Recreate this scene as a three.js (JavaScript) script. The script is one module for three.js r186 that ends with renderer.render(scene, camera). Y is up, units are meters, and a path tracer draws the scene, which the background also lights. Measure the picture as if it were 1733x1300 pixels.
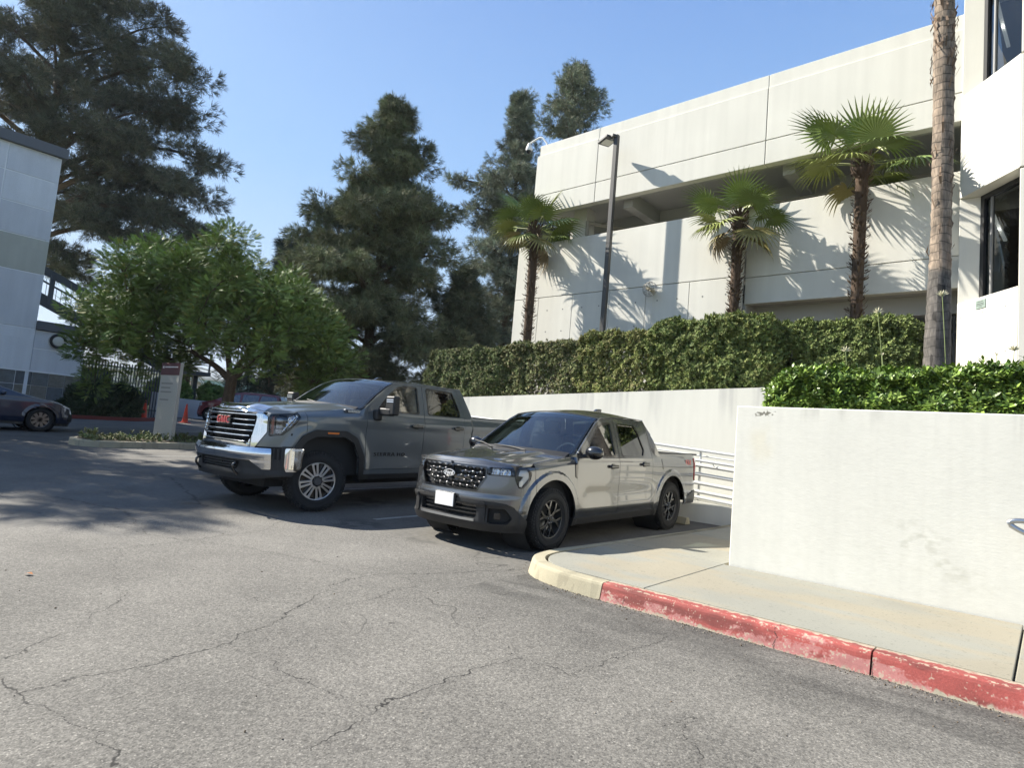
import * as THREE from 'three';
import { mergeGeometries } from 'three/addons/utils/BufferGeometryUtils.js';
import { RoundedBoxGeometry } from 'three/addons/geometries/RoundedBoxGeometry.js';
import { TextGeometry } from 'three/addons/geometries/TextGeometry.js';
import { FontLoader } from 'three/addons/loaders/FontLoader.js';

// ---------------------------------------------------------------- camera
// x runs along the parking structure's front (right in the picture is +x), -z into it, y up, metres
const scene = new THREE.Scene();
const camera = new THREE.PerspectiveCamera(63.53, 1024 / 769, 0.05, 12000);
{
  const yaw = 0.7218, pitch = 0.0883, roll = 0.08636;
  const right = new THREE.Vector3(1, 0, 0), up = new THREE.Vector3(0, Math.cos(pitch), Math.sin(pitch)), fwd = new THREE.Vector3(0, Math.sin(pitch), -Math.cos(pitch));
  const U = up.clone().multiplyScalar(Math.cos(roll)).addScaledVector(right, -Math.sin(roll));
  const q = new THREE.Quaternion().setFromAxisAngle(new THREE.Vector3(0, 1, 0), yaw);
  U.applyQuaternion(q); fwd.applyQuaternion(q);
  camera.position.set(0, 1.437, 0); camera.up.copy(U);
  camera.lookAt(camera.position.clone().add(fwd)); camera.updateMatrixWorld();
}
// ---------------------------------------------------------------- sky, sun, exposure
const EXPOSURE = 2.7;
const renderer = new THREE.WebGLRenderer({ antialias: true });
renderer.setSize(1024, 769);
renderer.toneMapping = THREE.LinearToneMapping;
renderer.toneMappingExposure = EXPOSURE;
renderer.shadowMap.enabled = true;
const SUN = new THREE.Vector3(-0.73, 0.629, 0.264).normalize();
{
  const w = 1024, h = 512, d = new Float32Array(w * h * 4);
  const stops = [[-90, .30, .28, .25], [-2, .52, .55, .58], [0, .66, .80, .94], [6, .58, .77, .96], [13, .40, .64, .94], [22, .25, .50, .90], [38, .14, .325, .74], [60, .07, .19, .48], [90, .05, .14, .39]];
  for (let j = 0; j < h; j++) {
    const el = (j + .5) / h * 180 - 90; let i = 0;
    while (i < stops.length - 2 && el > stops[i + 1][0]) i++;
    const a = stops[i], b = stops[i + 1], t = (el - a[0]) / (b[0] - a[0]);
    for (let k = 0; k < w; k++) {
      const az = ((k + .5) / w - .5) * 2 * Math.PI, c = Math.cos(el * Math.PI / 180);
      const dx = c * Math.cos(az), dy = Math.sin(el * Math.PI / 180), dz = c * Math.sin(az);
      const g = Math.max(0, dx * SUN.x + dy * SUN.y + dz * SUN.z);
      const glow = el > -2 ? .20 * g ** 3 + .25 * g ** 14 : 0, o = (j * w + k) * 4;
      for (let m = 0; m < 3; m++) d[o + m] = ((a[m + 1] + (b[m + 1] - a[m + 1]) * t) * (1 + .08 * g) + glow * [1, 1, .95][m]) / EXPOSURE;
      d[o + 3] = 1;
    }
  }
  const t = new THREE.DataTexture(d, w, h, THREE.RGBAFormat, THREE.FloatType);
  t.mapping = THREE.EquirectangularReflectionMapping; t.magFilter = t.minFilter = THREE.LinearFilter; t.needsUpdate = true;
  scene.background = t; scene.environment = t;
}
const sun = new THREE.DirectionalLight(new THREE.Color(1, .94, .83), 5);
sun.position.copy(SUN).multiplyScalar(80).add(new THREE.Vector3(-8, 0, -8)); sun.target.position.set(-8, 0, -8);
sun.castShadow = true; sun.shadow.mapSize.set(4096, 4096);
Object.assign(sun.shadow.camera, { left: -45, right: 45, top: 40, bottom: -30, near: 5, far: 200 });
scene.add(sun, sun.target);

// ---------------------------------------------------------------- helpers
function RNG(seed) { let a = seed >>> 0; return () => { a = (a + 0x6D2B79F5) | 0; let t = Math.imul(a ^ (a >>> 15), 1 | a); t = (t + Math.imul(t ^ (t >>> 7), 61 | t)) ^ t; return ((t ^ (t >>> 14)) >>> 0) / 4294967296; }; }
const V3 = (x, y, z) => new THREE.Vector3(x, y, z);
const clamp = (x, a = 0, b = 1) => Math.min(b, Math.max(a, x)), sstep = (a, b, x) => { const t = clamp((x - a) / (b - a)); return t * t * (3 - 2 * t); }, lerp = (a, b, t) => a + (b - a) * t;
function hash2(x, y, s = 0) { let h = Math.imul(x | 0, 374761393) + Math.imul(y | 0, 668265263) + Math.imul(s | 0, 974634777); h = Math.imul(h ^ (h >>> 13), 1274126177); return ((h ^ (h >>> 16)) >>> 0) / 4294967296; }
function vnoise(x, y, s = 0) { const xi = Math.floor(x), yi = Math.floor(y), u = x - xi, v = y - yi, a = u * u * (3 - 2 * u), b = v * v * (3 - 2 * v); return lerp(lerp(hash2(xi, yi, s), hash2(xi + 1, yi, s), a), lerp(hash2(xi, yi + 1, s), hash2(xi + 1, yi + 1, s), a), b); }
function fbm(x, y, o = 4, s = 0) { let r = 0, a = .5, n = 0; for (let i = 0; i < o; i++) { r += a * vnoise(x, y, s + i * 17); n += a; a *= .5; x = x * 2.03 + 7.1; y = y * 2.03 + 3.7; } return r / n; }
// a colour texture computed from fn(u, v) -> [r, g, b] in sRGB 0..255
function tex(w, h, fn, { srgb = true, repeat = false } = {}) {
  const d = new Uint8Array(w * h * 4);
  for (let j = 0; j < h; j++) for (let i = 0; i < w; i++) { const c = fn((i + .5) / w, (j + .5) / h), o = (j * w + i) * 4; if (typeof c === 'number') d[o] = d[o + 1] = d[o + 2] = clamp(c, 0, 255); else { d[o] = clamp(c[0], 0, 255); d[o + 1] = clamp(c[1], 0, 255); d[o + 2] = clamp(c[2], 0, 255); } d[o + 3] = 255; }
  const t = new THREE.DataTexture(d, w, h); t.magFilter = THREE.LinearFilter; t.minFilter = THREE.LinearMipmapLinearFilter; t.generateMipmaps = true;
  if (repeat) t.wrapS = t.wrapT = THREE.RepeatWrapping;
  if (srgb) t.colorSpace = THREE.SRGBColorSpace; t.needsUpdate = true; return t;
}
const rgb = (r, g, b) => new THREE.Color().setRGB(r, g, b);
const std = (c, roughness = .8, o = {}) => new THREE.MeshStandardMaterial({ color: Array.isArray(c) ? rgb(...c) : c, roughness, side: THREE.DoubleSide, ...o });
const phy = (c, roughness = .5, o = {}) => new THREE.MeshPhysicalMaterial({ color: Array.isArray(c) ? rgb(...c) : c, roughness, side: THREE.DoubleSide, ...o });
const used = new Map();
const numbered = (n) => { const k = used.get(n) ?? 0; used.set(n, k + 1); return k ? `${n}_${String(k).padStart(3, '0')}` : n; };
const shade = (o) => { o.traverse?.((m) => { if (m.isMesh) { m.castShadow = true; m.receiveShadow = true; } }); return o; };
function thing(name, label, category, group, pos = [0, 0, 0], turn = 0) { const g = new THREE.Group(); g.name = numbered(name); g.position.set(...pos); g.rotation.y = turn; g.userData = { label, category }; if (group) g.userData.group = group; scene.add(g); return g; }
function structure(mesh, label) { mesh.userData.kind = 'structure'; if (label) mesh.userData.label = label; scene.add(mesh); return mesh; }
function tag(o, label, category, group) { o.userData.label = label; o.userData.category = category; if (group) o.userData.group = group; return o; }
// uv in metres from the dominant axis of each face
function metricUV(g, s = 1) {
  const n = g.index ? g.toNonIndexed() : g, p = n.attributes.position, uv = new Float32Array(p.count * 2), a = V3(), b = V3(), c = V3(), e = V3(), f = V3();
  for (let i = 0; i < p.count; i += 3) {
    a.fromBufferAttribute(p, i); b.fromBufferAttribute(p, i + 1); c.fromBufferAttribute(p, i + 2);
    e.subVectors(b, a).cross(f.subVectors(c, a)); const ax = Math.abs(e.x), ay = Math.abs(e.y), az = Math.abs(e.z);
    [a, b, c].forEach((q, k) => { const [u, v] = ay >= ax && ay >= az ? [q.x, -q.z] : az >= ax ? [q.x, q.y] : [-q.z, q.y]; uv[(i + k) * 2] = u * s; uv[(i + k) * 2 + 1] = v * s; });
  }
  n.setAttribute('uv', new THREE.BufferAttribute(uv, 2)); return n;
}
const clean = (g) => { const n = g.index ? g.toNonIndexed() : g; for (const k of Object.keys(n.attributes)) if (!['position', 'normal', 'uv'].includes(k)) n.deleteAttribute(k); if (!n.attributes.normal) n.computeVertexNormals(); if (!n.attributes.uv) n.setAttribute('uv', new THREE.BufferAttribute(new Float32Array(n.attributes.position.count * 2), 2)); n.morphAttributes = {}; return n; };
class MB {
  constructor() { this.g = []; }
  add(g, m) { g = clean(g); if (m) g.applyMatrix4(m); this.g.push(g); return this; }
  // box by its bounds
  box(x0, x1, y0, y1, z0, z1, r = 0) { const w = x1 - x0, h = y1 - y0, d = z1 - z0; const g = r ? new RoundedBoxGeometry(w, h, d, 2, Math.min(r, w / 2.01, h / 2.01, d / 2.01)) : new THREE.BoxGeometry(w, h, d); g.translate((x0 + x1) / 2, (y0 + y1) / 2, (z0 + z1) / 2); return this.add(g); }
  // oriented bar between two points
  bar(a, b, w, h = w, r = 0) { a = V3(...a); b = V3(...b); const L = a.distanceTo(b), g = r ? new RoundedBoxGeometry(w, h, L, 2, r) : new THREE.BoxGeometry(w, h, L); const m = new THREE.Matrix4().lookAt(a, b, Math.abs(b.y - a.y) > .98 * L ? V3(1, 0, 0) : V3(0, 1, 0)); m.setPosition(a.clone().add(b).multiplyScalar(.5)); return this.add(g, m); }
  cyl(a, b, r0, r1 = r0, n = 10, open = false) { a = V3(...a); b = V3(...b); const L = a.distanceTo(b), g = new THREE.CylinderGeometry(r1, r0, L, n, 1, open); const q = new THREE.Quaternion().setFromUnitVectors(V3(0, 1, 0), b.clone().sub(a).normalize()); return this.add(g, new THREE.Matrix4().compose(a.clone().add(b).multiplyScalar(.5), q, V3(1, 1, 1))); }
  tube(pts, r, n = 8, seg = 0, closed = false) { const c = new THREE.CatmullRomCurve3(pts.map((p) => V3(...p)), closed, 'centripetal'); return this.add(new THREE.TubeGeometry(c, seg || pts.length * 6, r, n, closed)); }
  get geo() { return mergeGeometries(this.g); }
  build(name, mat, parent, { metric = false, label } = {}) { let g = this.geo; if (metric) g = metricUV(g); const m = new THREE.Mesh(g, mat); m.name = name; m.castShadow = m.receiveShadow = true; if (label) m.userData.label = label; if (parent) parent.add(m); return m; }
}
const box = (...a) => new MB().box(...a);
const mesh = (g, mat, name, parent) => { const m = new THREE.Mesh(g, mat); m.name = name; m.castShadow = m.receiveShadow = true; if (parent) parent.add(m); return m; };
// polygon in plan (x, z) raised from y0 to y1
function prism(pts, y0, y1, bevel = 0) { const s = new THREE.Shape(pts.map(([x, z]) => new THREE.Vector2(x, -z))); const g = new THREE.ExtrudeGeometry(s, { depth: y1 - y0 - 2 * bevel, bevelEnabled: bevel > 0, bevelSize: bevel, bevelThickness: bevel, bevelOffset: -bevel, bevelSegments: 2 }); g.rotateX(-Math.PI / 2); g.translate(0, y0 + bevel, 0); return clean(g); }
// signed distance to a polygon, positive inside
function poly(pts, r = 0) {
  if (r) { const n = pts.length, area = pts.reduce((s, p, i) => { const q = pts[(i + 1) % n]; return s + p[0] * q[1] - q[0] * p[1]; }, 0), sg = area > 0 ? 1 : -1; const L = pts.map((p, i) => { const q = pts[(i + 1) % n], dx = q[0] - p[0], dy = q[1] - p[1], l = Math.hypot(dx, dy); const nx = -dy / l * sg, ny = dx / l * sg; return [p[0] + nx * r, p[1] + ny * r, dx, dy]; }); pts = L.map((b, i) => { const a = L[(i + n - 1) % n], det = a[2] * b[3] - a[3] * b[2]; if (Math.abs(det) < 1e-7) return [b[0], b[1]]; const t = ((b[0] - a[0]) * b[3] - (b[1] - a[1]) * b[2]) / det; return [a[0] + a[2] * t, a[1] + a[3] * t]; }); }
  const n = pts.length;
  return (x, y) => { let d = 1e9, s = -1; for (let i = 0, j = n - 1; i < n; j = i++) { const [ax, ay] = pts[i], [bx, by] = pts[j], ex = bx - ax, ey = by - ay, wx = x - ax, wy = y - ay, t = clamp((wx * ex + wy * ey) / (ex * ex + ey * ey + 1e-12)), px = wx - ex * t, py = wy - ey * t; d = Math.min(d, px * px + py * py); if ((ay > y) !== (by > y) && x < (bx - ax) * (y - ay) / (by - ay) + ax) s = -s; } return s * Math.sqrt(d) + r; };
}
// part of a mapped surface: grid over (a, b), kept where inside >= 0, with an optional folded edge
function panel(map, a0, a1, b0, b1, cell, inside = null, { rim = 0, flip = false, uv = null } = {}) {
  const na = Math.max(1, Math.ceil((a1 - a0) / (Array.isArray(cell) ? cell[0] : cell))), nb = Math.max(1, Math.ceil((b1 - b0) / (Array.isArray(cell) ? cell[1] : cell)));
  const A = [], val = new Float32Array((na + 1) * (nb + 1)), pts = [], key = new Map(), tri = [];
  const ab = (i, j) => [a0 + (a1 - a0) * i / na, b0 + (b1 - b0) * j / nb];
  for (let j = 0; j <= nb; j++) for (let i = 0; i <= na; i++) val[j * (na + 1) + i] = inside ? inside(...ab(i, j)) : 1;
  const vert = (k, f) => { let v = key.get(k); if (v === undefined) { v = pts.length; pts.push(f()); key.set(k, v); } return v; };
  const gv = (i, j) => vert(j * (na + 1) + i, () => ab(i, j));
  const ev = (i, j, k, l) => { const p = j * (na + 1) + i, q = l * (na + 1) + k; return vert(p < q ? `${p}_${q}` : `${q}_${p}`, () => { const t = val[p] / (val[p] - val[q]), u = ab(i, j), v = ab(k, l); return [lerp(u[0], v[0], t), lerp(u[1], v[1], t)]; }); };
  const clipT = (T) => { const out = []; for (let m = 0; m < 3; m++) { const [i, j] = T[m], [k, l] = T[(m + 1) % 3], p = val[j * (na + 1) + i], q = val[l * (na + 1) + k]; if (p >= 0) out.push(gv(i, j)); if ((p >= 0) !== (q >= 0)) out.push(ev(i, j, k, l)); } for (let m = 1; m + 1 < out.length; m++) tri.push([out[0], out[m], out[m + 1]]); };
  for (let j = 0; j < nb; j++) for (let i = 0; i < na; i++) { clipT([[i, j], [i + 1, j], [i + 1, j + 1]]); clipT([[i, j], [i + 1, j + 1], [i, j + 1]]); }
  const P = pts.map(([a, b]) => map(a, b)), e = 1e-3;
  const N = pts.map(([a, b]) => { const u = map(a + e, b).sub(map(a - e, b)), v = map(a, b + e).sub(map(a, b - e)), n = u.cross(v); return n.lengthSq() > 0 ? n.normalize().multiplyScalar(flip ? -1 : 1) : V3(0, 1, 0); });
  const pos = [], nor = [], uvs = [], put = (p, n, t) => { pos.push(p.x, p.y, p.z); nor.push(n.x, n.y, n.z); uvs.push(t[0], t[1]); };
  for (const t of tri) for (const v of flip ? [t[0], t[2], t[1]] : t) put(P[v], N[v], uv ? uv(P[v], ...pts[v]) : pts[v]);
  if (rim) {
    const ec = new Map(); for (const t of tri) for (let m = 0; m < 3; m++) { const p = t[m], q = t[(m + 1) % 3], k = p < q ? p * 1e6 + q : q * 1e6 + p; if (ec.has(k)) ec.set(k, null); else ec.set(k, [p, q]); }
    for (const E of ec.values()) if (E) { const [p, q] = E, a = P[p], b = P[q], c = a.clone().addScaledVector(N[p], -rim), d = b.clone().addScaledVector(N[q], -rim), n = b.clone().sub(a).cross(N[p]).normalize().multiplyScalar(flip ? -1 : 1); for (const w of flip ? [a, b, d, a, d, c] : [a, d, b, a, c, d]) put(w, n, [0, 0]); }
  }
  const g = new THREE.BufferGeometry(); g.setAttribute('position', new THREE.Float32BufferAttribute(pos, 3)); g.setAttribute('normal', new THREE.Float32BufferAttribute(nor, 3)); g.setAttribute('uv', new THREE.Float32BufferAttribute(uvs, 2)); return g;
}
function mirrorX(g) { const n = g.clone(), p = n.attributes.position, m = n.attributes.normal; for (let i = 0; i < p.count; i++) { p.setX(i, -p.getX(i)); m.setX(i, -m.getX(i)); } for (let i = 0; i + 2 < p.count; i += 3) for (const A of Object.values(n.attributes)) { const s = A.itemSize; for (let k = 0; k < s; k++) { const x = A.array[(i + 1) * s + k]; A.array[(i + 1) * s + k] = A.array[(i + 2) * s + k]; A.array[(i + 2) * s + k] = x; } } return n; }
const font = await new FontLoader().loadAsync('fonts/droid/droid_sans_bold.typeface.json');
function text(str, size, depth) { const g = new TextGeometry(str, { font, size, depth, curveSegments: 4 }); g.computeBoundingBox(); const b = g.boundingBox; g.translate(-(b.min.x + b.max.x) / 2, -(b.min.y + b.max.y) / 2, 0); return clean(g); }
// the lot rises gently towards the wall and, further off, to the left
const g2 = (x) => { x = Math.max(x, -37); const s = -9 - x; return .025 * (Math.sqrt(s * s + 9) + s) / 2; };
const GY = (x, z) => -.0254 * Math.max(z, -14) + g2(x);
// ---------------------------------------------------------------- ground
const CRACKS = [[[-3.7,-.86],[-3.73,-1.16],[-3.69,-1.44],[-3.73,-1.6],[-3.78,-1.9],[-3.88,-1.99],[-3.92,-2.23],[-4.21,-2.66],[-4.54,-3.1],[-4.68,-3.54]],[[-4.2,-.89],[-4.36,-1.06],[-4.55,-1.38],[-4.75,-1.42],[-5.02,-1.7]],[[-3.95,-.83],[-3.7,-.86],[-3.46,-.92],[-3.25,-.95],[-3.05,-1.01],[-2.88,-1.02],[-2.77,-.97]],[[-2.35,-1.6],[-2.43,-1.75],[-2.46,-1.98],[-2.54,-2.14],[-2.52,-2.43],[-2.57,-2.81],[-2.49,-3.14]],[[-2.5,-2.01],[-2.74,-1.98],[-2.97,-1.98],[-3.21,-1.94],[-3.6,-1.92]],[[-4.68,-3.54],[-4.59,-3.78],[-4.41,-4.07],[-4.06,-4.96]],[[-4.68,-3.54],[-5.28,-3.48],[-6.25,-3.19]],[[-4.78,-2.41],[-4.44,-2.46],[-4.21,-2.66]],[[-4.03,-2.85],[-4.01,-3.15],[-4.17,-3.48]],[[-6.79,-1.81],[-6.72,-2.21],[-6.84,-2.94],[-7.02,-3.78]],[[-1.45,-3.03],[-1.41,-3.23],[-1.31,-2.98],[-1.19,-2.85]],[[-2.5,-3.13],[-2.1,-3.2],[-2.12,-3.54],[-2.06,-4.31]],[[-6.25,-3.19],[-7.3,-2.6],[-8.9,-2.9],[-11,-2.2]],[[-5.02,-1.7],[-5.9,-1.9],[-6.72,-2.21]],[[-7.02,-3.78],[-7.6,-4.4],[-9,-3.9],[-12,-4.6],[-15,-3.6]]];
const crackSeg = CRACKS.flatMap((l, q) => l.slice(1).map((b, i) => [...l[i], ...b, [1, .7, 1.15, 1, .6, .8, .5, .5, .55, .45, .6, .5, .5, .35, .6][q]]));
const WEAR = CRACKS.flat();
function asphalt(x, z, px) {
  const big = fbm(x * .35, z * .35, 4, 3), mid = fbm(x * 1.7, z * 1.7, 3, 9), st = fbm(x * .9 + z * .3, z * 2.3, 3, 21);
  let v = 91 + (big - .5) * 24 + (mid - .5) * 20 + (st - .5) * 12;
  let grain = 0;
  if (px < .012) { const a = hash2(Math.floor(x / .0048), Math.floor(z / .0048), 5), b = vnoise(x / .011, z / .011, 6); grain = (a - .5) * 26 + (b - .5) * 34 + (a > .965 ? 30 : 0) - (a < .06 ? 20 : 0); }
  else { const a = hash2(Math.floor(x / .026), Math.floor(z / .026), 5); grain = (a - .5) * 15; }
  v += grain;
  // hairline cracks
  const jx = x + (fbm(x * 9, z * 9, 3, 31) - .5) * .11 + (vnoise(x * 60, z * 60, 41) - .5) * .018, jz = z + (fbm(x * 9, z * 9, 3, 32) - .5) * .11 + (vnoise(x * 60, z * 60, 42) - .5) * .018;
  let c = 0;
  for (const [ax, az, bx, bz, w] of crackSeg) { const ex = bx - ax, ez = bz - az, t = clamp(((jx - ax) * ex + (jz - az) * ez) / (ex * ex + ez * ez)), d = Math.hypot(jx - ax - ex * t, jz - az - ez * t); if (d < .06) { const ww = Math.max(.0036 * w * (.35 + 1.4 * vnoise(x * 5, z * 5, 51)), px * .34); c = Math.max(c, (1 - sstep(ww * .5, ww * 1.5, d)) * Math.min(1, .0085 * w / ww) * sstep(.12, .4, vnoise(x * 3.1, z * 3.1, 52))); c = Math.max(c, (1 - d / .06) * .10 * mid); } }
  const web = Math.abs(fbm(x * 1.6 + 4, z * 1.6, 3, 61) - .5), wm = sstep(.52, .72, fbm(x * .45, z * .45, 2, 71));
  c = Math.max(c, (1 - sstep(.002, .007, web)) * .45 * wm);
  v *= 1 - .78 * c;
  // oil drips in the stalls, tyre-darkened strip along the red kerb
  const oil = Math.max(...[[-6.9, -5.05, .5], [-5.7, -5.3, .45], [-8.6, -6.4, .8], [-5.6, -7.6, .9], [-9.3, -4.0, .4]].map(([ox, oz, r]) => (1 - clamp(Math.hypot(x - ox, z - oz) / r)) * sstep(.42, .6, fbm(x * 5, z * 5, 3, 81))));
  v *= 1 - .42 * oil;
  const scuff = sstep(-3.6, -4.5, z + (fbm(x * 2, z * 4, 3, 95) - .5) * .7) * (x > -3.9 && x < 3 ? 1 : 0) * sstep(.33, .62, fbm(x * 1.3 + z, z * 5, 4, 97));
  v *= 1 - .22 * scuff;
  return [v * 1.025, v, v * .95];
}
const NEARX = [-8.2, 0.6], NEARZ = [-5.0, 0.2], FARX = [-42, 16], FARZ = [-32, 18];
const groundMap = (x, b) => V3(x, GY(x, -b), -b);           // b = -z
const asphaltBump = tex(512, 512, (u, v) => { const i = Math.floor(u * 512), j = Math.floor(v * 512); const a = hash2(i % 512, j % 512, 7), b = hash2((i >> 1) % 256, (j >> 1) % 256, 8); return 90 + a * 60 + b * 90; }, { srgb: false, repeat: true });
const withUV2 = (g, X, Z) => { const p = g.attributes.position, uv = g.attributes.uv; for (let i = 0; i < p.count; i++) uv.setXY(i, (p.getX(i) - X[0]) / (X[1] - X[0]), (p.getZ(i) - Z[0]) / (Z[1] - Z[0])); return g; };
{
  const bump = (sx, sz) => { const t = asphaltBump.clone(); t.repeat.set(sx, sz); t.needsUpdate = true; return t; };
  const mk = (w, h, X, Z) => { const px = (X[1] - X[0]) / w; return tex(w, h, (u, v) => asphalt(lerp(X[0], X[1], u), lerp(Z[0], Z[1], v), px)); };
  const near = std('#ffffff', .88, { map: mk(2048, 1210, NEARX, NEARZ), bumpMap: bump(4.6, 2.7), bumpScale: .0035 });
  const far = std('#ffffff', .9, { map: mk(2048, 1766, FARX, FARZ), bumpMap: bump(20, 17), bumpScale: .004 });
  structure(mesh(withUV2(panel(groundMap, NEARX[0], NEARX[1], -NEARZ[1], -NEARZ[0], .4), NEARX, NEARZ), near, 'asphalt_road'), 'worn grey asphalt with hairline cracks in the foreground');
  const hole = (x, b) => Math.max(NEARX[0] - x, x - NEARX[1], -NEARZ[1] - b, b + NEARZ[0]);
  structure(mesh(withUV2(panel(groundMap, FARX[0], FARX[1], -FARZ[1], -FARZ[0], [.2, .2], hole), FARX, FARZ), far, 'parking_lot'), 'grey asphalt parking lot under and behind the parked trucks');
}
// wide land round the lot, lower than it, out to the horizon
const landMat = std('#ffffff', .95, { map: tex(512, 512, (u, v) => { const a = fbm(u * 40, v * 40, 4, 5), b = fbm(u * 9, v * 9, 3, 15); return [96 + a * 50 - b * 14, 98 + a * 44, 78 + a * 30 - b * 10]; }, { repeat: true }) });
{
  const g = panel((a, b) => { const r = 12 * Math.pow(9000 / 12, a), t = b; const x = -12 + r * Math.cos(t), z = -4 + r * Math.sin(t); return V3(x, -1.1 - 9 * sstep(40, 160, r) + (r > 900 ? 20 * sstep(900, 9000, r) * fbm(x * .001, z * .001, 3, 4) : 0), z); }, 0, 1, 0, Math.PI * 2, [.02, .06]);
  structure(mesh(metricUV(g, .02), landMat, 'ground'), 'low land spreading out beyond the lot');
}
// far ridges
{
  const m = std([.11, .12, .075], .95);
  const ridge = (R, h, seed, a0, a1) => { const g = panel((a, b) => { const t = a, prof = h * (.35 + .9 * fbm(t * 7, seed, 5, seed)), r = R + (1 - b) * -h * 2.6; const k = Math.pow(b, .8) * (.8 + .2 * fbm(t * 40, b * 6, 4, seed + 3)); return V3(r * Math.cos(t), -12 + prof * k, r * Math.sin(t)); }, a0, a1, 0, 1, [.01, .1]); g.computeVertexNormals(); return g; };
  const at = Math.atan2(-.35, -.94);
  structure(mesh(ridge(3600, 330, 11, at - 1.1, at + .75), m, 'hills'), 'hazy mountain ridge beyond the town');
  structure(mesh(ridge(2300, 130, 23, at - 1.1, at + .75), m, 'hills_001'), 'lower foothills in front of the mountain ridge');
}
scene.fog = new THREE.FogExp2(new THREE.Color(.78, .87, 1), .00026);

// painted stall lines
const paintWhite = std('#ffffff', .85, { map: tex(128, 512, (u, v) => { const n = fbm(u * 9, v * 60, 4, 2); const w = n > .56 ? .55 : 1; return [110 + 66 * w, 110 + 66 * w, 107 + 64 * w].map((c) => c * (.8 + .2 * fbm(u * 30, v * 200, 2, 3))); }) });
const lines = [[-7.12, -5.45, -10.2], [-10.02, -5.6, -10.2], [-12.9, -5.4, -10.2], [-15.8, -5.5, -10.2]];
for (const [x, z0, z1] of lines) {
  const n = 12, g = panel((a, b) => V3(x + a, GY(x, -b) + .004, -b), -.05, .05, -z0, -z1, [.1, .4], null, { uv: (p, a, b) => [(a + .05) / .1, (b + z0) / 4.8] });
  structure(mesh(g, paintWhite, numbered('stall_line')));
}
for (const [ax, az, bx, bz] of [[-27.5, -10.2, -29.2, -17.8], [-24.9, -9.6, -26.8, -17.6]]) {
  const L = Math.hypot(bx - ax, bz - az); const g = panel((a, b) => { const t = b / L, x = lerp(ax, bx, t) + a, z = lerp(az, bz, t); return V3(x, GY(x, z) + .005, z); }, -.06, .06, 0, L, [.12, .4], null, { uv: (p, a, b) => [(a + .06) / .12, b / L] });
  structure(mesh(g, paintWhite, numbered('stall_line')));
}

// ---------------------------------------------------------------- concrete
const concreteBump = tex(512, 512, (u, v) => 110 + 60 * hash2(u * 512, v * 512, 3) + 60 * vnoise(u * 128, v * 128, 4), { srgb: false, repeat: true });
const wallTex = (seed, base, w = 1024, h = 512, marks = null, span = [8, 4]) => tex(w, h, (u, v) => {
  const x = u * span[0], y = v * span[1]; const a = fbm(x * 1.1, y * 1.1, 4, seed), st = fbm(x * 7, y * .35, 3, seed + 5), f = hash2(u * w, v * h, seed + 9);
  let k = 1 + (a - .5) * .05 + (st - .5) * .05 + (f - .5) * .025; let c = base.map((q) => q * k);
  if (marks) c = marks(x, y, c, f); return c;
}, { repeat: true });
const CREAM = [205, 204, 195];
const buildingTex = wallTex(40, [207, 205, 196]); buildingTex.repeat.set(1 / 8, 1 / 4);
const whiteWall = std('#ffffff', .82, { map: buildingTex, bumpMap: concreteBump, bumpScale: .0012 });
const retainTex = wallTex(90, CREAM, 1024, 512, (x, y, c) => { const dr = vnoise(x * 2.6, 1, 7); const s = sstep(.62, .8, dr) * sstep(2.2, 2.9, y + fbm(x * 8, y * 2, 2, 3) * .6) * .12 * vnoise(x * 22, y * .6, 8); return c.map((q, i) => q * (1 - s * [1, 1, .9][i])); });
retainTex.repeat.set(1 / 8, 1 / 4);
const retainMat = std('#ffffff', .85, { map: retainTex, bumpMap: concreteBump, bumpScale: .0012 });
// front wall: scuffs, a chipped patch by the corner, drips
const frontTex = tex(2048, 820, (u, v) => {
  const x = -2.6 + u * 5, y = v * 2; const a = fbm(x * 1.5, y * 1.5, 4, 61), st = fbm(x * 16, y * .5, 3, 65), f = hash2(u * 2048, v * 820, 69);
  const tr = fbm(x * 22 + y * 6, y * 22, 3, 66); let k = 1 + (a - .5) * .04 + (st - .5) * .035 + (f - .5) * .025 + (tr - .5) * .03;
  const band = Math.exp(-(((y - .58 - .1 * vnoise(x * 2, 3, 4)) / .2) ** 2)), sc = band * sstep(.5, .8, fbm(x * 2.2 + 5, y * 3, 5, 71)) * sstep(.35, .75, fbm(x * 16, y * 26, 3, 72));
  k *= 1 - .12 * sc;
  k *= 1 - .10 * sstep(.6, .8, vnoise(x * 9, 1, 81)) * sstep(1.3 + .5 * vnoise(x * 5, 2, 83), 1.83, y) * vnoise(x * 40, y * 2, 82);
  k *= 1 - .13 * sstep(.16, .0, y + (fbm(x * 9, y * 9, 3, 84) - .5) * .22) * vnoise(x * 30, y * 30, 85);
  let c = [CREAM[0] * k, CREAM[1] * k, CREAM[2] * k * (1 - .02 * sc)];
  const chip = sstep(.05, .02, Math.hypot((x + 2.28) * .6 - (y - 1.76) * .7, (y - 1.76) * 1.9) + (vnoise(x * 60, y * 60, 75) - .5) * .08); c = c.map((q, i) => lerp(q, [92, 90, 80][i], chip * .8));
  const rust = sstep(.2, .05, Math.hypot(x + 2.3, (y - 1.45) * .7)) * vnoise(x * 18, y * 6, 78) * .05; c = [c[0], c[1] * (1 - rust * .3), c[2] * (1 - rust)];
  return c;
});
const frontMat = std('#ffffff', .84, { map: frontTex, bumpMap: concreteBump, bumpScale: .0014 });
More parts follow.
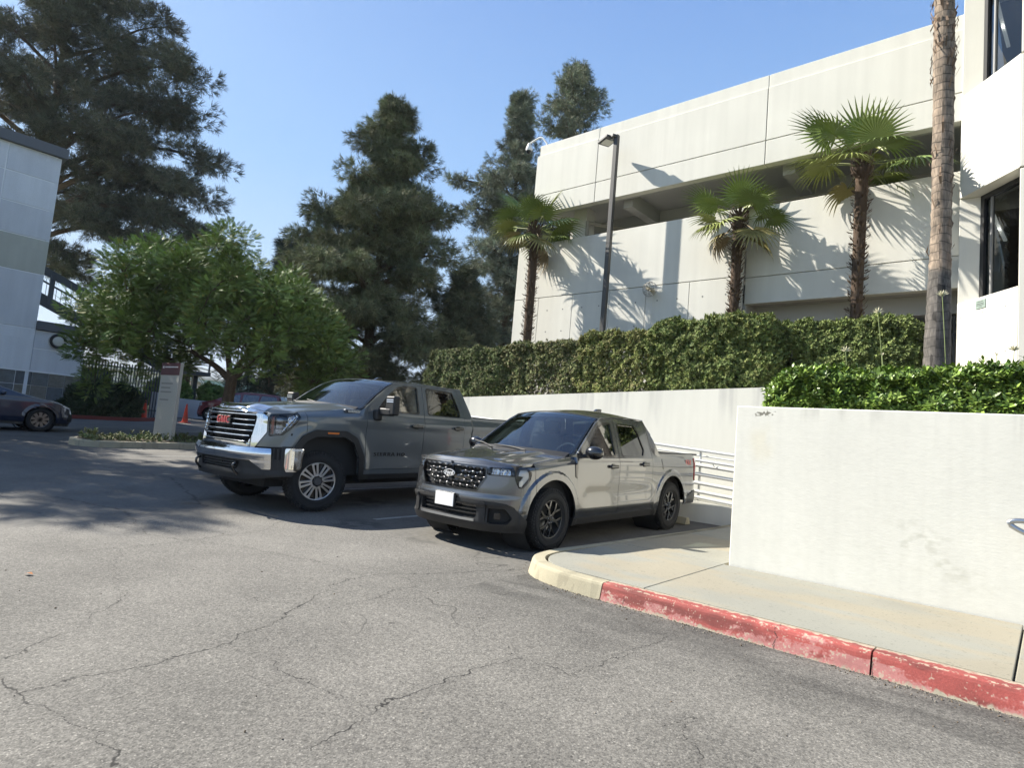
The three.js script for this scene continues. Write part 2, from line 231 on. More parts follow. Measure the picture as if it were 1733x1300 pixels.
const slabTex = tex(1024, 1024, (u, v) => { const x = u * 4, y = v * 4; const a = fbm(x * 1.3, y * 1.3, 4, 12), b = sstep(.47, .62, fbm(x * .7 + 3, y * 1.9, 4, 22)), f = hash2(u * 1024, v * 1024, 32), sp = vnoise(x * 60, y * 60, 42); const k = 1 + (a - .5) * .16 + (f - .5) * .06 - (sp > .86 ? .1 : 0); return [lerp(140, 134, b) * k, lerp(134, 133, b) * k, lerp(118, 123, b) * k]; }, { repeat: true }); slabTex.repeat.set(.25, .25);
const slabMat = std('#ffffff', .9, { map: slabTex, bumpMap: concreteBump, bumpScale: .0015 });
const greyConcrete = std([.42, .42, .40], .9, { bumpMap: concreteBump, bumpScale: .0015 });

// pavement: slabs with open joints, on a darker bed
const SWY = (z) => -.0254 * z + .15, SW = .15;
{
  const pave = new THREE.Group(); pave.name = 'pavement'; pave.userData = { kind: 'structure', label: 'pale concrete pavement between the red kerb and the white wall' }; scene.add(pave);
  const slab = (pts, name = 'slab') => { const g = new THREE.ExtrudeGeometry(new THREE.Shape(pts.map(([x, z]) => new THREE.Vector2(x, -z))), { depth: .1, bevelEnabled: true, bevelSize: .006, bevelOffset: -.006, bevelThickness: .006, bevelSegments: 2, curveSegments: 10 }); g.rotateX(-Math.PI / 2); const p = g.attributes.position; for (let i = 0; i < p.count; i++) p.setY(i, p.getY(i) + SWY(p.getZ(i)) - .106); const m = mesh(metricUV(g), slabMat, name, pave); return m; };
  const J = .004;
  // island nose: outline inside its kerb
  const arc = []; for (let i = 0; i <= 12; i++) { const t = Math.PI / 2 + Math.PI / 2 * i / 12; arc.push([-3.38 + .55 * Math.cos(t), -5.45 + .55 * Math.sin(t)]); }
  slab([[-2.62 - J, -4.9], ...arc, [-3.9, -6.6], [-2.62 - J, -6.6]]);
  slab([[-3.9, -6.6 - 2 * J], [-3.86, -8.3], [-2.64, -8.3], [-2.62 - J, -6.6 - 2 * J]]);
  slab([[-3.86, -8.3 - 2 * J], [-3.82, -10.3], [-2.64, -10.3], [-2.64, -8.3 - 2 * J]]);
  for (let i = 0; i < 3; i++) { const x0 = -2.62 + i * 2.45, x1 = x0 + 2.45 - 2 * J; slab([[x0 + J, -4.9], [x0 + J, -6.585], [x1, -6.585], [x1, -4.9]]); }
  const bed = prism([[-3.88, -4.95], [5, -4.95], [5, -6.55], [-2.66, -6.55], [-2.66, -10.25], [-3.8, -10.25]], -.4, -.02); const p = bed.attributes.position; for (let i = 0; i < p.count; i++) p.setY(i, p.getY(i) + SWY(p.getZ(i)) - .03); mesh(bed, std([.2, .2, .19], .95), 'bed', pave);
}
// kerb: section swept along a path; bare concrete round the nose, worn red paint from the joint on
function kerbGeo(path, w, { top = .15, batter = .03, r = .025 } = {}) {
  const c = new THREE.CatmullRomCurve3(path.map(([x, z]) => V3(x, 0, z)), false, 'centripetal'), n = Math.max(4, Math.ceil(c.getLength() / .06)), P = c.getSpacedPoints(n);
  const sec = [[-.0, -.12], [0, .0], [batter, top - r], [batter + r * .35, top - r * .3], [batter + r, top], [w, top], [w, -.12]];
  const pos = [], uv = [], idx = []; let len = 0, L = c.getLength();
  P.forEach((q, i) => { const t = c.getTangentAt(i / n), nx = t.z, nz = -t.x; len = L * i / n; let h = 0; sec.forEach(([o, y], k) => { const x = q.x + nx * o, z = q.z + nz * o; pos.push(x, y + (-.0254 * z), z); if (k) h += Math.hypot(sec[k][0] - sec[k - 1][0], sec[k][1] - sec[k - 1][1]); uv.push(len, h); }); });
  const m = sec.length; for (let i = 0; i < n; i++) for (let k = 0; k + 1 < m; k++) { const a = i * m + k; idx.push(a, a + m, a + 1, a + 1, a + m, a + m + 1); }
  for (const e of [0, n * m]) { const c0 = pos.length / 3; for (let k = 0; k < m; k++) { pos.push(pos[(e + k) * 3], pos[(e + k) * 3 + 1], pos[(e + k) * 3 + 2]); uv.push(uv[(e + k) * 2] , uv[(e + k) * 2 + 1]); } for (let k = 1; k + 1 < m; k++) e ? idx.push(c0, c0 + k, c0 + k + 1) : idx.push(c0, c0 + k + 1, c0 + k); }
  const g = new THREE.BufferGeometry(); g.setAttribute('position', new THREE.Float32BufferAttribute(pos, 3)); g.setAttribute('uv', new THREE.Float32BufferAttribute(uv, 2)); g.setIndex(idx); const q = g.toNonIndexed(); q.computeVertexNormals(); return q;
}
const redTex = tex(2048, 128, (u, v) => {
  const x = u * 6, y = v * .4 - .12; // y: metres up the face, then across the top
  const f = hash2(u * 2048, v * 128, 3), n = fbm(x * 5, y * 12, 5, 13), n2 = fbm(x * 1.9, y * 5, 4, 23), n3 = fbm(x * 34, y * 34, 3, 33), n4 = vnoise(x * 110, y * 110, 53);
  let c = [150, 72, 66].map((q) => q * (.86 + .28 * n2 + (f - .5) * .1 + (n4 - .5) * .1));
  const dk = sstep(.5, .72, fbm(x * 3 + 9, y * 12, 5, 43)) * .26; c = c.map((q) => q * (1 - dk * (.6 + .6 * n4)));
  const e = n * .5 + n2 * .5 + (y < .1 ? .1 - y * .9 : -.12) + (n3 - .5) * .22 + (n4 - .5) * .14, chalk = sstep(.46, .6, e); c = c.map((q, i) => lerp(q, [172, 122, 118][i] * (.88 + .2 * n3), chalk * .78));
  const chip = sstep(.68, .74, n3 * .6 + n4 * .4 + (e - .5) * .35); c = c.map((q, i) => lerp(q, [166, 158, 138][i], chip * .7));
  const bare = Math.max(sstep(.03, .008, y + (n3 - .5) * .06 + (n2 - .5) * .05), sstep(.48, .6, n3 * .6 + n4 * .4) * sstep(.15, .162, y) * sstep(.2, .168, y) * .85, sstep(.23, .25, y + (n3 - .5) * .07) * .85); c = c.map((q, i) => lerp(q, [168, 160, 140][i] * (.84 + .26 * n3), bare));
  const crk = Math.abs(x % .61 - .3 + (n3 - .5) * .05) < .0035 && n2 > .5 ? .6 : 1; return c.map((q) => q * crk);
}, { repeat: true }); redTex.repeat.set(1 / 6, 1 / .4);
const redMat = std('#ffffff', .78, { map: redTex, bumpMap: concreteBump, bumpScale: .002 });
const bareTex = tex(1024, 256, (u, v) => { const x = u * 5, y = v * 1.2, n = fbm(x * 3, y * 4, 4, 7), s = fbm(x * 10, y * 2, 3, 8), f = hash2(u * 1024, v * 256, 2); const k = .92 + .16 * n + (f - .5) * .07 - (s > .64 ? .07 : 0); return [156 * k, 149 * k, 127 * k]; }, { repeat: true }); bareTex.repeat.set(.2, 1 / 1.2);
const bareMat = std('#ffffff', .88, { map: bareTex, bumpMap: concreteBump, bumpScale: .002 });
{
  const k = thing('kerb', 'concrete kerb round the pavement nose, its straight run painted worn red', 'kerb');
  const nose = [[-3.86, -10.2], [-3.93, -8.4], [-4.03, -7], [-4.1, -5.95], [-4.13, -5.5], [-4.05, -5.12], [-3.82, -4.86], [-3.5, -4.74], [-3.2, -4.7], [-2.935, -4.7]];
  mesh(kerbGeo(nose, .16), bareMat, 'nose_kerb', k);
  let x = -2.925; for (const L of [2.04, 2.4, 2.4]) { const n = Math.ceil(L / .3); const m = mesh(kerbGeo(Array.from({ length: n + 1 }, (_, i) => [x + L * i / n, -4.7]), .17), redMat, 'kerb_block', k); const uv = m.geometry.attributes.uv; for (let i = 0; i < uv.count; i++) uv.setX(i, uv.getX(i) + x + 3); x += L + .012; }
}
// front wall with its planter behind: face towards the road, return to the left
{
  const w = thing('planter_wall', 'big white painted retaining wall with scuff marks beside the red kerb', 'wall');
  const a = box(-2.57, 4, -.1, 2.0, -6.82, -6.6, .012).build('front_face', frontMat, w); const p = a.geometry.attributes.position, uv = a.geometry.attributes.uv; for (let i = 0; i < p.count; i++) uv.setXY(i, (p.getX(i) + 2.6 + (p.getZ(i) + 6.6)) / 5, (p.getY(i) - .17) / 2);
  box(-2.57, -2.35, -.1, 1.995, -12.0, -6.824, .012).build('return_wall', whiteWall, w, { metric: true });
}
structure(box(-2.36, 4, 1.0, 1.86, -13.2, -6.83).build('planter_soil', std([.1, .075, .05], 1), null), 'dark soil in the raised planter');
// ramp behind the trucks: low wall, deck, tall retaining wall, pipe rails
{
  const low = thing('ramp_wall', 'low white wall along the foot of the ramp behind the smaller truck', 'wall');
  const topAt = (x) => .6 + (-4.1 - x) * .063;
  const solid = (x0, x1, f, z0, z1, y0 = -.2) => { const g = new THREE.BoxGeometry(x1 - x0, 1, z1 - z0, 24, 1, 1).toNonIndexed(); g.translate((x0 + x1) / 2, .5, (z0 + z1) / 2); const p = g.attributes.position; for (let i = 0; i < p.count; i++) p.setY(i, p.getY(i) > .5 ? f(p.getX(i)) : y0); g.computeVertexNormals(); return g; };
  mesh(metricUV(solid(-14, -2.6, topAt, -10.68, -10.5)), retainMat, 'wall_body', low);
  structure(mesh(metricUV(solid(-14, -2.6, (x) => topAt(x) - .08, -11.98, -10.682)), slabMat, 'ramp_deck'), 'sloping concrete ramp between the two white walls');
  const tall = thing('retaining_wall', 'long tall white retaining wall below the hedge, behind the trucks', 'wall');
  const tt = (x) => 2.84 + (x + 3.9) * .0435;
  mesh(metricUV(solid(-15.5, -2.36, tt, -12.2, -11.99)), retainMat, 'wall_body', tall);
  structure(mesh(metricUV(solid(-16, -1, (x) => tt(x) - .1, -15.6, -12.2)), std([.12, .09, .06], 1), 'terrace_soil'), 'planting soil of the terrace in front of the parking structure');
  // railing: round white pipes on posts
  const rail = thing('ramp_railing', 'white horizontal pipe railing along the ramp behind the smaller truck', 'railing');
  const paint = phy([.55, .56, .55], .45), y = (x, o) => topAt(x) + o;
  for (const [o, z, r] of [[.885, -10.56, .025], [.79, -10.66, .014], [.62, -10.56, .031], [.465, -10.56, .031], [.31, -10.56, .031], [.16, -10.56, .031], [.0601, -10.56, .031]]) new MB().cyl([-13.9, y(-13.9, o), z], [-2.65, y(-2.65, o), z], r, r, 12).build('rail', paint, rail);
  new MB().cyl([-13.9, y(-13.9, .71), -10.45], [-2.65, y(-2.65, .71), -10.45], .024, .024, 12).build('handrail', paint, rail);
  for (let x = -2.9; x > -14; x -= 1.83) { new MB().cyl([x, topAt(x) - .1, -10.6], [x, y(x, .88), -10.6], .022, .022, 10).build('post', paint, rail); new MB().tube([[x + .3, y(x + .3, .74), -10.56], [x + .3, y(x + .3, .64), -10.5], [x + .3, y(x + .3, .69), -10.45]], .009, 6).build('bracket', paint, rail); }
}
for (const [x, l] of [[-5.5, 'low concrete wheel stop behind the smaller truck'], [-8.7, 'low concrete wheel stop behind the larger truck']]) {
  const s = thing('wheel_stop', l, 'wheel stop', 'wheel stops of the stalls', [x, GY(x, -9.95), -9.95], 0);
  const g = prism([[-.9, .09], [.9, .09], [.9, -.09], [-.9, -.09]], 0, .12, .02); const p = g.attributes.position; for (let i = 0; i < p.count; i++) if (p.getY(i) > .06) p.setZ(i, p.getZ(i) * .6); g.computeVertexNormals(); mesh(metricUV(g), bareMat, 'block', s);
}
// stair handrail end in front of the white wall
{
  const h = thing('stair_handrail', 'bare metal handrail end in front of the white wall at the right edge', 'handrail');
  new MB().tube([[1.6, 1.17, -6.38], [.4, 1.15, -6.38], [-.12, 1.145, -6.38], [-.24, 1.135, -6.38], [-.268, 1.115, -6.38], [-.24, 1.09, -6.38], [-.1, 1.02, -6.38], [.25, .86, -6.38], [.3, .8, -6.38], [.3, .3, -6.38]], .021, 14, 120).build('pipe', phy([.5, .51, .52], .3, { metalness: 1 }), h);
  new MB().cyl([.3, .2, -6.38], [.3, .36, -6.38], .035).build('post_foot', phy([.45, .45, .46], .4, { metalness: 1 }), h);
}
// ---------------------------------------------------------------- parking structure
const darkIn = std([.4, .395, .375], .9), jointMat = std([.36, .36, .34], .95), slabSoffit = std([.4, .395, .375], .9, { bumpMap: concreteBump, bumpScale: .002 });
{
  const B = thing('parking_structure', 'white concrete parking structure with open decks above the hedge', 'building');
  const P = (x0, x1, y0, y1, z, t = .22, name = 'panel') => box(x0, x1, y0, y1, z - t, z, .012).build(name, whiteWall, B, { metric: true });
  const g = .009, Z = -15, Z2 = -15.3;
  // upper spandrel: three bays, split by a shadow joint, coping set back a little
  const ux = [-12.94, -10.54, -5.48, -1.42];
  for (let i = 0; i < 3; i++) { const a = ux[i] + (i ? g : 0), b = ux[i + 1] - (i < 2 ? g : 0); P(a, b, 8.78, 9.40 - g, Z); P(a, b, 9.40 + g, 10.80, Z); P(a + (i ? 0 : .07), b, 10.80, 11.15, Z - .035, .2, 'coping'); }
  box(-12.85, -1.45, 8.8, 11.1, -15.34, -15.04).build('backing_wall', jointMat, B, { metric: true });
  // lower wall, left part: upper row, then narrower panels with tie holes
  const lx = [-13.4, -12.38, -11.06, -9.75, -8.56, -7.28, -5.94], low = [];
  P(-13.4, -5.94, 5.97 + g, 7.75, Z);
  for (let i = 0; i < 6; i++) low.push(P(lx[i] + (i ? .005 : 0), lx[i + 1] - (i < 5 ? .005 : 0), 2.3, 5.97 - g, Z));
  box(-13.36, -5.97, 2.32, 7.72, -15.34, -15.04).build('backing_wall', jointMat, B, { metric: true });
  const tie = std([.1, .1, .1], .9);
  for (let i = 0; i < 6; i++) for (const fx of i ? [.28, .74] : [.35]) for (const y of [5.54, 4.86, 4.2]) new MB().cyl([lerp(lx[i], lx[i + 1], fx), y, Z - .01], [lerp(lx[i], lx[i + 1], fx), y, Z + .003], .02, .02, 8).build('tie_hole', tie, B);
  // lower wall, right part, a step back and open below
  P(-5.925, -1.42, 6.0 + g, 7.82, Z2); P(-5.925, -1.42, 5.32, 6.0 - g, Z2); box(-5.9, -1.45, 5.36, 7.8, Z2 - .3, Z2 - .04).build('backing_wall', jointMat, B, { metric: true });
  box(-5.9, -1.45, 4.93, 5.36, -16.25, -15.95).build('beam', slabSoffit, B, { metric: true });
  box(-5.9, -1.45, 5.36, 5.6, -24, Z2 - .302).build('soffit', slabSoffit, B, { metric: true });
  // inside: decks, columns, ceiling beams, pipes
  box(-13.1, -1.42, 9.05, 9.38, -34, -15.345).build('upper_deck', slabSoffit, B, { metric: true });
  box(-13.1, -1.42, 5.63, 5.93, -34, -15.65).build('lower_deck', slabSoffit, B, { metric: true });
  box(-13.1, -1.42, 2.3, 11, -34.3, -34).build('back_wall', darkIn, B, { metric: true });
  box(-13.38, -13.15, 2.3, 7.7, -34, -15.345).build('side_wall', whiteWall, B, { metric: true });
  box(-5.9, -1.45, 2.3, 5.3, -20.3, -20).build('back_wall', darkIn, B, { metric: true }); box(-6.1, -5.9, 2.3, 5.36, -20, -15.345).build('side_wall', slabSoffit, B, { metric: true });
  for (const [x, z] of [[-11.85, -15.8], [-7.2, -24], [-2.6, -24]]) box(x, x + .5, 5.93, 9.05, z - .5, z, .02).build('column', x < -11 ? whiteWall : slabSoffit, B, { metric: true });
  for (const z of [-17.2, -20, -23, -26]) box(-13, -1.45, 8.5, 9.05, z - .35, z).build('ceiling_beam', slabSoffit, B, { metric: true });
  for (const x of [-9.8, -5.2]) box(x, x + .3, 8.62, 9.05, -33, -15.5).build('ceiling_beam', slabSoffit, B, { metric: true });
  const pipe = std([.33, .3, .24], .6);
  new MB().cyl([-11.25, 5.93, -15.75], [-11.25, 8.55, -15.75], .06).cyl([-11.25, 8.5, -15.75], [-10.3, 8.5, -17.2], .06).build('drain_pipe', pipe, B);
  new MB().cyl([-13, 8.4, -16.6], [-2, 8.4, -16.6], .045).build('sprinkler_pipe', pipe, B); new MB().cyl([-13, 8.35, -18.4], [-2, 8.35, -18.4], .045).build('sprinkler_pipe', pipe, B);
  // slatted gate under the right part
  const bar = std([.04, .04, .042], .5); for (let i = 0; i < 14; i++) { const x = -2.05 + i * .05; new MB().box(x - .011, x + .011, 2.4, 5.0, -16.11, -16.08).build('gate_bar', bar, B); } box(-2.1, -1.4, 4.9, 4.95, -16.12, -16.07).build('gate_rail', bar, B); for (let i = 0; i < 12; i++) { const x = -5.8 + i * .31; new MB().box(x - .02, x + .02, 2.4, 4.93, -16.13, -16.09).build('gate_bar', bar, B); }
}
// ---------------------------------------------------------------- corner tower with a splayed bay
const glassDark = phy([.42, .45, .46], .02, { transmission: 1, thickness: 0, ior: 1.5, specularIntensity: 1 });
{
  const T = thing('office_tower', 'white corner block with splayed bay windows at the right edge', 'building');
  const d = [.66, .751], P0 = [-1.55, -14.95], at = (s, n = 0) => [P0[0] + d[0] * s - .751 * n, P0[1] + d[1] * s + .66 * n];   // n: out from the splay
  const P1 = at(1.6), splay = (y0, y1, name) => mesh(metricUV(prism([at(.11), at(1.592), [P1[0] - .005, -15.9], [-1.477, -15.9]], y0, y1, .012)), whiteWall, name, T);
  splay(2.2, 4.88, 'base_band'); splay(7.05, 9.22, 'spandrel_band'); splay(11.7, 15, 'top_band');
  for (const [y0, y1] of [[2.2, 7.03], [7.06, 9.2], [9.23, 15]]) box(P1[0], 5, y0, y1, -15.9, P1[1], .015).build('front_wall', whiteWall, T, { metric: true });
  const frame = phy([.018, .018, .02], .35);
  for (const [y0, y1] of [[4.885, 7.045], [9.225, 11.695]]) {
    box(-1.477, -1.13, y0, y1, -15.9, -14.9, .01).build('window_pier', whiteWall, T, { metric: true });
    const w = (s, n = 0) => [-1.10 + d[0] * s - .751 * n, -14.88 + d[1] * s + .66 * n], L = 1.15;
    const fr = new MB(); const strip = (s0, s1, a, b, n0 = -.07, n1 = .02) => fr.add(prism([w(s0, n0), w(s1, n0), w(s1, n1), w(s0, n1)], a, b));
    strip(-.03, .06, y0 + .002, y1 - .002); strip(.06, L, y1 - .1, y1 - .002); strip(.06, L, y0 + .002, y0 + .05); strip(L - .05, L, y0 + .05, y1 - .1); const f = fr.build('window', frame, T);
    const m2 = new MB(); m2.add(prism([w(.2, -.06), w(.235, -.06), w(.235, 0), w(.2, 0)], y0 + .05, y1 - .1)); m2.build('mullion', phy([.25, .25, .25], .4), f);
    mesh(prism([w(.06, -.035), w(L - .05, -.035), w(L - .05, -.03), w(.06, -.03)], y0 + .05, y1 - .1), glassDark, 'pane', f);
    // room behind: back wall, ceiling, a tube lamp that is on
    const room = new MB(); room.box(-1.0, 4.9, y0 - .02, y0, -20, -15.91).box(-1.0, 4.9, y1, y1 + .03, -20, -15.91).box(-1.0, 4.9, y0, y1, -20.1, -20).box(4.85, 4.9, y0, y1, -20, -15.91).box(-1.45, -1.4, y0, y1, -20, -15.905); room.build('room', std([.10, .10, .105], .9), T);
  }
  const wallIn = std([.09, .09, .095], .9);
  // sign plate
  const pl = new MB(), n = .006; pl.add(prism([at(.62, 0), at(.86, 0), at(.86, .014), at(.62, .014)], 4.655, 4.82)); const plate = pl.build('plaque', phy([.22, .28, .25], .5), T, { label: 'small grey-green plaque' });
  { const q = new MB(); for (const [y, a, b] of [[4.785, .66, .8], [4.75, .645, .825], [4.722, .645, .82], [4.69, .7, .78]]) q.add(prism([at(a, .0142), at(b, .0142), at(b, .016), at(a, .016)], y - .005, y + .005)); q.build('lettering', std([.05, .06, .06], .8), plate); }
  for (const s of [.2, .79, 1.33]) for (const y of [4.57, 3.75]) { const [x, z] = at(s, -.01), [x2, z2] = at(s, .003); new MB().cyl([x, y, z], [x2, y, z2], .014, .014, 8).build('tie_hole', std([.1, .1, .1], .9), T); }
}
for (const y of [6.8, 11.4]) {  // the two tube lamps seen through the bay windows
  const L = thing('tube_lamp', y < 8 ? 'lit ceiling tube lamp inside the lower bay window' : 'lit ceiling tube lamp inside the upper bay window', 'lamp', 'tube lamps inside the tower', [-.91, y, -16.3], -.06);
  box(-.035, .035, -.02, .02, -.9, .9, .01).build('tube', std([.9, .9, .9], .5, { emissive: rgb(1, .97, .9), emissiveIntensity: .32 }), L);
  const l = new THREE.PointLight(0xfff4e4, .12, 0, 2); l.position.set(0, -.1, 0); l.castShadow = true; L.add(l);
}
// wire cage lamp on the wall, security camera on the corner, lamp post
{
  const F = thing('wire_cage_fan', 'round wire cage fan fixed to the white wall right of the lamp post', 'fan', null, [-8.3, 5.8, -14.72]);
  const wire = phy([.3, .29, .26], .4, { metalness: .6 }), R = .2;
  for (const [r, z] of [[.2, .02], [.17, .08], [.2, -.04], [.12, .12]]) mesh(new THREE.TorusGeometry(r, .006, 6, 36).translate(0, 0, z), wire, 'cage_ring', F);
  for (let i = 0; i < 14; i++) { const a = i / 14 * Math.PI * 2, c = Math.cos(a), s = Math.sin(a); new MB().tube([[.04 * c, .04 * s, .14], [.12 * c, .12 * s, .12], [.2 * c, .2 * s, .02], [.19 * c, .19 * s, -.05]], .004, 5, 10).build('cage_wire', wire, F); }
  new MB().cyl([0, 0, -.2], [0, 0, .13], .055, .05, 14).build('motor', phy([.42, .36, .24], .5), F);
  for (let i = 0; i < 4; i++) { const g = new THREE.BoxGeometry(.055, .13, .006); g.rotateY(.5); g.translate(0, .1, .03); g.rotateZ(i * Math.PI / 2); mesh(clean(g), phy([.5, .48, .42], .4), 'blade', F); }
  new MB().bar([0, -.02, -.18], [0, -.02, -.28], .08, .08).cyl([-.02, -.05, -.19], [-.02, -3.2, -.265], .011, .011, 8).build('bracket', phy([.62, .61, .58], .6), F);
}
{
  const c = thing('security_camera', 'white dome security camera on an arm at the roof corner', 'camera', null, [-12.6, 11.12, -15.08]);
  const w = phy([.72, .72, .71], .45); new MB().tube([[.1, -.15, 0], [-.14, .22, .04], [-.3, .33, .06], [-.62, .24, .1], [-.72, .2, .11]], .03, 10, 40).build('arm', w, c);
  new MB().cyl([-.72, .22, .11], [-.72, .02, .11], .05, .115, 18).cyl([-.72, .03, .11], [-.72, -.04, .11], .115, .11, 18).build('housing', w, c);
  mesh(clean(new THREE.SphereGeometry(.09, 18, 10, 0, Math.PI * 2, Math.PI / 2, Math.PI / 2).translate(-.72, -.04, .11)), phy([.03, .03, .035], .1), 'dome', c);
}
{
  const x = -9.5, z = -14.4, L = thing('lamp_post', 'tall dark square lamp post with a flat head in front of the building', 'lamp post', null, [x, 2.5, z]);
  const m = phy([.05, .048, .045], .45); box(-.065, .065, 0, 7.85, -.065, .065, .012).build('post', m, L);
  const head = new THREE.Group(); const hd = new MB(); hd.box(-.52, .0, -.03, .05, -.19, .19, .02); hd.box(-.06, .14, -.05, .04, -.07, .07, .02);
  const h = hd.build('lamp_head', m, L); h.position.set(-.12, 7.81, .04); h.rotation.set(0, -.45, .03);
  box(-.44, -.12, -.045, -.031, -.14, .14, .004).build('lens', phy([.55, .54, .48], .35), h);
  new MB().cyl([-.5 + .46, -.045, 0], [-.04, -.1, 0], .03, .022, 12).build('sensor', phy([.4, .39, .34], .4), h);
}
// ---------------------------------------------------------------- grey building on the left
{
  const X = -34, B = thing('tiled_corner_building', 'grey rendered building with stone tile base at the left edge', 'building');
  const render = (k) => std('#ffffff', .9, { map: (() => { const t = wallTex(200 + k, [[222, 224, 227], [188, 188, 176], [212, 214, 218]][k], 512, 256); t.repeat.set(1 / 8, 1 / 4); return t; })(), bumpMap: concreteBump, bumpScale: .002 });
  const R = [render(0), render(1), render(2)], trim = std([.85, .86, .87], .7), cap = std([.115, .12, .13], .6, { bumpMap: concreteBump, bumpScale: .001 });
  const zc = -6.5, g = .026;   // right-hand corner of the tall part
  box(X - 13, X - .025, .3, 12.5, zc + .14, 10).build('core', trim, B, { metric: true });
  const cols = [[zc, zc + 1.9], [zc + 1.9, zc + 5.1], [zc + 5.1, zc + 8.6], [zc + 8.6, zc + 13]], ys = [2.61, 4.46, 6.9, 8.45, 9.81, 11.12, 12.3];
  for (const [i, [za, zb]] of cols.entries()) for (let k = 0; k + 1 < ys.length; k++) box(X - .2, X, ys[k] + g, ys[k + 1] - g, za + (i ? g : 0), zb - g, .006).build('render_panel', k === 2 ? R[1] : R[(k + i) % 2 ? 2 : 0], B, { metric: true });
  box(X - 13.2, X + .18, 12.32, 12.78, zc - .19, 10.2, .02).build('roof_cap', cap, B, { metric: true });
  box(X - 13, X - .01, .3, 12.3, zc, zc + .135).build('end_wall', R[0], B, { metric: true });
  const za = zc - .01, zb = -8.44; box(X - 5, X - .045, .3, 4.44, zb + .06, za).build('annex_core', trim, B, { metric: true });
  for (const [y0, y1] of [[2.61, 3.62], [3.62, 4.46]]) box(X - .22, X - .02, y0 + g, y1 - g, zb, za, .006).build('render_panel', R[2], B, { metric: true });
  box(X - 5, X + .12, 4.46, 4.86, zb - .12, za - .002, .015).build('annex_cap', cap, B, { metric: true });
  box(X - 5, X - .1, .3, 4.44, zb, zb + .056).build('end_wall', R[2], B, { metric: true });
  const rnd = RNG(77), tiles = [[.17, .175, .17], [.14, .15, .155], [.2, .185, .15], [.155, .165, .145], [.22, .2, .165], [.12, .125, .13]].map((c, i) => std('#ffffff', .75, { map: tex(128, 128, (u, v) => { const n = fbm(u * 5, v * 5, 4, 300 + i), m = fbm(u * 14, v * 3, 3, 320 + i), k = .72 + .5 * n + .2 * (m - .5); return c.map((q, j) => 255 * Math.pow(q * k * (1 + (j - 1) * .1 * (n - .5)), 1 / 2.2)); }), bumpMap: concreteBump, bumpScale: .004 }));
  const tg = new RoundedBoxGeometry(.06, .585, .585, 1, .007);
  for (let r = 0; r < 4; r++) for (let k = 0; k < 12; k++) { const t = mesh(tg, tiles[Math.floor(rnd() * 6)], 'stone_tile', B); t.position.set(X - .05 + rnd() * .007, 2.575 - .3 - r * .6, zb + .3 + k * .6); }
  box(X - .22, X - .06, .3, 2.56, zb + .01, zc + 6.2).build('tile_backing', std([.2, .2, .2], .9), B, { metric: true });
  box(X - .1, X + .02, 2.56, 2.62, zb, zc + 13).build('trim_strip', trim, B, { metric: true });
}
{
  const s = thing('round_wall_lamp', 'round wall lamp with black open ring and pale disc on the low annex', 'lamp', null, [-33.98, 4.06, -7.36], Math.PI / 2);
  mesh(new THREE.TorusGeometry(.275, .06, 10, 40, Math.PI * 1.9).rotateZ(.16).translate(0, 0, .1), phy([.015, .015, .016], .4), 'ring', s);
  new MB().cyl([0, 0, -.05], [0, 0, .07], .35, .35, 36).build('back_plate', phy([.5, .5, .48], .5), s);
  mesh(clean(new THREE.SphereGeometry(.6, 24, 8, 0, Math.PI * 2, 0, .4).rotateX(Math.PI / 2).translate(0, 0, -.45)), phy([.62, .6, .53], .4), 'lens', s);
}
// steel stair and footbridge behind it
{
  const S = thing('steel_stair', 'dark grey steel stair with railings descending behind the left building', 'stair');
  const m = phy([.075, .08, .085], .5), A = [-46.5, 7.9, -7.8], Bp = [-41.7, 4.0, -14.6], D = [Bp[0] - A[0], Bp[1] - A[1], Bp[2] - A[2]], at = (t, y) => [A[0] + D[0] * t, A[1] + D[1] * t + y, A[2] + D[2] * t];
  for (const [o, w, h] of [[0, .14, .62], [1.75, .16, .45]]) for (const dx of [0, 1.6]) { const a = at(-.25, o), b = at(1, o); a[0] -= dx * .8; b[0] -= dx * .8; a[2] -= dx * .5; b[2] -= dx * .5; new MB().bar(a, b, w, h).build(o ? 'top_beam' : 'stringer', m, S); }
  new MB().bar(at(-.25, 1.12), at(1, 1.12), .09, .11).build('mid_rail', m, S);
  for (let t = -.2; t <= 1; t += .2) new MB().bar(at(t, 0), at(t, 1.75), .25, .16).build('post', m, S);
  for (let i = -7; i < 30; i++) new MB().bar(at(i / 30, .2), at(i / 30, 1.1), .028, .028).build('baluster', m, S);
  for (let i = 0; i < 20; i++) { const p = at(i / 20, -.1); box(p[0] - 1.3, p[0], p[1], p[1] + .05, p[2] - .34, p[2]).build('tread', m, S); }
  box(-43.6, -41, 3.75, 4.0, -17.2, -14.5, .01).build('landing', m, S); for (const z of [-17.15, -15.9, -14.7]) box(-41.15, -41.05, 4.0, 5.2, z, z + .09).build('post', m, S); box(-41.16, -41.04, 5.1, 5.22, -17.2, -14.5).build('top_beam', m, S); box(-41.14, -41.06, 4.55, 4.62, -17.2, -14.5).build('mid_rail', m, S);
  for (const z of [-16.8, -14.9]) box(-42.2, -41.9, .6, 3.75, z, z + .28).build('column', m, S);
}
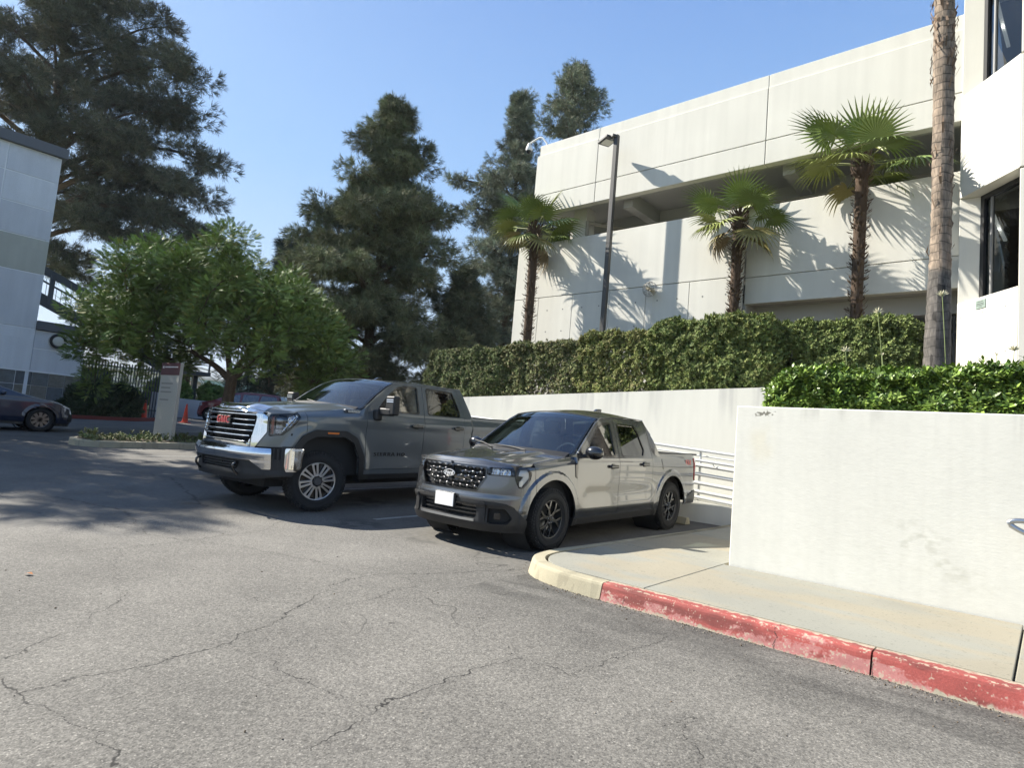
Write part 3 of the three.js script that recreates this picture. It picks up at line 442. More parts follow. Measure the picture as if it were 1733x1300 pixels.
{
  const F = thing('picket_fence', 'dark grey steel picket fence behind the dark bush', 'fence');
  const m = phy([.06, .063, .068], .55), a = [-34.6, -8.6], b = [-35.2, -13.2], n = 34;
  for (let i = 0; i <= n; i++) { const t = i / n, x = lerp(a[0], b[0], t), z = lerp(a[1], b[1], t), y = GY(x, z); box(x - .022, x + .022, y, y + 2.6, z - .022, z + .022).build('picket', m, F); }
  for (const h of [.35, 2.4]) new MB().bar([a[0], GY(...a) + h, a[1]], [b[0], GY(...b) + h, b[1]], .04, .05).build('rail', m, F);
}
// low white wall closing the lot, with red kerb before the bush
{
  const w = thing('parapet_wall', 'low white parapet wall behind the traffic cones', 'wall'), wm = std([.5, .51, .53], .85, { bumpMap: concreteBump, bumpScale: .002 });
  const run = (a, b, h, name) => { const L = Math.hypot(b[0] - a[0], b[1] - a[1]), g = new THREE.BoxGeometry(.2, h + .8, L); g.rotateY(Math.atan2(b[0] - a[0], b[1] - a[1])); const x = (a[0] + b[0]) / 2, z = (a[1] + b[1]) / 2; g.translate(x, GY(x, z) + h / 2 - .4, z); mesh(metricUV(clean(g)), wm, name, w); };
  run([-36.3, -12.9], [-39.4, -19.6], 1.05, 'wall_body'); run([-39.5, -19.8], [-34, -33], 1.05, 'wall_body'); run([-35.4, -12.1], [-36.2, -12.7], 1.3, 'wall_body');
  const k = thing('far_red_kerb', 'faded dark red kerb in front of the dark bush', 'kerb'), pts = [[-29.4, -6.6], [-30.4, -7.4], [-30.6, -9.6], [-31.6, -10.9]], g = kerbGeo(pts.slice().reverse(), .2), p = g.attributes.position; for (let i = 0; i < p.count; i++) p.setY(i, p.getY(i) + .0254 * p.getZ(i) + GY(p.getX(i), p.getZ(i))); mesh(g, std([.2, .05, .04], .85), 'kerb_block', k);
}
// island with the sign pylon
{
  const isl = thing('planted_island', 'low kerbed traffic island around the sign pylon', 'island');
  const A = [-17.75, -4.75], Bx = [-17.75, -9.4]; const pts = []; for (let i = 0; i <= 8; i++) { const t = Math.PI * i / 8; pts.push([-18.5 + .75 * Math.cos(t), -5.3 + .75 * Math.sin(t)]); }
  const outline = [[-17.75, -13], ...pts, [-19.25, -13]];
  const g = prism(outline, -.3, 0, .02), p = g.attributes.position; for (let i = 0; i < p.count; i++) p.setY(i, p.getY(i) + GY(p.getX(i), p.getZ(i)) + .16); mesh(metricUV(g), bareMat, 'kerb', isl);
  const ins = [[-17.92, -12.8], ...pts.map(([x, z]) => [-18.5 + (x + 18.5) * .78, -5.3 + (z + 5.3) * .78]), [-19.08, -12.8]]; const s = prism(ins, -.3, 0), q = s.attributes.position; for (let i = 0; i < q.count; i++) q.setY(i, q.getY(i) + GY(q.getX(i), q.getZ(i)) + .175); mesh(s, std([.11, .09, .06], 1), 'soil', isl);
}
{
  const x = -18.75, z = -6.8, y = GY(x, z) + .12, S = thing('sign_pylon', 'pale pylon sign with dark red header on the traffic island', 'sign', null, [x, y, z], .12);
  const c = std([.36, .34, .29], .8, { bumpMap: concreteBump, bumpScale: .002 });
  box(-.5, .5, 0, 2.2, -.05, .05, .008).build('slab', c, S, { metric: true });
  box(-.502, .502, 1.86, 2.205, .0502, .058, .003).build('header', phy([.075, .018, .02], .4), S);
  const L = new MB(); const add = (w, y2, x2) => L.box(x2 - w / 2, x2 + w / 2, y2 - .018, y2 + .018, .0502, .052); add(.62, 1.62, -.09); add(.5, 1.5, -.14); add(.58, 1.38, -.1); add(.48, 1.16, -.15); L.build('lettering', std([.2, .19, .17], .8), S);
  const H = new MB(); H.box(-.42, -.34, 2.05, 2.11, .0582, .0595).box(-.3, .4, 2.07, 2.1, .0582, .0595); H.build('header_lettering', std([.62, .6, .56], .7), S);
}
// ---------------------------------------------------------------- vehicles
// local axes: origin on the ground under the front axle, +z forward, +x the driver's side, y up
const rubber = std([.018, .018, .018], .85), blackPlastic = std([.016, .016, .0165], .55), glossBlack = phy([.008, .008, .009], .18, { clearcoat: 1, clearcoatRoughness: .05 }), underMat = std([.02, .02, .02], .9);
const chrome = phy([.78, .79, .8], .06, { metalness: 1 }), satin = phy([.55, .56, .57], .28, { metalness: 1 }), lensClear = phy([.9, .92, .94], .03, { transmission: 1, thickness: 0 }), reflector = phy([.7, .71, .72], .15, { metalness: 1 });
const wsGlass = phy([.55, .66, .68], .01, { transmission: 1, thickness: 0, ior: 2.2 }), sideGlass = phy([.34, .38, .37], .01, { transmission: 1, thickness: 0, ior: 2.2 }), privacy = phy([.10, .11, .11], .01, { transmission: 1, thickness: 0, ior: 2.2 });
const redLens = phy([.35, .012, .012], .08, { clearcoat: 1 }), amberLens = phy([.75, .2, .03], .15, { clearcoat: 1 }), cabin = std([.035, .036, .038], .85), cabinGrey = std([.09, .09, .092], .8);
function Shell(plan, inset) {
  const c = new THREE.CatmullRomCurve3(plan.map(([x, z]) => V3(x, 0, z)), false, 'centripetal'), N = 900; c.arcLengthDivisions = 1500; const P = c.getSpacedPoints(N), L = c.getLength();
  const q = (s) => { const f = clamp(s / L) * N, i = Math.min(N - 1, Math.floor(f)), t = f - i, a = P[i], b = P[i + 1], i0 = Math.max(0, i - 3), i1 = Math.min(N, i + 4), tx = P[i1].x - P[i0].x, tz = P[i1].z - P[i0].z, l = Math.hypot(tx, tz); let x = lerp(a.x, b.x, t), nx = -tz / l, nz = tx / l; if (s < 0) { x = s; nx = 0; nz = 1; } return { x, z: lerp(a.z, b.z, t), nx, nz }; };
  const pos = (s, U, off = 0) => { if (s < 0) { const p = pos(-s, U, off); p.x = -p.x; return p; } const k = q(s), f = k.nz > 0 ? k.nz * k.nz : 0, d = inset(U, k, f) - off; return V3(k.x - k.nx * d, U, k.z - k.nz * d); };
  const sAtZ = (z) => { let lo = .05, hi = L - .6; for (let i = 0; i < 40; i++) { const m = (lo + hi) / 2; q(m).z > z ? lo = m : hi = m; } return lo; };
  return { L, q, pos, sAtZ, at: (z, U, off = 0) => pos(sAtZ(z), U, off) };
}
// pieces of the shell on both sides; test(z, U, s) positive inside
function shellPart(S, G, name, mat, s0, s1, u0, u1, test, { cell = .022, rim = .02, off = 0, sides = 2, label } = {}) {
  const out = [];
  const g = panel((s, U) => S.pos(s, U, typeof off === 'function' ? off(s, U) : off), s0, s1, u0, u1, cell, test ? (s, U) => { const k = S.q(s); return test(k.z, U, s, k.x); } : null, { rim, flip: false });
  if (g.attributes.position.count === 0) return out;
  if (sides !== -1) out.push(mesh(g, mat, name, G)); if (sides === 2 || sides === -1) out.push(mesh(mirrorX(g), mat, name, G));
  if (label) out.forEach((m) => m.userData.label = label); return out;
}
function wheel(G, { R, w, rimR, x, z, side, steer = 0, spokes }) {
  const W = new THREE.Group(); W.name = 'wheel'; W.position.set(x * side, R, z); W.rotation.y = (side > 0 ? 0 : Math.PI) + steer; G.add(W);
  const prof = [[rimR - .01, -w / 2 + .03], [rimR + .02, -w / 2 + .004], [(R + rimR) / 2, -w / 2 - .006], [R - .045, -w / 2 + .006], [R - .018, -w / 2 + .028], [R - .006, -w / 2 + .055], [R - .004, 0], [R - .006, w / 2 - .055], [R - .018, w / 2 - .028], [R - .045, w / 2 - .006], [(R + rimR) / 2, w / 2 + .006], [rimR + .022, w / 2 - .004], [rimR - .01, w / 2 - .03]];
  const t = new MB(); t.add(new THREE.LatheGeometry(prof.map(([r, a]) => new THREE.Vector2(r, a)), 72).rotateZ(-Math.PI / 2));
  for (const rr of [rimR + .028, R - .05]) t.add(new THREE.TorusGeometry(rr, .004, 5, 72).rotateY(Math.PI / 2).translate(w / 2 + .003, 0, 0));
  for (let i = 0; i < 56; i++) for (const [a0, a1, o] of [[-w / 2 + .02, -w / 2 + .075, 0], [-w / 2 + .09, -.012, .5], [.012, w / 2 - .09, 0], [w / 2 - .075, w / 2 - .02, .5]]) { const g = new THREE.BoxGeometry(a1 - a0, .016, R * 2 * Math.PI / 56 * .68); g.translate((a0 + a1) / 2, R - .006, 0); g.rotateX((i + o) / 56 * Math.PI * 2); t.add(g); }
  for (let i = 0; i < 56; i++) { const g = new THREE.BoxGeometry(.012, .035, R * 2 * Math.PI / 56 * .5); g.translate(w / 2 - .012, R - .03, 0); g.rotateX(i / 56 * Math.PI * 2); t.add(g); }
  t.build('tyre', rubber, W);
  const rim = spokes(rimR, w); rim.name = 'rim'; W.add(rim); for (const c of [...rim.children]) W.add(c); return W;
}
const shapeFrom = (pts) => new THREE.Shape(pts.map(([a, b]) => new THREE.Vector2(a, b)));
function rimBase(rimR, w, lip, inner) { const b = new MB(); b.add(new THREE.LatheGeometry([[rimR, w / 2 - .02], [rimR - .004, w / 2 - .03], [rimR - .016, w / 2 - .036], [rimR - .03, -w / 2 + .02]].map(([r, a]) => new THREE.Vector2(r, a)), 64).rotateZ(-Math.PI / 2)); return b; }
function rimTruck(rimR, w) {       // eight machined twin spokes with black pockets, grey centre cap
  const g = rimBase(rimR, w); const ex = (sh, d, z) => { const e = new THREE.ExtrudeGeometry(sh, { depth: d, bevelEnabled: true, bevelSize: .003, bevelThickness: .003, bevelSegments: 1, curveSegments: 6 }); e.translate(0, 0, z); return clean(e); };
  const alu = phy([.6, .6, .61], .3, { metalness: 1 }), face = new MB();
  for (let i = 0; i < 8; i++) { const s = shapeFrom([[-.03, .075], [.03, .075], [.034, .13], [.046, rimR - .035], [.066, rimR - .006], [-.066, rimR - .006], [-.046, rimR - .035], [-.034, .13]]); const h = new THREE.Path([[-.009, .105], [-.013, .15], [-.02, rimR - .04], [-.015, rimR - .03], [.015, rimR - .03], [.02, rimR - .04], [.013, .15], [.009, .105]].map(([a, b]) => new THREE.Vector2(a, b))); s.holes.push(h); const e = ex(s, .018, w / 2 - .05); e.rotateZ(i * Math.PI / 4 + .2); e.rotateY(Math.PI / 2); face.add(e); }
  face.add(new THREE.TorusGeometry(rimR - .006, .010, 8, 64).rotateY(Math.PI / 2).translate(w / 2 - .034, 0, 0));
  const m = new THREE.Mesh(mergeGeometries([...face.g]), alu); m.castShadow = true;
  const dark = new MB(); dark.add(g.geo); dark.cyl([w / 2 - .1, 0, 0], [w / 2 - .075, 0, 0], rimR - .02, rimR - .02, 40); dark.cyl([w / 2 - .09, 0, 0], [w / 2 - .03, 0, 0], .1, .085, 24);
  dark.build('rim_barrel', glossBlack, m); new MB().cyl([w / 2 - .03, 0, 0], [w / 2 + .002, 0, 0], .058, .052, 20).build('centre_cap', phy([.09, .09, .095], .4, { metalness: .5 }), m);
  const nut = new MB(); for (let i = 0; i < 8; i++) { const a = i / 8 * Math.PI * 2, c = .078; nut.cyl([w / 2 - .04, Math.cos(a) * c, Math.sin(a) * c], [w / 2 - .012, Math.cos(a) * c, Math.sin(a) * c], .011, .009, 8); } nut.build('lug_nuts', chrome, m); return m;
}
function rimPickup(rimR, w) {      // gloss black, six forked spokes
  const face = new MB();
  const bar3 = (a, b, wa, wb, z0, z1) => { const d = [b[0] - a[0], b[1] - a[1]], l = Math.hypot(...d), n = [-d[1] / l, d[0] / l]; const s = shapeFrom([[a[0] + n[0] * wa, a[1] + n[1] * wa], [b[0] + n[0] * wb, b[1] + n[1] * wb], [b[0] - n[0] * wb, b[1] - n[1] * wb], [a[0] - n[0] * wa, a[1] - n[1] * wa]]); const e = new THREE.ExtrudeGeometry(s, { depth: .016, bevelEnabled: true, bevelSize: .005, bevelThickness: .006, bevelSegments: 2 }); e.translate(0, 0, z0); return clean(e); };
  for (let i = 0; i < 6; i++) for (const e of [bar3([0, .045], [0, .125], .018, .013, w / 2 - .052), bar3([0, .118], [.062, rimR - .008], .012, .009, w / 2 - .05), bar3([0, .118], [-.062, rimR - .008], .012, .009, w / 2 - .05)]) { e.rotateZ(i * Math.PI / 3 + .25); e.rotateY(Math.PI / 2); face.add(e); }
  face.add(new THREE.TorusGeometry(rimR - .004, .007, 8, 64).rotateY(Math.PI / 2).translate(w / 2 - .028, 0, 0)); face.cyl([w / 2 - .07, 0, 0], [w / 2 - .035, 0, 0], .062, .055, 24);
  const m = new THREE.Mesh(face.geo, glossBlack); m.castShadow = true;
  const dark = new MB(); dark.add(rimBase(rimR, w).geo); dark.cyl([w / 2 - .15, 0, 0], [w / 2 - .14, 0, 0], rimR - .03, rimR - .03, 40); dark.build('rim_barrel', underMat, m);
  new MB().cyl([w / 2 - .13, 0, 0], [w / 2 - .115, 0, 0], .14, .14, 32).build('brake_disc', satin, m); new MB().cyl([w / 2 - .04, 0, 0], [w / 2 - .02, 0, 0], .03, .026, 16).build('centre_cap', glossBlack, m);
  const nut = new MB(); for (let i = 0; i < 5; i++) { const a = i / 5 * Math.PI * 2; nut.cyl([w / 2 - .045, Math.cos(a) * .046, Math.sin(a) * .046], [w / 2 - .022, Math.cos(a) * .046, Math.sin(a) * .046], .009, .008, 8); } nut.build('lug_nuts', chrome, m); return m;
}
function rimCar(mat, n = 5) { return (rimR, w) => { const f = new MB(); for (let i = 0; i < n; i++) { const s = shapeFrom([[-.03, .03], [.03, .03], [.04, rimR - .01], [-.04, rimR - .01]]); const e = new THREE.ExtrudeGeometry(s, { depth: .02, bevelEnabled: false }); e.translate(0, 0, w / 2 - .05); e.rotateZ(i / n * Math.PI * 2); e.rotateY(Math.PI / 2); f.add(e); } f.add(new THREE.TorusGeometry(rimR - .006, .01, 6, 40).rotateY(Math.PI / 2).translate(w / 2 - .035, 0, 0)); const m = new THREE.Mesh(f.geo, mat); new MB().add(rimBase(rimR, w).geo).cyl([w / 2 - .12, 0, 0], [w / 2 - .1, 0, 0], rimR - .02, rimR - .02, 28).build('rim_barrel', underMat, m); return m; }; }
// ruled surface with bowed edges between two side curves given as t -> [x, y, z] of the +x edge
const across = (edge, bowZ, bowY) => (a, t) => { const [x, y, z] = edge(t), k = 1 - a * a; return V3(a * x, y + bowY(t) * k, z + bowZ(t) * k); };
const line = (pts) => (t) => { let i = 0; while (i < pts.length - 2 && t > pts[i + 1][0]) i++; const a = pts[i], b = pts[i + 1], k = (t - a[0]) / (b[0] - a[0]); return a.slice(1).map((v, j) => lerp(v, b[j + 1], k)); };
const curve = (pts) => { const c = new THREE.CatmullRomCurve3(pts.map((p) => V3(...p)), false, 'centripetal'); return (t) => { const v = c.getPoint(clamp(t)); return [v.x, v.y, v.z]; }; };
function seat(G, x, y, z, h, mat) { const s = new MB(); s.add(new RoundedBoxGeometry(.5, .62 * h, .14, 3, .05).rotateX(.18), new THREE.Matrix4().makeTranslation(x, y + .34 * h, z - .1)); s.add(new RoundedBoxGeometry(.28, .19, .1, 3, .045), new THREE.Matrix4().makeTranslation(x, y + .76 * h, z - .17)); s.add(new RoundedBoxGeometry(.5, .14, .5, 3, .05), new THREE.Matrix4().makeTranslation(x, y, z + .15)); s.cyl([x - .06, y + .6 * h, z - .15], [x - .06, y + .74 * h, z - .17], .008).cyl([x + .06, y + .6 * h, z - .15], [x + .06, y + .74 * h, z - .17], .008); return s.build('seat', mat, G); }
function steering(G, x, y, z, mat) { const s = new MB(); s.add(new THREE.TorusGeometry(.185, .016, 10, 40).rotateX(-.45), new THREE.Matrix4().makeTranslation(x, y, z)); s.bar([x - .17, y, z], [x + .17, y, z], .03, .05).cyl([x, y, z], [x, y - .1, z + .25], .05); return s.build('steering_wheel', mat, G); }
function place(G, x, z, yaw) { G.position.set(x, GY(x, z), z); G.rotation.order = 'YXZ'; G.rotation.y = yaw; const s = (GY(x, z - 2) - GY(x, z + 1)) / 3; G.rotation.x = Math.atan(s * Math.cos(yaw)); return G; }
// the smaller grey pickup
function smallPickup() {
  const G = thing('small_pickup', 'smaller metallic grey crew-cab pickup with black wheels and dark mesh grille', 'pickup truck', 'grey pickups parked nose out');
  const paint = phy([.145, .15, .158], .22, { metalness: .8, clearcoat: 1, clearcoatRoughness: .03 });
  const ZR = -3.076, AR = .45, AU = .385;
  const uf = (z) => lerp(.985, 1.10, clamp((.62 - z) / .98));                           // top edge of the wings
  const inset = (U, k, f) => {
    const z = k.z; let d = 0;
    let s = .055 * Math.pow(clamp((.46 - U) / .22), 1.4) + .012 * Math.exp(-(((U - .62) / .13) ** 2)) * sstep(-.5, -.8, z) * sstep(-2.6, -2.3, z) + .014 * sstep(1.0, 1.1, U);
    if (U > 1.1) s += (U - 1.1) * .30 * sstep(-.2, -.6, z) * sstep(-2.75, -2.4, z);
    if (z > -.45) s += .05 * Math.pow(clamp((U - (uf(z) - .11)) / .11), 2);
    if (z < -2.5) s += .012 * sstep(1.02, 1.16, U);
    for (const zw of [0.02, ZR]) { const r = Math.hypot(z - zw, U - AU); s -= .03 * (1 - sstep(AR + .075, AR + .105, r)) ; }
    const fr = .012 + .03 * sstep(.66, .98, U) + .05 * Math.pow(clamp((U - .9) / .12), 2) + .035 * sstep(.6, .52, U) * sstep(.9, .6, Math.abs(k.x)) * 0 + .06 * Math.pow(clamp((.34 - U) / .12), 1.5) - .02 * sstep(.66, .6, U) * sstep(.5, .54, U);
    return lerp(s, fr, f);
  };
  const S = Shell([[0, .885], [.3, .875], [.55, .83], [.72, .735], [.835, .56], [.885, .34], [.9, 0], [.905, -1], [.905, -3], [.9, -3.7], [.875, -3.98], [.79, -4.13], [.5, -4.19], [0, -4.2]], inset);
  const sz = S.sAtZ, arch = (z, U) => Math.min(AR - Math.hypot(z - .02, U - AU), 9), archR = (z, U) => AR + .005 - Math.hypot(z - ZR, U - AU);
  const notArch = (z, U) => -Math.max(U > AU ? arch(z, U) : Math.min(AR - Math.abs(z - .02), 9) > 0 && U <= AU ? AR - Math.abs(z - .02) : -1e-3 - Math.abs(Math.abs(z - .02) - AR), U > AU ? archR(z, U) : AR + .005 - Math.abs(z - ZR));
  const lamp = poly([[.555, .95], [1.06, .962], [1.115, .91], [1.10, .83], [1.0, .735], [.945, .735], [.905, .80], [.89, .862], [.555, .862]], .02);
  const grille = poly([[-.535, .952], [.535, .952], [.545, .84], [.43, .675], [-.43, .675], [-.545, .84]], .025), gg = (s, U) => grille(s, U);
  const seam = 1.17;   // front bumper cover ends here along the shell
  const black = poly([[-1, .575], [.62, .575], [.80, .56], [.90, .52], [1.04, .385], [1.4, .365], [1.4, .2], [-1, .2]]);
  // bumper cover, wings
  shellPart(S, G, 'front_bumper_cover', paint, 0, seam, .3, 1.0, (z, U, s) => Math.min(-lamp(s, U), -gg(s, U), -black(s, U) - .0, Math.min(uf(z) - .005, .972) - U, notArch(z, U), 9), { rim: .03, cell: .018 });
  shellPart(S, G, 'front_wing', paint, seam + .006, sz(-.468), .3, 1.14, (z, U, s) => Math.min(uf(z) - U, notArch(z, U), U - .33, -lamp(s, U) - .004), { rim: .025, cell: .018 });
  // black lower bumper with fog pods and a bright sill bar
  const pod = poly([[.60, .50], [.80, .50], [.885, .40], [.83, .33], [.60, .33]], .02), slot = poly([[-.46, .515], [.46, .515], [.46, .375], [-.46, .375]], .03);
  shellPart(S, G, 'lower_bumper', blackPlastic, -.0, 1.3, .22, .58, (z, U, s) => Math.min(black(s, U) - .004, U - .235, notArch(z, U), -pod(s, U), -slot(s, U)), { rim: .06, cell: .018, off: (s, U) => .012 + .015 * sstep(.47, .3, U) });
  shellPart(S, G, 'fog_lamp_pocket', underMat, .55, .92, .3, .53, (z, U, s) => pod(s, U) + .01, { rim: 0, off: -.05 }); shellPart(S, G, 'lower_air_intake', underMat, 0, .5, .34, .54, null, { rim: 0, off: -.06 });
  shellPart(S, G, 'fog_lamp', glossBlack, .66, .76, .37, .46, (z, U, s) => poly([[.67, .45], [.75, .45], [.75, .38], [.67, .38]], .01)(s, U), { rim: .04, off: -.01 });
  for (const U of [.405, .45, .49]) shellPart(S, G, 'intake_bar', glossBlack, 0, .46, U, U + .018, null, { rim: .02, off: -.02 });
  shellPart(S, G, 'sill_bar', satin, 0, .44, .335, .362, null, { rim: .02, off: .034 });
  shellPart(S, G, 'tow_pocket', blackPlastic, .49, .585, .335, .565, (z, U, s) => poly([[.5, .56], [.575, .56], [.575, .34], [.5, .34]], .02)(s, U), { rim: .05, off: .035 });
  // grille
  const gr = new THREE.Group(); gr.name = 'grille'; G.add(gr);
  for (const o of shellPart(S, gr, 'grille_back', underMat, 0, .56, .66, .96, (z, U, s) => gg(s, U) + .015, { rim: 0, off: -.055 })) { }
  { const chips = new MB(), holes = new MB(), rows = 5, dx = .112, dy = .054; for (let r = 0; r < rows; r++) for (let c = -6; c <= 6; c++) { const x = (c + (r % 2 ? .5 : 0)) * dx, U = .925 - r * dy; if (gg(x, U) < .012 || gg(x + .05, U) < -.01 || gg(x - .05, U) < -.01) continue; if (Math.hypot(x / 1.5, (U - .845)) < .055) continue; const p = S.pos(x, U, -.004), q = S.q(Math.abs(x)), nx = q.nx * Math.sign(x || 1), nz = q.nz; const tri = (a, b, h0, h1, o) => { const g = new THREE.BufferGeometry(); const tx = nz, tzz = -nx; const P = (u, v, n) => [p.x + tx * u + nx * n, p.y + v, p.z + tzz * u + nz * n]; const A = P(-a, h0, -.004), B = P(a, h0, -.004), C = P(0, h1, -.012), D = P(0, (h0 * 2 + h1) / 3 + .004, o); g.setAttribute('position', new THREE.Float32BufferAttribute([...A, ...B, ...D, ...B, ...C, ...D, ...C, ...A, ...D], 3)); g.computeVertexNormals(); return g; };
    chips.add(tri(.05, 0, .018, -.012, .012)); const dome = new THREE.SphereGeometry(.034, 10, 6); dome.scale(1, .6, .5); holes.add(dome, new THREE.Matrix4().makeTranslation(p.x + nz * .056 - nx * .02, p.y + .006, p.z - nx * .056 - nz * .02)); }
    const ch = chips.build('grille_chips', phy([.5, .51, .52], .2, { metalness: 1 }), gr); ch.userData.kind = 'stuff'; const ho = holes.build('grille_studs', glossBlack, gr); ho.userData.kind = 'stuff'; }
  for (const sg of [1]) { const fr = panel((s, U) => S.pos(s, U, .004), -.56, .56, .65, .97, .014, (s, U) => Math.min(gg(s, U) + .008, -gg(s, U) + .012), { rim: .03 }); mesh(fr, glossBlack, 'grille_frame', gr); }
  { const e = new THREE.Group(); const o = S.pos(0, .842, .02); const sh = new THREE.Shape(); sh.absellipse(0, 0, .098, .042, 0, Math.PI * 2); const g = new THREE.ExtrudeGeometry(sh, { depth: .012, bevelEnabled: true, bevelSize: .004, bevelThickness: .004, curveSegments: 28 }); g.translate(0, o.y, o.z - .012); const em = mesh(clean(g), glossBlack, 'emblem', gr); const ring = new THREE.TorusGeometry(1, .055, 8, 48); ring.scale(.088, .036, .07); ring.translate(0, o.y, o.z + .005); const tx = text('Ford', .044, .004); tx.applyMatrix4(new THREE.Matrix4().makeShear(0, 0, .25, 0, 0, 0)); tx.translate(0, o.y, o.z + .004); new MB().add(ring).add(tx).build('emblem_lettering', phy([.82, .82, .82], .25), gr); }
  // head lamps: dark housing, two square projectors, bright corner hook, clear cover
  shellPart(S, G, 'headlight', glossBlack, .54, 1.13, .72, .97, (z, U, s) => lamp(s, U) - .003, { rim: 0, off: -.05 }).forEach((h, i) => {
    const sides = i ? -1 : 1;
    shellPart(S, h, 'lens_bezel', glossBlack, .54, 1.13, .72, .97, (z, U, s) => Math.min(lamp(s, U) - .002, .016 - lamp(s, U)), { rim: .04, off: .0, sides });
    for (const [a, b] of [[.60, .69], [.715, .845]]) shellPart(S, h, 'projector', reflector, a, b, .875, .935, null, { rim: .03, off: (s, U) => -.03 - .012 * Math.cos((s - a) / (b - a) * 14) * Math.cos(U * 90), sides });
    shellPart(S, h, 'side_lamp', phy([.42, .43, .44], .3, { metalness: .4 }), .86, 1.10, .745, .95, (z, U, s) => Math.min(lamp(s, U) - .018, poly([[.87, .94], [1.08, .945], [1.09, .84], [1.0, .75], [.955, .75], [.98, .83], [1.02, .865], [.87, .88]], .006)(s, U)), { rim: .02, off: -.025, sides });
    shellPart(S, h, 'turn_lamp', satin, .93, 1.03, .75, .83, (z, U, s) => poly([[.955, .752], [.995, .752], [1.01, .82], [.95, .82]], .004)(s, U), { rim: .01, off: -.018, sides });
    shellPart(S, h, 'lens', lensClear, .54, 1.13, .72, .97, (z, U, s) => lamp(s, U) - .012, { rim: 0, off: -.003, sides });
  });
  shellPart(S, G, 'side_marker', glossBlack, sz(.62), sz(.44), .44, .5, (z, U) => poly([[.60, .485], [.48, .485], [.49, .45], [.59, .45]], .006)(z, U), { rim: .01, off: .006 });
  // hood
  const hw = (z) => S.at(Math.min(z, .6), uf(Math.min(z, .6))).x - .004;
  const hood = (a, t) => { const zb = -.40 + .26 * (1 - a * a), zf = .60 + .225 * Math.pow(1 - Math.abs(a) ** 2.6, .6), z = lerp(zb, zf, t), k = Math.min(z, .6), x = a * lerp(hw(k), .80, 0); let y = uf(z > .62 ? .62 : z) + .055 * (1 - Math.abs(a) ** 3.2) + .016 * (sstep(.72, .55, Math.abs(a)) - sstep(.42, .2, Math.abs(a)) * .4) * sstep(1.02, .75, t); y -= .05 * Math.pow(clamp((t - .93) / .07), 2.2) + Math.max(0, z - .62) * .06; const nar = z > .6 ? 1 - .12 * ((z - .6) / .22) : 1; return V3(x * nar, y, z); };
  mesh(panel(hood, -1, 1, 0, 1, [.035, .03], null, { rim: .03, flip: true }), paint, 'hood', G);
  box(-.8, .8, .4, .985, -.7, .62).build('engine_bay', underMat, G);
  // greenhouse
  const aLine = line([[0, -.40, 1.105], [.5, -.78, 1.38], [.82, -1.03, 1.555], [1, -1.18, 1.632]]), A = (t) => { const [z, U] = aLine(t); return S.at(z, U); };
  const wedge = (t) => { const p = A(t); return [p.x - .03, p.y - .004, p.z + .015]; };
  const wsMap = across(wedge, (t) => .27 * (1 - t) + .09 * t, (t) => .006 + .05 * t);
  mesh(panel(wsMap, -.965, .965, .03, .97, [.06, .04]), wsGlass, 'windshield', G);
  { const b = new MB(); b.add(panel((a, t) => wsMap(a, t).add(V3(0, -.004, -.006)), -.99, .99, -.03, 1.0, [.02, .012], (a, t) => Math.max(Math.abs(a) - .945, .055 - t, t - .945))); b.build('windshield_border', glossBlack, G); }
  for (const [x0, y0, z0, x1, y1, z1] of [[.35, 1.135, -.13, -.22, 1.17, -.17], [-.25, 1.135, -.16, -.72, 1.2, -.33]]) new MB().tube([[x0, y0, z0], [(x0 + x1) / 2, (y0 + y1) / 2 + .006, (z0 + z1) / 2 - .02], [x1, y1, z1]].map(([x, y, z]) => [x, y + .012, z + .045]), .009, 6).build('wiper', blackPlastic, G);
  mesh(panel((a, t) => V3(a * .8, 1.135 + .028 * (1 - a * a) - .03 * t, -.38 + .24 * (1 - a * a) + .06 * t), -1, 1, -.6, 1, [.1, .2]), blackPlastic, 'cowl', G);
  const pillar = (z, U) => { // distance behind the windscreen line
    let best = -9; const t0 = clamp((U - 1.105) / .527), zz = aLine(clamp(U < 1.38 ? (U - 1.105) / .55 : U < 1.555 ? .5 + (U - 1.38) / .547 : .82 + (U - 1.555) / .428))[0]; return zz - z; };
  const railU = (z) => 1.632 + .038 * Math.sin(clamp((-1.18 - z) / 1.2) * Math.PI * .85);
  const winF = poly([[-.62, 1.125], [-1.06, 1.50], [-1.20, 1.556], [-1.40, 1.572], [-1.40, 1.125]], .03), winR = poly([[-1.575, 1.125], [-1.575, 1.572], [-2.05, 1.56], [-2.14, 1.48], [-2.24, 1.22], [-2.18, 1.125]], .035);
  const door1 = (z, U) => Math.min(-.474 - z + (U > 1.0 ? 0 : (1 - U) * .02), z + 1.488, U - .335, railU(z) - .022 - U, U > 1.08 ? pillar(z, U) - .045 : 9);
  const door2 = (z, U) => Math.min(-1.496 - z, z + 2.445 + (U > 1.1 ? (U - 1.1) * .22 * -1 : 0) + (U > 1.1 ? -.0 : 0), U - .335, railU(z) - .022 - U, Math.hypot(z - ZR, U - AU) - AR - .085, U < AU ? z - ZR - AR - .085 : 9);
  const d1 = shellPart(S, G, 'front_door', paint, sz(-.44), sz(-1.5), .32, 1.66, (z, U) => Math.min(door1(z, U), -winF(z, U)), { rim: .03, cell: .016 });
  const d2 = shellPart(S, G, 'rear_door', paint, sz(-1.48), sz(-2.46), .32, 1.68, (z, U) => Math.min(door2(z, U), -winR(z, U)), { rim: .03, cell: .016 });
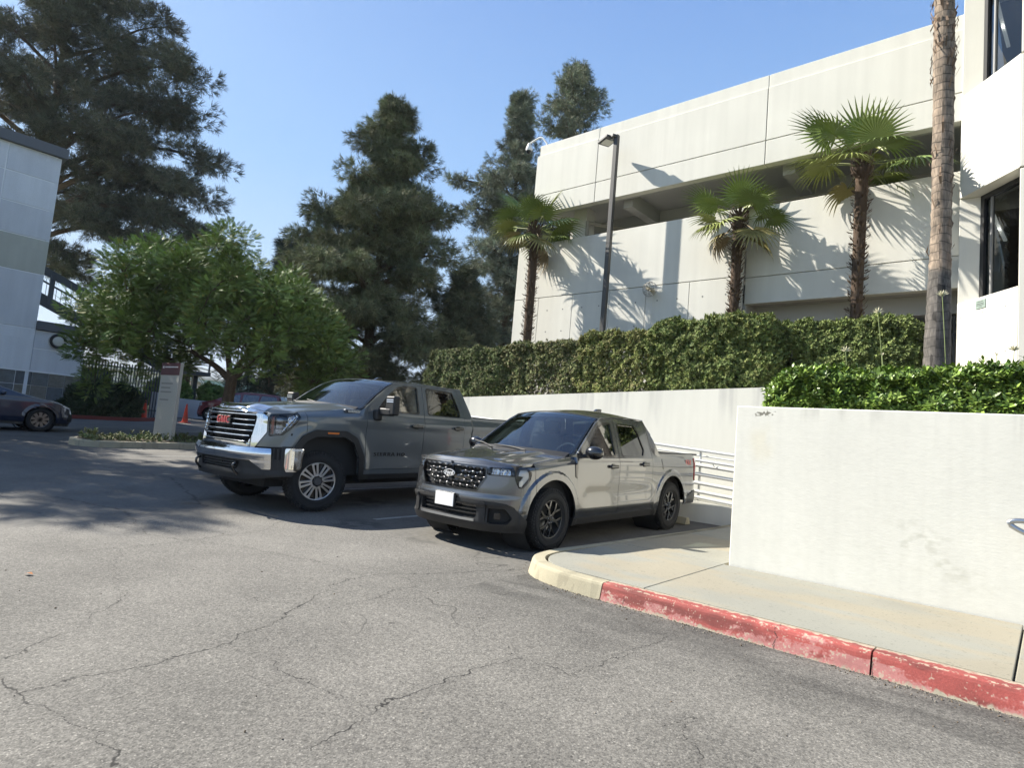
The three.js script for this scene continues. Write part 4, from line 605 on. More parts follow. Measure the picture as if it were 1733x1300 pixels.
  d1.forEach((d, i) => { const sides = i ? -1 : 1; shellPart(S, d, 'window', sideGlass, sz(-.5), sz(-1.45), 1.1, 1.6, (z, U) => winF(z, U) + .006, { rim: 0, off: -.012, sides }); shellPart(S, d, 'window_trim', glossBlack, sz(-.5), sz(-1.5), 1.09, 1.62, (z, U) => Math.min(winF(z, U) + .012, .014 - winF(z, U)), { rim: .02, off: .002, sides, cell: .012 }); });
  d2.forEach((d, i) => { const sides = i ? -1 : 1; shellPart(S, d, 'window', privacy, sz(-1.5), sz(-2.3), 1.1, 1.6, (z, U) => winR(z, U) + .006, { rim: 0, off: -.012, sides }); shellPart(S, d, 'window_trim', glossBlack, sz(-1.5), sz(-2.3), 1.09, 1.62, (z, U) => Math.min(winR(z, U) + .012, .014 - winR(z, U)), { rim: .02, off: .002, sides, cell: .012 }); });
  for (const [d, z, U] of [[d1, -1.31, .985], [d2, -2.19, 1.015]]) d.forEach((o, i) => { const b = new MB(), p = S.at(z, U); b.add(new RoundedBoxGeometry(.04, .045, .2, 3, .018), new THREE.Matrix4().makeTranslation(p.x + .024, U, p.z)); b.add(new RoundedBoxGeometry(.02, .075, .07, 2, .01), new THREE.Matrix4().makeTranslation(p.x + .004, U, p.z + .0)); const h = b.build('door_handle', glossBlack, o); if (i) { h.geometry = mirrorX(h.geometry); } });
  // pillars, cab corner and bed side in one pressing
  const side = (z, U) => { const topU = z > -2.62 ? lerp(railU(z), 1.175, sstep(-2.34, -2.62, z)) : 1.175; const cabTop = z > -2.36 ? railU(z) : lerp(1.655, 1.172, Math.pow(clamp((-2.36 - z) / .3), 1.15)); return Math.min((z > -2.66 ? cabTop : 1.172) - U, -2.0 - z, U - (z < ZR ? .37 + .0 * z : .33), notArch(z, U), -door2(z, U) - .006); };
  shellPart(S, G, 'bed_side', paint, sz(-2.0), S.L - .45, .33, 1.72, (z, U, s) => Math.min(side(z, U), s > S.L - .9 ? 9 : 9), { rim: .025, cell: .02 });
  shellPart(S, G, 'side_pillar', paint, sz(-.36), sz(-2.1), 1.09, 1.70, (z, U) => Math.min(railU(z) - U + .0, pillar(z, U), -door1(z, U) - .006, -door2(z, U) - .006, Math.max(.07 - (railU(z) - U), .06 - pillar(z, U))), { rim: .015, cell: .016 });
  shellPart(S, G, 'centre_post', glossBlack, sz(-1.36), sz(-1.62), 1.1, 1.6, null, { rim: 0, off: -.03 });
  const fuel = poly([[-2.74, 1.1], [-2.90, 1.1], [-2.955, .97], [-2.90, .935], [-2.78, .935]], .03); shellPart(S, G, 'fuel_flap', paint, sz(-2.7), sz(-3.0), .9, 1.12, (z, U) => fuel(z, U), { rim: .012, off: .005, sides: 1 });
  // roof
  const roofEdge = (t) => { const z = lerp(-1.17, -2.375, t), p = S.at(z, railU(z)); return [p.x, p.y, z]; };
  mesh(panel(across(roofEdge, (t) => t < .06 ? .09 * (1 - t / .06) : -.03 * sstep(.9, 1, t), (t) => .062 + .02 * Math.sin(t * Math.PI)), -1, 1, 0, 1, [.05, .05], null, { rim: .03 }), paint, 'roof', G);
  { const a = new THREE.Group(); const sh = shapeFrom([[-.11, 0], [.07, 0], [.045, .025], [-.02, .06], [-.1, .068], [-.125, .062]]); const e = new THREE.ExtrudeGeometry(sh, { depth: .03, bevelEnabled: true, bevelSize: .008, bevelThickness: .012, bevelSegments: 2 }); e.translate(0, 0, -.015); e.rotateY(-Math.PI / 2); e.translate(0, 1.725, -2.2); mesh(clean(e), glossBlack, 'roof_antenna', G); }
  // back of the cab
  const backMap = (a, t) => { const y = lerp(1.66, 1.06, t), z = -2.40 - .27 * t; return V3(a * (S.at(-2.38, Math.min(y, 1.6)).x - .03), y + .05 * (1 - a * a) * (1 - t), z); };
  mesh(panel(backMap, -1, 1, 0, 1, [.06, .05], (a, t) => -Math.min(.8 - Math.abs(a), t - .14, .72 - t), { rim: .02 }), paint, 'cab_back', G); mesh(panel((a, t) => backMap(a, t).add(V3(0, 0, .012)), -.82, .82, .12, .74, .1), privacy, 'rear_window', G);
  // bed
  const bed = new MB(); bed.box(-.74, .74, .7, .74, -4.1, -2.7).box(-.76, -.74, .7, 1.15, -4.1, -2.7).box(.74, .76, .7, 1.15, -4.1, -2.7).box(-.76, .76, .7, 1.12, -2.72, -2.69); bed.build('bed_liner', blackPlastic, G);
  for (const sd of [1, -1]) box(.745, .868, 1.162, 1.186, -4.07, -2.64, .008).build('bed_rail', blackPlastic, G).scale.x = sd;
  box(-.72, .72, .62, 1.16, -4.17, -4.09, .02).build('tailgate', paint, G); box(-.72, .72, 1.155, 1.175, -4.16, -4.1, .006).build('tailgate_cap', blackPlastic, G);
  { const t = poly([[-3.86, 1.13], [-4.3, 1.13], [-4.3, .74], [-3.93, .76], [-3.9, .86]], .02); shellPart(S, G, 'taillight', redLens, sz(-3.8), sz(-3.8) + .42, .72, 1.13, (z, U, s) => poly([[.13, 1.115], [.36, 1.115], [.36, .74], [.155, .74], [.145, .86]], .02)(s - sz(-3.8), U), { rim: .02, off: .014 }).forEach((o, i) => shellPart(S, o, 'reversing_lamp', lensClear, sz(-3.8) + .17, sz(-3.8) + .3, .86, .95, null, { rim: .01, off: .019, sides: i ? -1 : 1 })); }
  shellPart(S, G, 'rear_bumper', phy([.045, .046, .046], .5), sz(-3.62), S.L, .38, .62, (z, U, s) => Math.min(notArch(z, U), .58 + .0 * s - U, (z < -3.9 ? 9 : U < .5 - (z + 3.62) * .3 ? 9 : -1)), { rim: .03, off: .014 });
  { const dec = text('FX4', .085, .002); dec.rotateY(Math.PI / 2); const p = S.at(-3.68, 1.035, .004); dec.translate(p.x - .0, 1.045, p.z); mesh(dec, phy([.5, .12, .1], .5), 'decal', G); }
  // fender vent, mouldings
  { const v = poly([[-.405, 1.03], [-.465, 1.03], [-.462, .83], [-.43, .86]], .008); shellPart(S, G, 'wing_vent', glossBlack, sz(-.38), sz(-.5), .8, 1.06, (z, U) => v(z, U), { rim: .02, off: .008 }); }
  shellPart(S, G, 'rocker', blackPlastic, sz(-.42), sz(-2.62), .24, .36, (z, U) => Math.min(.345 - U, U - .255), { rim: .04, off: .0 });
  // mirrors
  for (const sd of [1, -1]) { const m = new MB(), cap = new THREE.SphereGeometry(1, 24, 16); cap.scale(.13, .085, .085); const p = cap.attributes.position; for (let i = 0; i < p.count; i++) { if (p.getZ(i) < -.02) p.setZ(i, -.02 - (-.02 - p.getZ(i)) * .25); p.setY(i, p.getY(i) + (p.getX(i) > 0 ? .0 : 0)); } cap.computeVertexNormals(); m.add(cap, new THREE.Matrix4().makeTranslation(1.03, 1.17, -.63)); m.add(new RoundedBoxGeometry(.16, .05, .08, 2, .02), new THREE.Matrix4().makeTranslation(.92, 1.12, -.64)); const o = m.build('mirror', glossBlack, G); if (sd < 0) o.geometry = mirrorX(o.geometry); box(.93, 1.13, 1.11, 1.23, -.655, -.648).build('mirror_glass', chrome, o).scale.x = sd; }
  // plate
  { const o = S.pos(0, .53, .03); box(-.17, .17, .455, .62, o.z - .02, o.z + .006, .006).build('plate_frame', blackPlastic, G); box(-.152, .152, .463, .613, o.z + .0065, o.z + .012, .003).build('number_plate', std([.78, .78, .77], .6), G); }
  // underside, wheel houses, cabin
  const ub = new MB(); ub.box(-.62, .62, .22, .42, -4.0, .6).box(-.8, .8, .3, .45, -2.55, -.5); ub.build('underbody', underMat, G);
  for (const zw of [.02, ZR]) for (const sd of [1, -1]) { const g = new THREE.CylinderGeometry(AR + .02, AR + .02, .36, 28, 1, true, Math.PI * 0, Math.PI); g.rotateZ(Math.PI / 2); g.rotateX(0); g.translate(sd * .66, AU, zw); const p = g.attributes.position; mesh(clean(new THREE.CylinderGeometry(AR + .012, AR + .012, .38, 30, 1, true).rotateZ(Math.PI / 2).translate(sd * .665, AU + .01, zw)), underMat, 'wheel_house', G); }
  const ih = new MB(); ih.box(-.78, .78, .45, .62, -2.6, -.5).box(-.76, .76, .75, 1.08, -.85, -.42, .05).box(-.76, .76, .5, 1.1, -2.64, -2.5); ih.build('cabin_floor', cabin, G);
  for (const x of [.38, -.38]) seat(G, x, .72, -1.42, 1, cabinGrey); for (const x of [.4, -.4]) seat(G, x, .74, -2.25, .95, cabinGrey); steering(G, .38, 1.08, -.92, cabin); box(-.1, .1, 1.54, 1.6, -1.12, -1.07, .02).build('rear_view_mirror', glossBlack, G);
  for (const [z, st] of [[0.02, .0], [ZR, 0]]) for (const sd of [1, -1]) wheel(G, { R: .365, w: .225, rimR: .225, x: .80, z, side: sd, steer: st, spokes: rimPickup });
  return G;
}
place(smallPickup(), -5.38, -6.02, .0128);
// the larger grey pickup
function largePickup() {
  const G = thing('large_pickup', 'larger grey heavy-duty crew-cab pickup with chrome grille and bumper', 'pickup truck', 'grey pickups parked nose out');
  const paint = phy([.11, .126, .134], .28, { metalness: .25, clearcoat: 1, clearcoatRoughness: .03 });
  const ZR = -4.37, W = 1.03;
  const uf = (z) => lerp(1.395, 1.50, clamp((.55 - z) / 1.05));
  const openF = poly([[.47, .40], [.45, .78], [.30, 1.0], [.14, 1.075], [-.34, 1.075], [-.50, 1.0], [-.62, .78], [-.64, .40]], .05), openR = poly([[ZR + .58, .40], [ZR + .56, .78], [ZR + .40, 1.0], [ZR + .24, 1.075], [ZR - .24, 1.075], [ZR - .40, 1.0], [ZR - .56, .78], [ZR - .58, .40]], .05);
  const inset = (U, k, f) => {
    const z = k.z;
    let s = .05 * Math.pow(clamp((.62 - U) / .25), 1.6) + .016 * Math.exp(-(((U - .8) / .16) ** 2)) * sstep(-.7, -1, z) * sstep(-3.6, -3.2, z) + .018 * sstep(1.33, 1.46, U) - .012 * sstep(1.2, 1.3, U) * sstep(1.46, 1.34, U);
    if (U > 1.49) s += (U - 1.49) * .27 * sstep(-.4, -.8, z) * sstep(-3.4, -3.1, z);
    if (z > -.7) s += .09 * Math.pow(clamp((U - (uf(z) - .15)) / .15), 2) * sstep(-.75, -.55, z);
    if (z < -3.25) s += .015 * sstep(1.38, 1.5, U);
    s -= .022 * sstep(-.26, -.12, openF(z, U)) + .022 * sstep(-.26, -.12, openR(z, U));
    const fr = .02 + .05 * sstep(.9, 1.4, U) + .06 * Math.pow(clamp((U - 1.36) / .12), 2) + .05 * Math.pow(clamp((.62 - U) / .25), 1.4);
    return lerp(s, fr, f);
  };
  const S = Shell([[0, .985], [.35, .975], [.62, .93], [.79, .84], [.90, .70], [.975, .5], [1.0, .25], [W, -.6], [W, -2], [W, -4.5], [1.02, -5.0], [.97, -5.22], [.8, -5.3], [.4, -5.33], [0, -5.33]], inset), sz = S.sAtZ;
  const notArch = (z, U) => -Math.max(openF(z, U), openR(z, U));
  // along the shell: s = .62 grille edge, ~1.0 lamp, ~1.33 at z .45
  const lamp = poly([[.885, 1.345], [1.30, 1.385], [1.315, 1.33], [1.20, 1.18], [1.085, 1.075], [.90, 1.05]], .015), chromeC = poly([[.635, 1.345], [.80, 1.345], [.865, 1.31], [.87, 1.10], [.72, .885], [.50, .885], [.66, 1.05], [.70, 1.30]], .012), open = poly([[-.66, 1.37], [.66, 1.37], [.685, 1.10], [.56, .90], [-.56, .90], [-.685, 1.10]], .02);
  const bumpTop = .885, bumper = poly([[-1, .885], [.95, .885], [.965, .60], [.86, .60], [.70, .715], [-1, .715]], .012), endCap = poly([[1.115, .895], [1.36, .90], [1.335, .62], [1.27, .575], [1.14, .575], [1.115, .66]], .02), slot = poly([[.94, .90], [1.13, .915], [1.15, .57], [.95, .60]], .01);
  shellPart(S, G, 'front_panel', paint, .44, sz(.30), .86, 1.42, (z, U, s) => Math.min(-lamp(s, U) - .004, -open(s, U) - .002, -chromeC(s, U) - .003, uf(Math.min(z, .55)) - U - .004, U - .902, notArch(z, U), Math.max(s - .6, 1.36 - U) > 0 ? 9 : -1, s > .84 || U < 1.34 ? 9 : -1), { rim: .03, cell: .018 });
  shellPart(S, G, 'front_wing', paint, sz(.294), sz(-.742), .5, 1.53, (z, U) => Math.min(uf(z) - U, notArch(z, U), U - .52), { rim: .025, cell: .02 });
  // wheel-arch flares
  for (const [o, a, b] of [[openF, .62, -.76], [openR, ZR + .72, ZR - .72]]) shellPart(S, G, 'arch_flare', blackPlastic, sz(a), sz(b), .46, 1.2, (z, U) => Math.min(o(z, U) + .095, -o(z, U) + .0, U - .5), { rim: .06, off: .022, cell: .02 });
  shellPart(S, G, 'side_marker', amberLens, sz(-.02), sz(-.22), 1.115, 1.145, (z, U) => poly([[-.02, 1.142], [-.22, 1.142], [-.21, 1.118], [-.03, 1.118]], .006)(z, U), { rim: .01, off: .03, cell: .008 });
  // grille: chrome brow, side hooks, dark bars with bright edges, badge
  const gr = new THREE.Group(); gr.name = 'grille'; G.add(gr);
  shellPart(S, gr, 'grille_back', underMat, 0, .72, .86, 1.39, (z, U, s) => open(s, U) + .02, { rim: 0, off: -.12 });
  shellPart(S, gr, 'chrome_hook', chrome, .46, .9, .86, 1.37, (z, U, s) => chromeC(s, U), { rim: .05, off: (s, U) => .012 - .03 * sstep(.66, .6, s) , cell: .014 });
  for (let i = 0; i < 6; i++) { const U = 1.315 - i * .073; const halfAt = (u) => { let x = .7; while (open(x, u) < .004 && x > .2) x -= .01; return x; }; const h = Math.min(halfAt(U), halfAt(U - .03));
    const map = (s, t) => S.pos(s, U + t, -.02 + .04 * (1 - (t / .02) ** 2) - .03 * sstep(.5, .66, Math.abs(s))); for (const g of [panel(map, -h, h, -.02, .02, [.03, .008], null, { rim: .02 })]) mesh(g, glossBlack, 'grille_bar', gr);
    const c = panel((s, t) => S.pos(s, U + t, .024 - .03 * sstep(.5, .66, Math.abs(s))), -h * .98, h * .98, .008, i % 2 ? .014 : .019, [.03, .004], (s, t) => (i === 0 || i === 1 ? 9 : 9), { rim: .006 }); mesh(c, chrome, 'bar_trim', gr); }
  shellPart(S, gr, 'chrome_sill', chrome, 0, .60, .888, .935, (z, U, s) => Math.min(.935 - U - Math.max(0, s - .5) * .2, 9), { rim: .03, off: .015 });
  { const o = S.pos(0, 1.235, .055); const b = box(-.165, .165, 1.175, 1.295, o.z - .05, o.z - .004, .012).build('badge_plate', glossBlack, gr); const t = text('GMC', .098, .012); t.scale(1.08, 1, 1); t.translate(0, 1.235, o.z - .004); mesh(t, phy([.42, .03, .04], .25, { clearcoat: 1 }), 'badge_letters', gr); const t2 = text('GMC', .106, .006); t2.scale(1.07, 1, 1); t2.translate(0, 1.235, o.z - .005); mesh(t2, chrome, 'badge_edge', gr); }
  // lamps
  shellPart(S, G, 'headlight', glossBlack, .87, 1.33, 1.03, 1.40, (z, U, s) => lamp(s, U) - .002, { rim: 0, off: -.06 }).forEach((h, i) => { const sides = i ? -1 : 1;
    shellPart(S, h, 'lens_bezel', glossBlack, .87, 1.33, 1.03, 1.40, (z, U, s) => Math.min(lamp(s, U) - .001, .02 - lamp(s, U)), { rim: .05, sides });
    shellPart(S, h, 'reflector', reflector, 1.07, 1.31, 1.08, 1.38, (z, U, s) => Math.min(lamp(s, U) - .022, poly([[1.15, 1.37], [1.31, 1.37], [1.31, 1.3], [1.2, 1.17], [1.09, 1.08], [1.07, 1.12], [1.12, 1.2]], .004)(s, U)), { rim: .02, off: (s, U) => -.035 + .014 * Math.sin(s * 90) * Math.sin(U * 70), sides, cell: .01 });
    shellPart(S, h, 'amber_strip', phy([.28, .09, .05], .2), .90, .955, 1.07, 1.32, (z, U, s) => lamp(s, U) - .025, { rim: .01, off: -.035, sides });
    for (const u of [1.27, 1.19, 1.12]) shellPart(S, h, 'projector', phy([.22, .22, .23], .1, { metalness: 1 }), .985, 1.07, u - .026, u + .026, (z, U, s) => Math.min(lamp(s, U) - .02, 9), { rim: .03, off: -.03, sides });
    shellPart(S, h, 'lens', lensClear, .87, 1.33, 1.03, 1.40, (z, U, s) => lamp(s, U) - .014, { rim: 0, off: -.002, sides }); });
  // bumper
  shellPart(S, G, 'chrome_bumper', chrome, 0, 1.0, .56, .9, (z, U, s) => bumper(s, U), { rim: .06, off: (s, U) => .075 + .03 * Math.sin(clamp((U - .72) / .165) * Math.PI) - .02 * sstep(.7, .6, U), cell: .016 });
  shellPart(S, G, 'bumper_end_cap', chrome, 1.1, 1.4, .56, .92, (z, U, s) => endCap(s, U), { rim: .05, off: .06, cell: .016 });
  shellPart(S, G, 'corner_slot', underMat, .93, 1.16, .56, .92, (z, U, s) => slot(s, U), { rim: 0, off: .02 });
  for (let k = 0; k < 3; k++) shellPart(S, G, 'slot_fin', blackPlastic, .975 + k * .05, .995 + k * .05, .6, .88, null, { rim: .03, off: .045 });
  shellPart(S, G, 'marker_lamp', phy([.75, .74, .7], .2), 1.2, 1.335, .866, .886, null, { rim: .01, off: .068, cell: .01 });
  const vent = poly([[-.6, .69], [.52, .69], [.46, .57], [-.6, .57]], .015);
  shellPart(S, G, 'lower_valance', blackPlastic, 0, 1.5, .42, .92, (z, U, s) => Math.min(Math.max(Math.min(.73 - U, 9), Math.min(s - 1.08, .925 - U)), -vent(s, U), U - lerp(.44, .52, clamp((s - .6) / .6)), notArch(z, U), 1.48 - s), { rim: .06, off: (s, U) => .035 + .02 * sstep(.62, .5, U) });
  shellPart(S, G, 'lower_intake', underMat, 0, .55, .55, .71, null, { rim: 0, off: -.03 });
  for (const U of [.665, .63, .595]) shellPart(S, G, 'intake_bar', phy([.1, .1, .1], .3, { metalness: .6 }), 0, .42, U - .006, U + .006, null, { rim: .03, off: .03, cell: .012 });
  for (const sd of [1, -1]) { const t = new MB().tube([[.5, .5, .98], [.5, .58, 1.05], [.5, .64, 1.05], [.5, .66, .99]], .017, 8); const h = t.build('tow_hook', glossBlack, G); h.scale.x = sd; }
  // hood with its side bulges and front scoop
  const hw = (z) => S.at(Math.min(z, .5), uf(Math.min(z, .5))).x - .004;
  const hood = (a, t) => { const A = Math.abs(a), zb = -.64 + .26 * (1 - a * a), zf = .50 + .385 * Math.pow(1 - Math.pow(A, 2.8), .62), z = lerp(zb, zf, t), x = a * hw(z) * (z > .5 ? 1 - .16 * (z - .5) / .38 : 1); let y = uf(Math.min(z, .55)) + .082 * (1 - Math.pow(A, 3.6)) - .018 * sstep(.5, .3, A) * sstep(.1, .25, t) + .012 * sstep(.72, .6, A) * sstep(.4, .56, A); y -= .06 * Math.pow(clamp((t - .9) / .1), 2.4); return V3(x, y, z); };
  const scoop = (a, t) => Math.min(.42 - Math.abs(a), t - .83, .895 - t);
  mesh(panel(hood, -1, 1, 0, 1, [.03, .02], (a, t) => -scoop(a, t) * 1, { rim: .03, flip: true }), paint, 'hood', G);
  mesh(panel((a, t) => hood(a, t).add(V3(0, -.05 * sstep(.895, .83, t) - .008, 0)), -.43, .43, .825, .9, [.04, .01]), underMat, 'hood_scoop', G); for (let i = 0; i < 7; i++) { const p = hood(-.36 + i * .12, .865); new MB().box(p.x - .012, p.x + .012, p.y - .03, p.y - .002, p.z - .05, p.z + .03).build('scoop_fin', blackPlastic, G); }
  // chrome brow between hood and grille
  { const top = (a) => hood(a, 1), bot = (a) => { const s = a * .74; return S.pos(s, 1.362, .03); }; mesh(panel((a, t) => { const p = top(a), q = bot(a), b = p.clone().lerp(q, t); b.y += .0; b.z += .02 * Math.sin(t * Math.PI); b.x = lerp(p.x, q.x, t); return b; }, -.86, .86, 0, 1, [.04, .12], null, { rim: .02, flip: true }), chrome, 'chrome_brow', G); const lip = panel((a, t) => hood(a, .90 + t * .099).add(V3(0, .004, .002)), -.80, .80, 0, 1, [.03, .1], null, { rim: .006, flip: true }); mesh(lip, chrome, 'hood_chrome', G); }
  box(-.9, .9, .5, 1.36, -.8, .5).build('engine_bay', underMat, G);
  // badge on the hood flank
  for (const sd of [1, -1]) { const p = S.at(-.5, 1.475, .015); const b = box(p.x - .03, p.x + .014, 1.445, 1.495, -.64, -.36, .008).build('flank_badge', phy([.12, .13, .15], .2, { metalness: .8 }), G); b.scale.x = sd; const t = text('DURAMAX', .034, .004); t.rotateY(Math.PI / 2); t.translate(p.x + .015, 1.47, -.53); const tm = mesh(t, phy([.75, .7, .6], .3), 'badge_letters', b); }
  // greenhouse
  const aPts = [[0, -.66, 1.50], [.5, -.99, 1.76], [.85, -1.25, 1.93], [1, -1.40, 1.995]], aLine = line(aPts);
  const pillar = (z, U) => { let t = 0; for (let i = 0; i + 1 < aPts.length; i++) if (U >= aPts[i][2]) t = lerp(aPts[i][0], aPts[i + 1][0], clamp((U - aPts[i][2]) / (aPts[i + 1][2] - aPts[i][2]))); return aLine(t)[0] - z; };
  const railU = (z) => 1.995 + .03 * Math.sin(clamp((-1.4 - z) / 1.9) * Math.PI * .9);
  const wedge = (t) => { const [z, U] = aLine(t), p = S.at(z, U); return [p.x - .035, p.y, p.z + .015]; }, wsMap = across(wedge, (t) => .30 * (1 - t) + .1 * t, (t) => .02 + .03 * t);
  mesh(panel(wsMap, -.965, .965, .03, .97, [.06, .04]), wsGlass, 'windshield', G);
  mesh(panel((a, t) => wsMap(a, t).add(V3(0, -.004, -.006)), -.99, .99, -.03, 1, [.02, .012], (a, t) => Math.max(Math.abs(a) - .945, .06 - t, t - .945)), glossBlack, 'windshield_border', G);
  mesh(panel((a, t) => V3(a * .9, 1.525 + .05 * (1 - a * a) - .03 * t, -.62 + .26 * (1 - a * a) + .06 * t), -1, 1, -.7, 1, [.1, .2]), blackPlastic, 'cowl', G);
  for (const [x0, x1] of [[.45, -.15], [-.1, -.72]]) new MB().tube([0, .5, 1].map((t) => { const x = lerp(x0, x1, t), a = x / .86, p = wsMap(a, .03 + t * .13); return [p.x, p.y + .012, p.z + .014]; }), .009, 6).build('wiper', blackPlastic, G);
  const winF = poly([[-.945, 1.515], [-1.26, 1.80], [-1.44, 1.915], [-1.56, 1.945], [-1.875, 1.95], [-1.875, 1.515]], .03), winR = poly([[-2.095, 1.515], [-2.095, 1.955], [-2.76, 1.935], [-2.90, 1.60], [-2.90, 1.515]], .035);
  const door1 = (z, U) => Math.min(-.752 - z, z + 1.992, U - .60, railU(z) - .03 - U, U > 1.46 ? pillar(z, U) - .06 : 9), door2 = (z, U) => Math.min(-2.0 - z, z + 3.03 - .0, U - .60, railU(z) - .03 - U, U > 1.5 ? z + 3.03 - (U - 1.5) * .3 : 9);
  const d1 = shellPart(S, G, 'front_door', paint, sz(-.73), sz(-2.0), .58, 2.0, (z, U) => Math.min(door1(z, U), -winF(z, U)), { rim: .03, cell: .018 }), d2 = shellPart(S, G, 'rear_door', paint, sz(-1.99), sz(-3.05), .58, 2.02, (z, U) => Math.min(door2(z, U), -winR(z, U)), { rim: .03, cell: .018 });
  d1.forEach((d, i) => { const sides = i ? -1 : 1; shellPart(S, d, 'window', sideGlass, sz(-.9), sz(-1.9), 1.5, 1.97, (z, U) => winF(z, U) + .006, { rim: 0, off: -.014, sides }); shellPart(S, d, 'window_trim', glossBlack, sz(-.88), sz(-1.95), 1.48, 1.99, (z, U) => Math.min(winF(z, U) + .014, Math.max(.014 - winF(z, U), Math.min(z + 1.12, 9))), { rim: .02, off: .002, sides, cell: .014 }); });
  d2.forEach((d, i) => { const sides = i ? -1 : 1; shellPart(S, d, 'window', privacy, sz(-2.05), sz(-2.95), 1.5, 1.97, (z, U) => winR(z, U) + .006, { rim: 0, off: -.014, sides }); shellPart(S, d, 'window_trim', glossBlack, sz(-2.05), sz(-2.95), 1.48, 1.99, (z, U) => Math.min(winR(z, U) + .014, .014 - winR(z, U)), { rim: .02, off: .002, sides, cell: .014 }); });
  for (const [d, z, U] of [[d1, -1.80, 1.30], [d2, -2.84, 1.30]]) d.forEach((o, i) => { const p = S.at(z, U), b = new MB(); b.add(new RoundedBoxGeometry(.045, .055, .25, 3, .02), new THREE.Matrix4().makeTranslation(p.x + .026, U, z)); b.add(new RoundedBoxGeometry(.02, .085, .09, 2, .01), new THREE.Matrix4().makeTranslation(p.x + .005, U, z)); const h = b.build('door_handle', glossBlack, o); if (i) h.geometry = mirrorX(h.geometry); });
  d1.forEach((o, i) => { const t = text('SIERRA HD', .055, .006); t.scale(1.75, 1, 1); t.rotateY(Math.PI / 2); const p = S.at(-1.27, .83, .0); t.translate(p.x - .001, .83, -1.27); const m = mesh(i ? mirrorX(t).scale(1, 1, -1).translate(0, 0, -2.54) : t, glossBlack, 'door_lettering', o); });
  shellPart(S, G, 'cab_side', paint, sz(-2.6), sz(-3.235), .55, 2.03, (z, U) => Math.min((z > -2.98 ? railU(z) : lerp(2.02, 1.5, Math.pow(clamp((-2.98 - z) / .26), 1.3)) ) - U, -door2(z, U) - .006, z + 3.232, Math.max(-2.98 - z, .05 - (railU(z) - U)) + (U > 1.5 ? .1 : 0), z < -2.96 || U > 1.5 ? 9 : -1), { rim: .03, cell: .018 });
  shellPart(S, G, 'side_pillar', paint, sz(-.62), sz(-2.7), 1.48, 2.03, (z, U) => Math.min(railU(z) - U, pillar(z, U), -door1(z, U) - .006, -door2(z, U) - .006, Math.max(.07 - (railU(z) - U), .075 - pillar(z, U))), { rim: .015, cell: .018 });
  shellPart(S, G, 'centre_post', glossBlack, sz(-1.84), sz(-2.13), 1.5, 1.98, null, { rim: 0, off: -.03 });
  // bed
  shellPart(S, G, 'bed_side', paint, sz(-3.262), S.L - .5, .5, 1.53, (z, U) => Math.min(1.515 - U, notArch(z, U), U - .58, -3.262 - z), { rim: .03, cell: .03 });
  shellPart(S, G, 'rocker', blackPlastic, sz(-.68), sz(-3.6), .42, .62, (z, U) => Math.min(.515 - U + .07 * 0, U - .44, notArch(z, U)), { rim: .04, off: -.01 });
  shellPart(S, G, 'door_sill', paint, sz(-.742), sz(-3.232), .5, .6, (z, U) => Math.min(.594 - U, U - .52), { rim: .03 });
  const bl = new MB(); bl.box(-.86, .86, .98, 1.02, -5.2, -3.32).box(-.9, -.86, .98, 1.5, -5.2, -3.32).box(.86, .9, .98, 1.5, -5.2, -3.32).box(-.9, .9, .98, 1.5, -3.36, -3.3); bl.build('bed_liner', blackPlastic, G); for (const sd of [1, -1]) box(.87, 1.0, 1.505, 1.53, -5.2, -3.28, .008).build('bed_rail', blackPlastic, G).scale.x = sd; box(-.86, .86, .8, 1.5, -5.32, -5.22, .02).build('tailgate', paint, G);
  // roof, cab back
  const roofEdge = (t) => { const z = lerp(-1.39, -3.0, t), p = S.at(z, railU(z)); return [p.x, p.y, z]; };
  mesh(panel(across(roofEdge, (t) => t < .06 ? .1 * (1 - t / .06) : -.03 * sstep(.9, 1, t), (t) => .05 + .012 * Math.sin(t * Math.PI)), -1, 1, 0, 1, [.05, .05], null, { rim: .03 }), paint, 'roof', G);
  { const sh = shapeFrom([[-.1, 0], [.08, 0], [.05, .02], [-.02, .055], [-.09, .06]]); const e = new THREE.ExtrudeGeometry(sh, { depth: .03, bevelEnabled: true, bevelSize: .008, bevelThickness: .012, bevelSegments: 2 }); e.translate(0, 0, -.015); e.rotateY(-Math.PI / 2); e.translate(0, 2.05, -1.75); mesh(clean(e), glossBlack, 'roof_antenna', G); }
  const backMap = (a, t) => { const y = lerp(2.02, 1.3, t); return V3(a * (S.at(-2.98, Math.min(y, 1.97)).x - .03), y + .045 * (1 - a * a) * (1 - t), -3.02 - .2 * t); };
  mesh(panel(backMap, -1, 1, 0, 1, [.06, .05], (a, t) => -Math.min(.82 - Math.abs(a), t - .12, .66 - t), { rim: .02 }), paint, 'cab_back', G); mesh(panel((a, t) => backMap(a, t).add(V3(0, 0, .012)), -.84, .84, .1, .68, .1), privacy, 'rear_window', G);
  // tall towing mirrors
  for (const sd of [1, -1]) { const m = new MB(); m.add(new RoundedBoxGeometry(.20, .30, .13, 3, .03), new THREE.Matrix4().makeTranslation(1.32, 1.60, -.98)); m.add(new RoundedBoxGeometry(.30, .12, .12, 3, .03), new THREE.Matrix4().makeTranslation(1.20, 1.50, -.97)); m.add(new RoundedBoxGeometry(.12, .17, .14, 3, .04), new THREE.Matrix4().makeTranslation(1.045, 1.44, -.93)); const o = m.build('mirror', blackPlastic, G); if (sd < 0) o.geometry = mirrorX(o.geometry); for (const y of [1.69, 1.66]) box(1.25, 1.40, y - .008, y + .008, -.917, -.911).build('mirror_trim', chrome, o).scale.x = sd; box(1.24, 1.40, 1.47, 1.73, -1.05, -1.046).build('mirror_glass', chrome, o).scale.x = sd; }
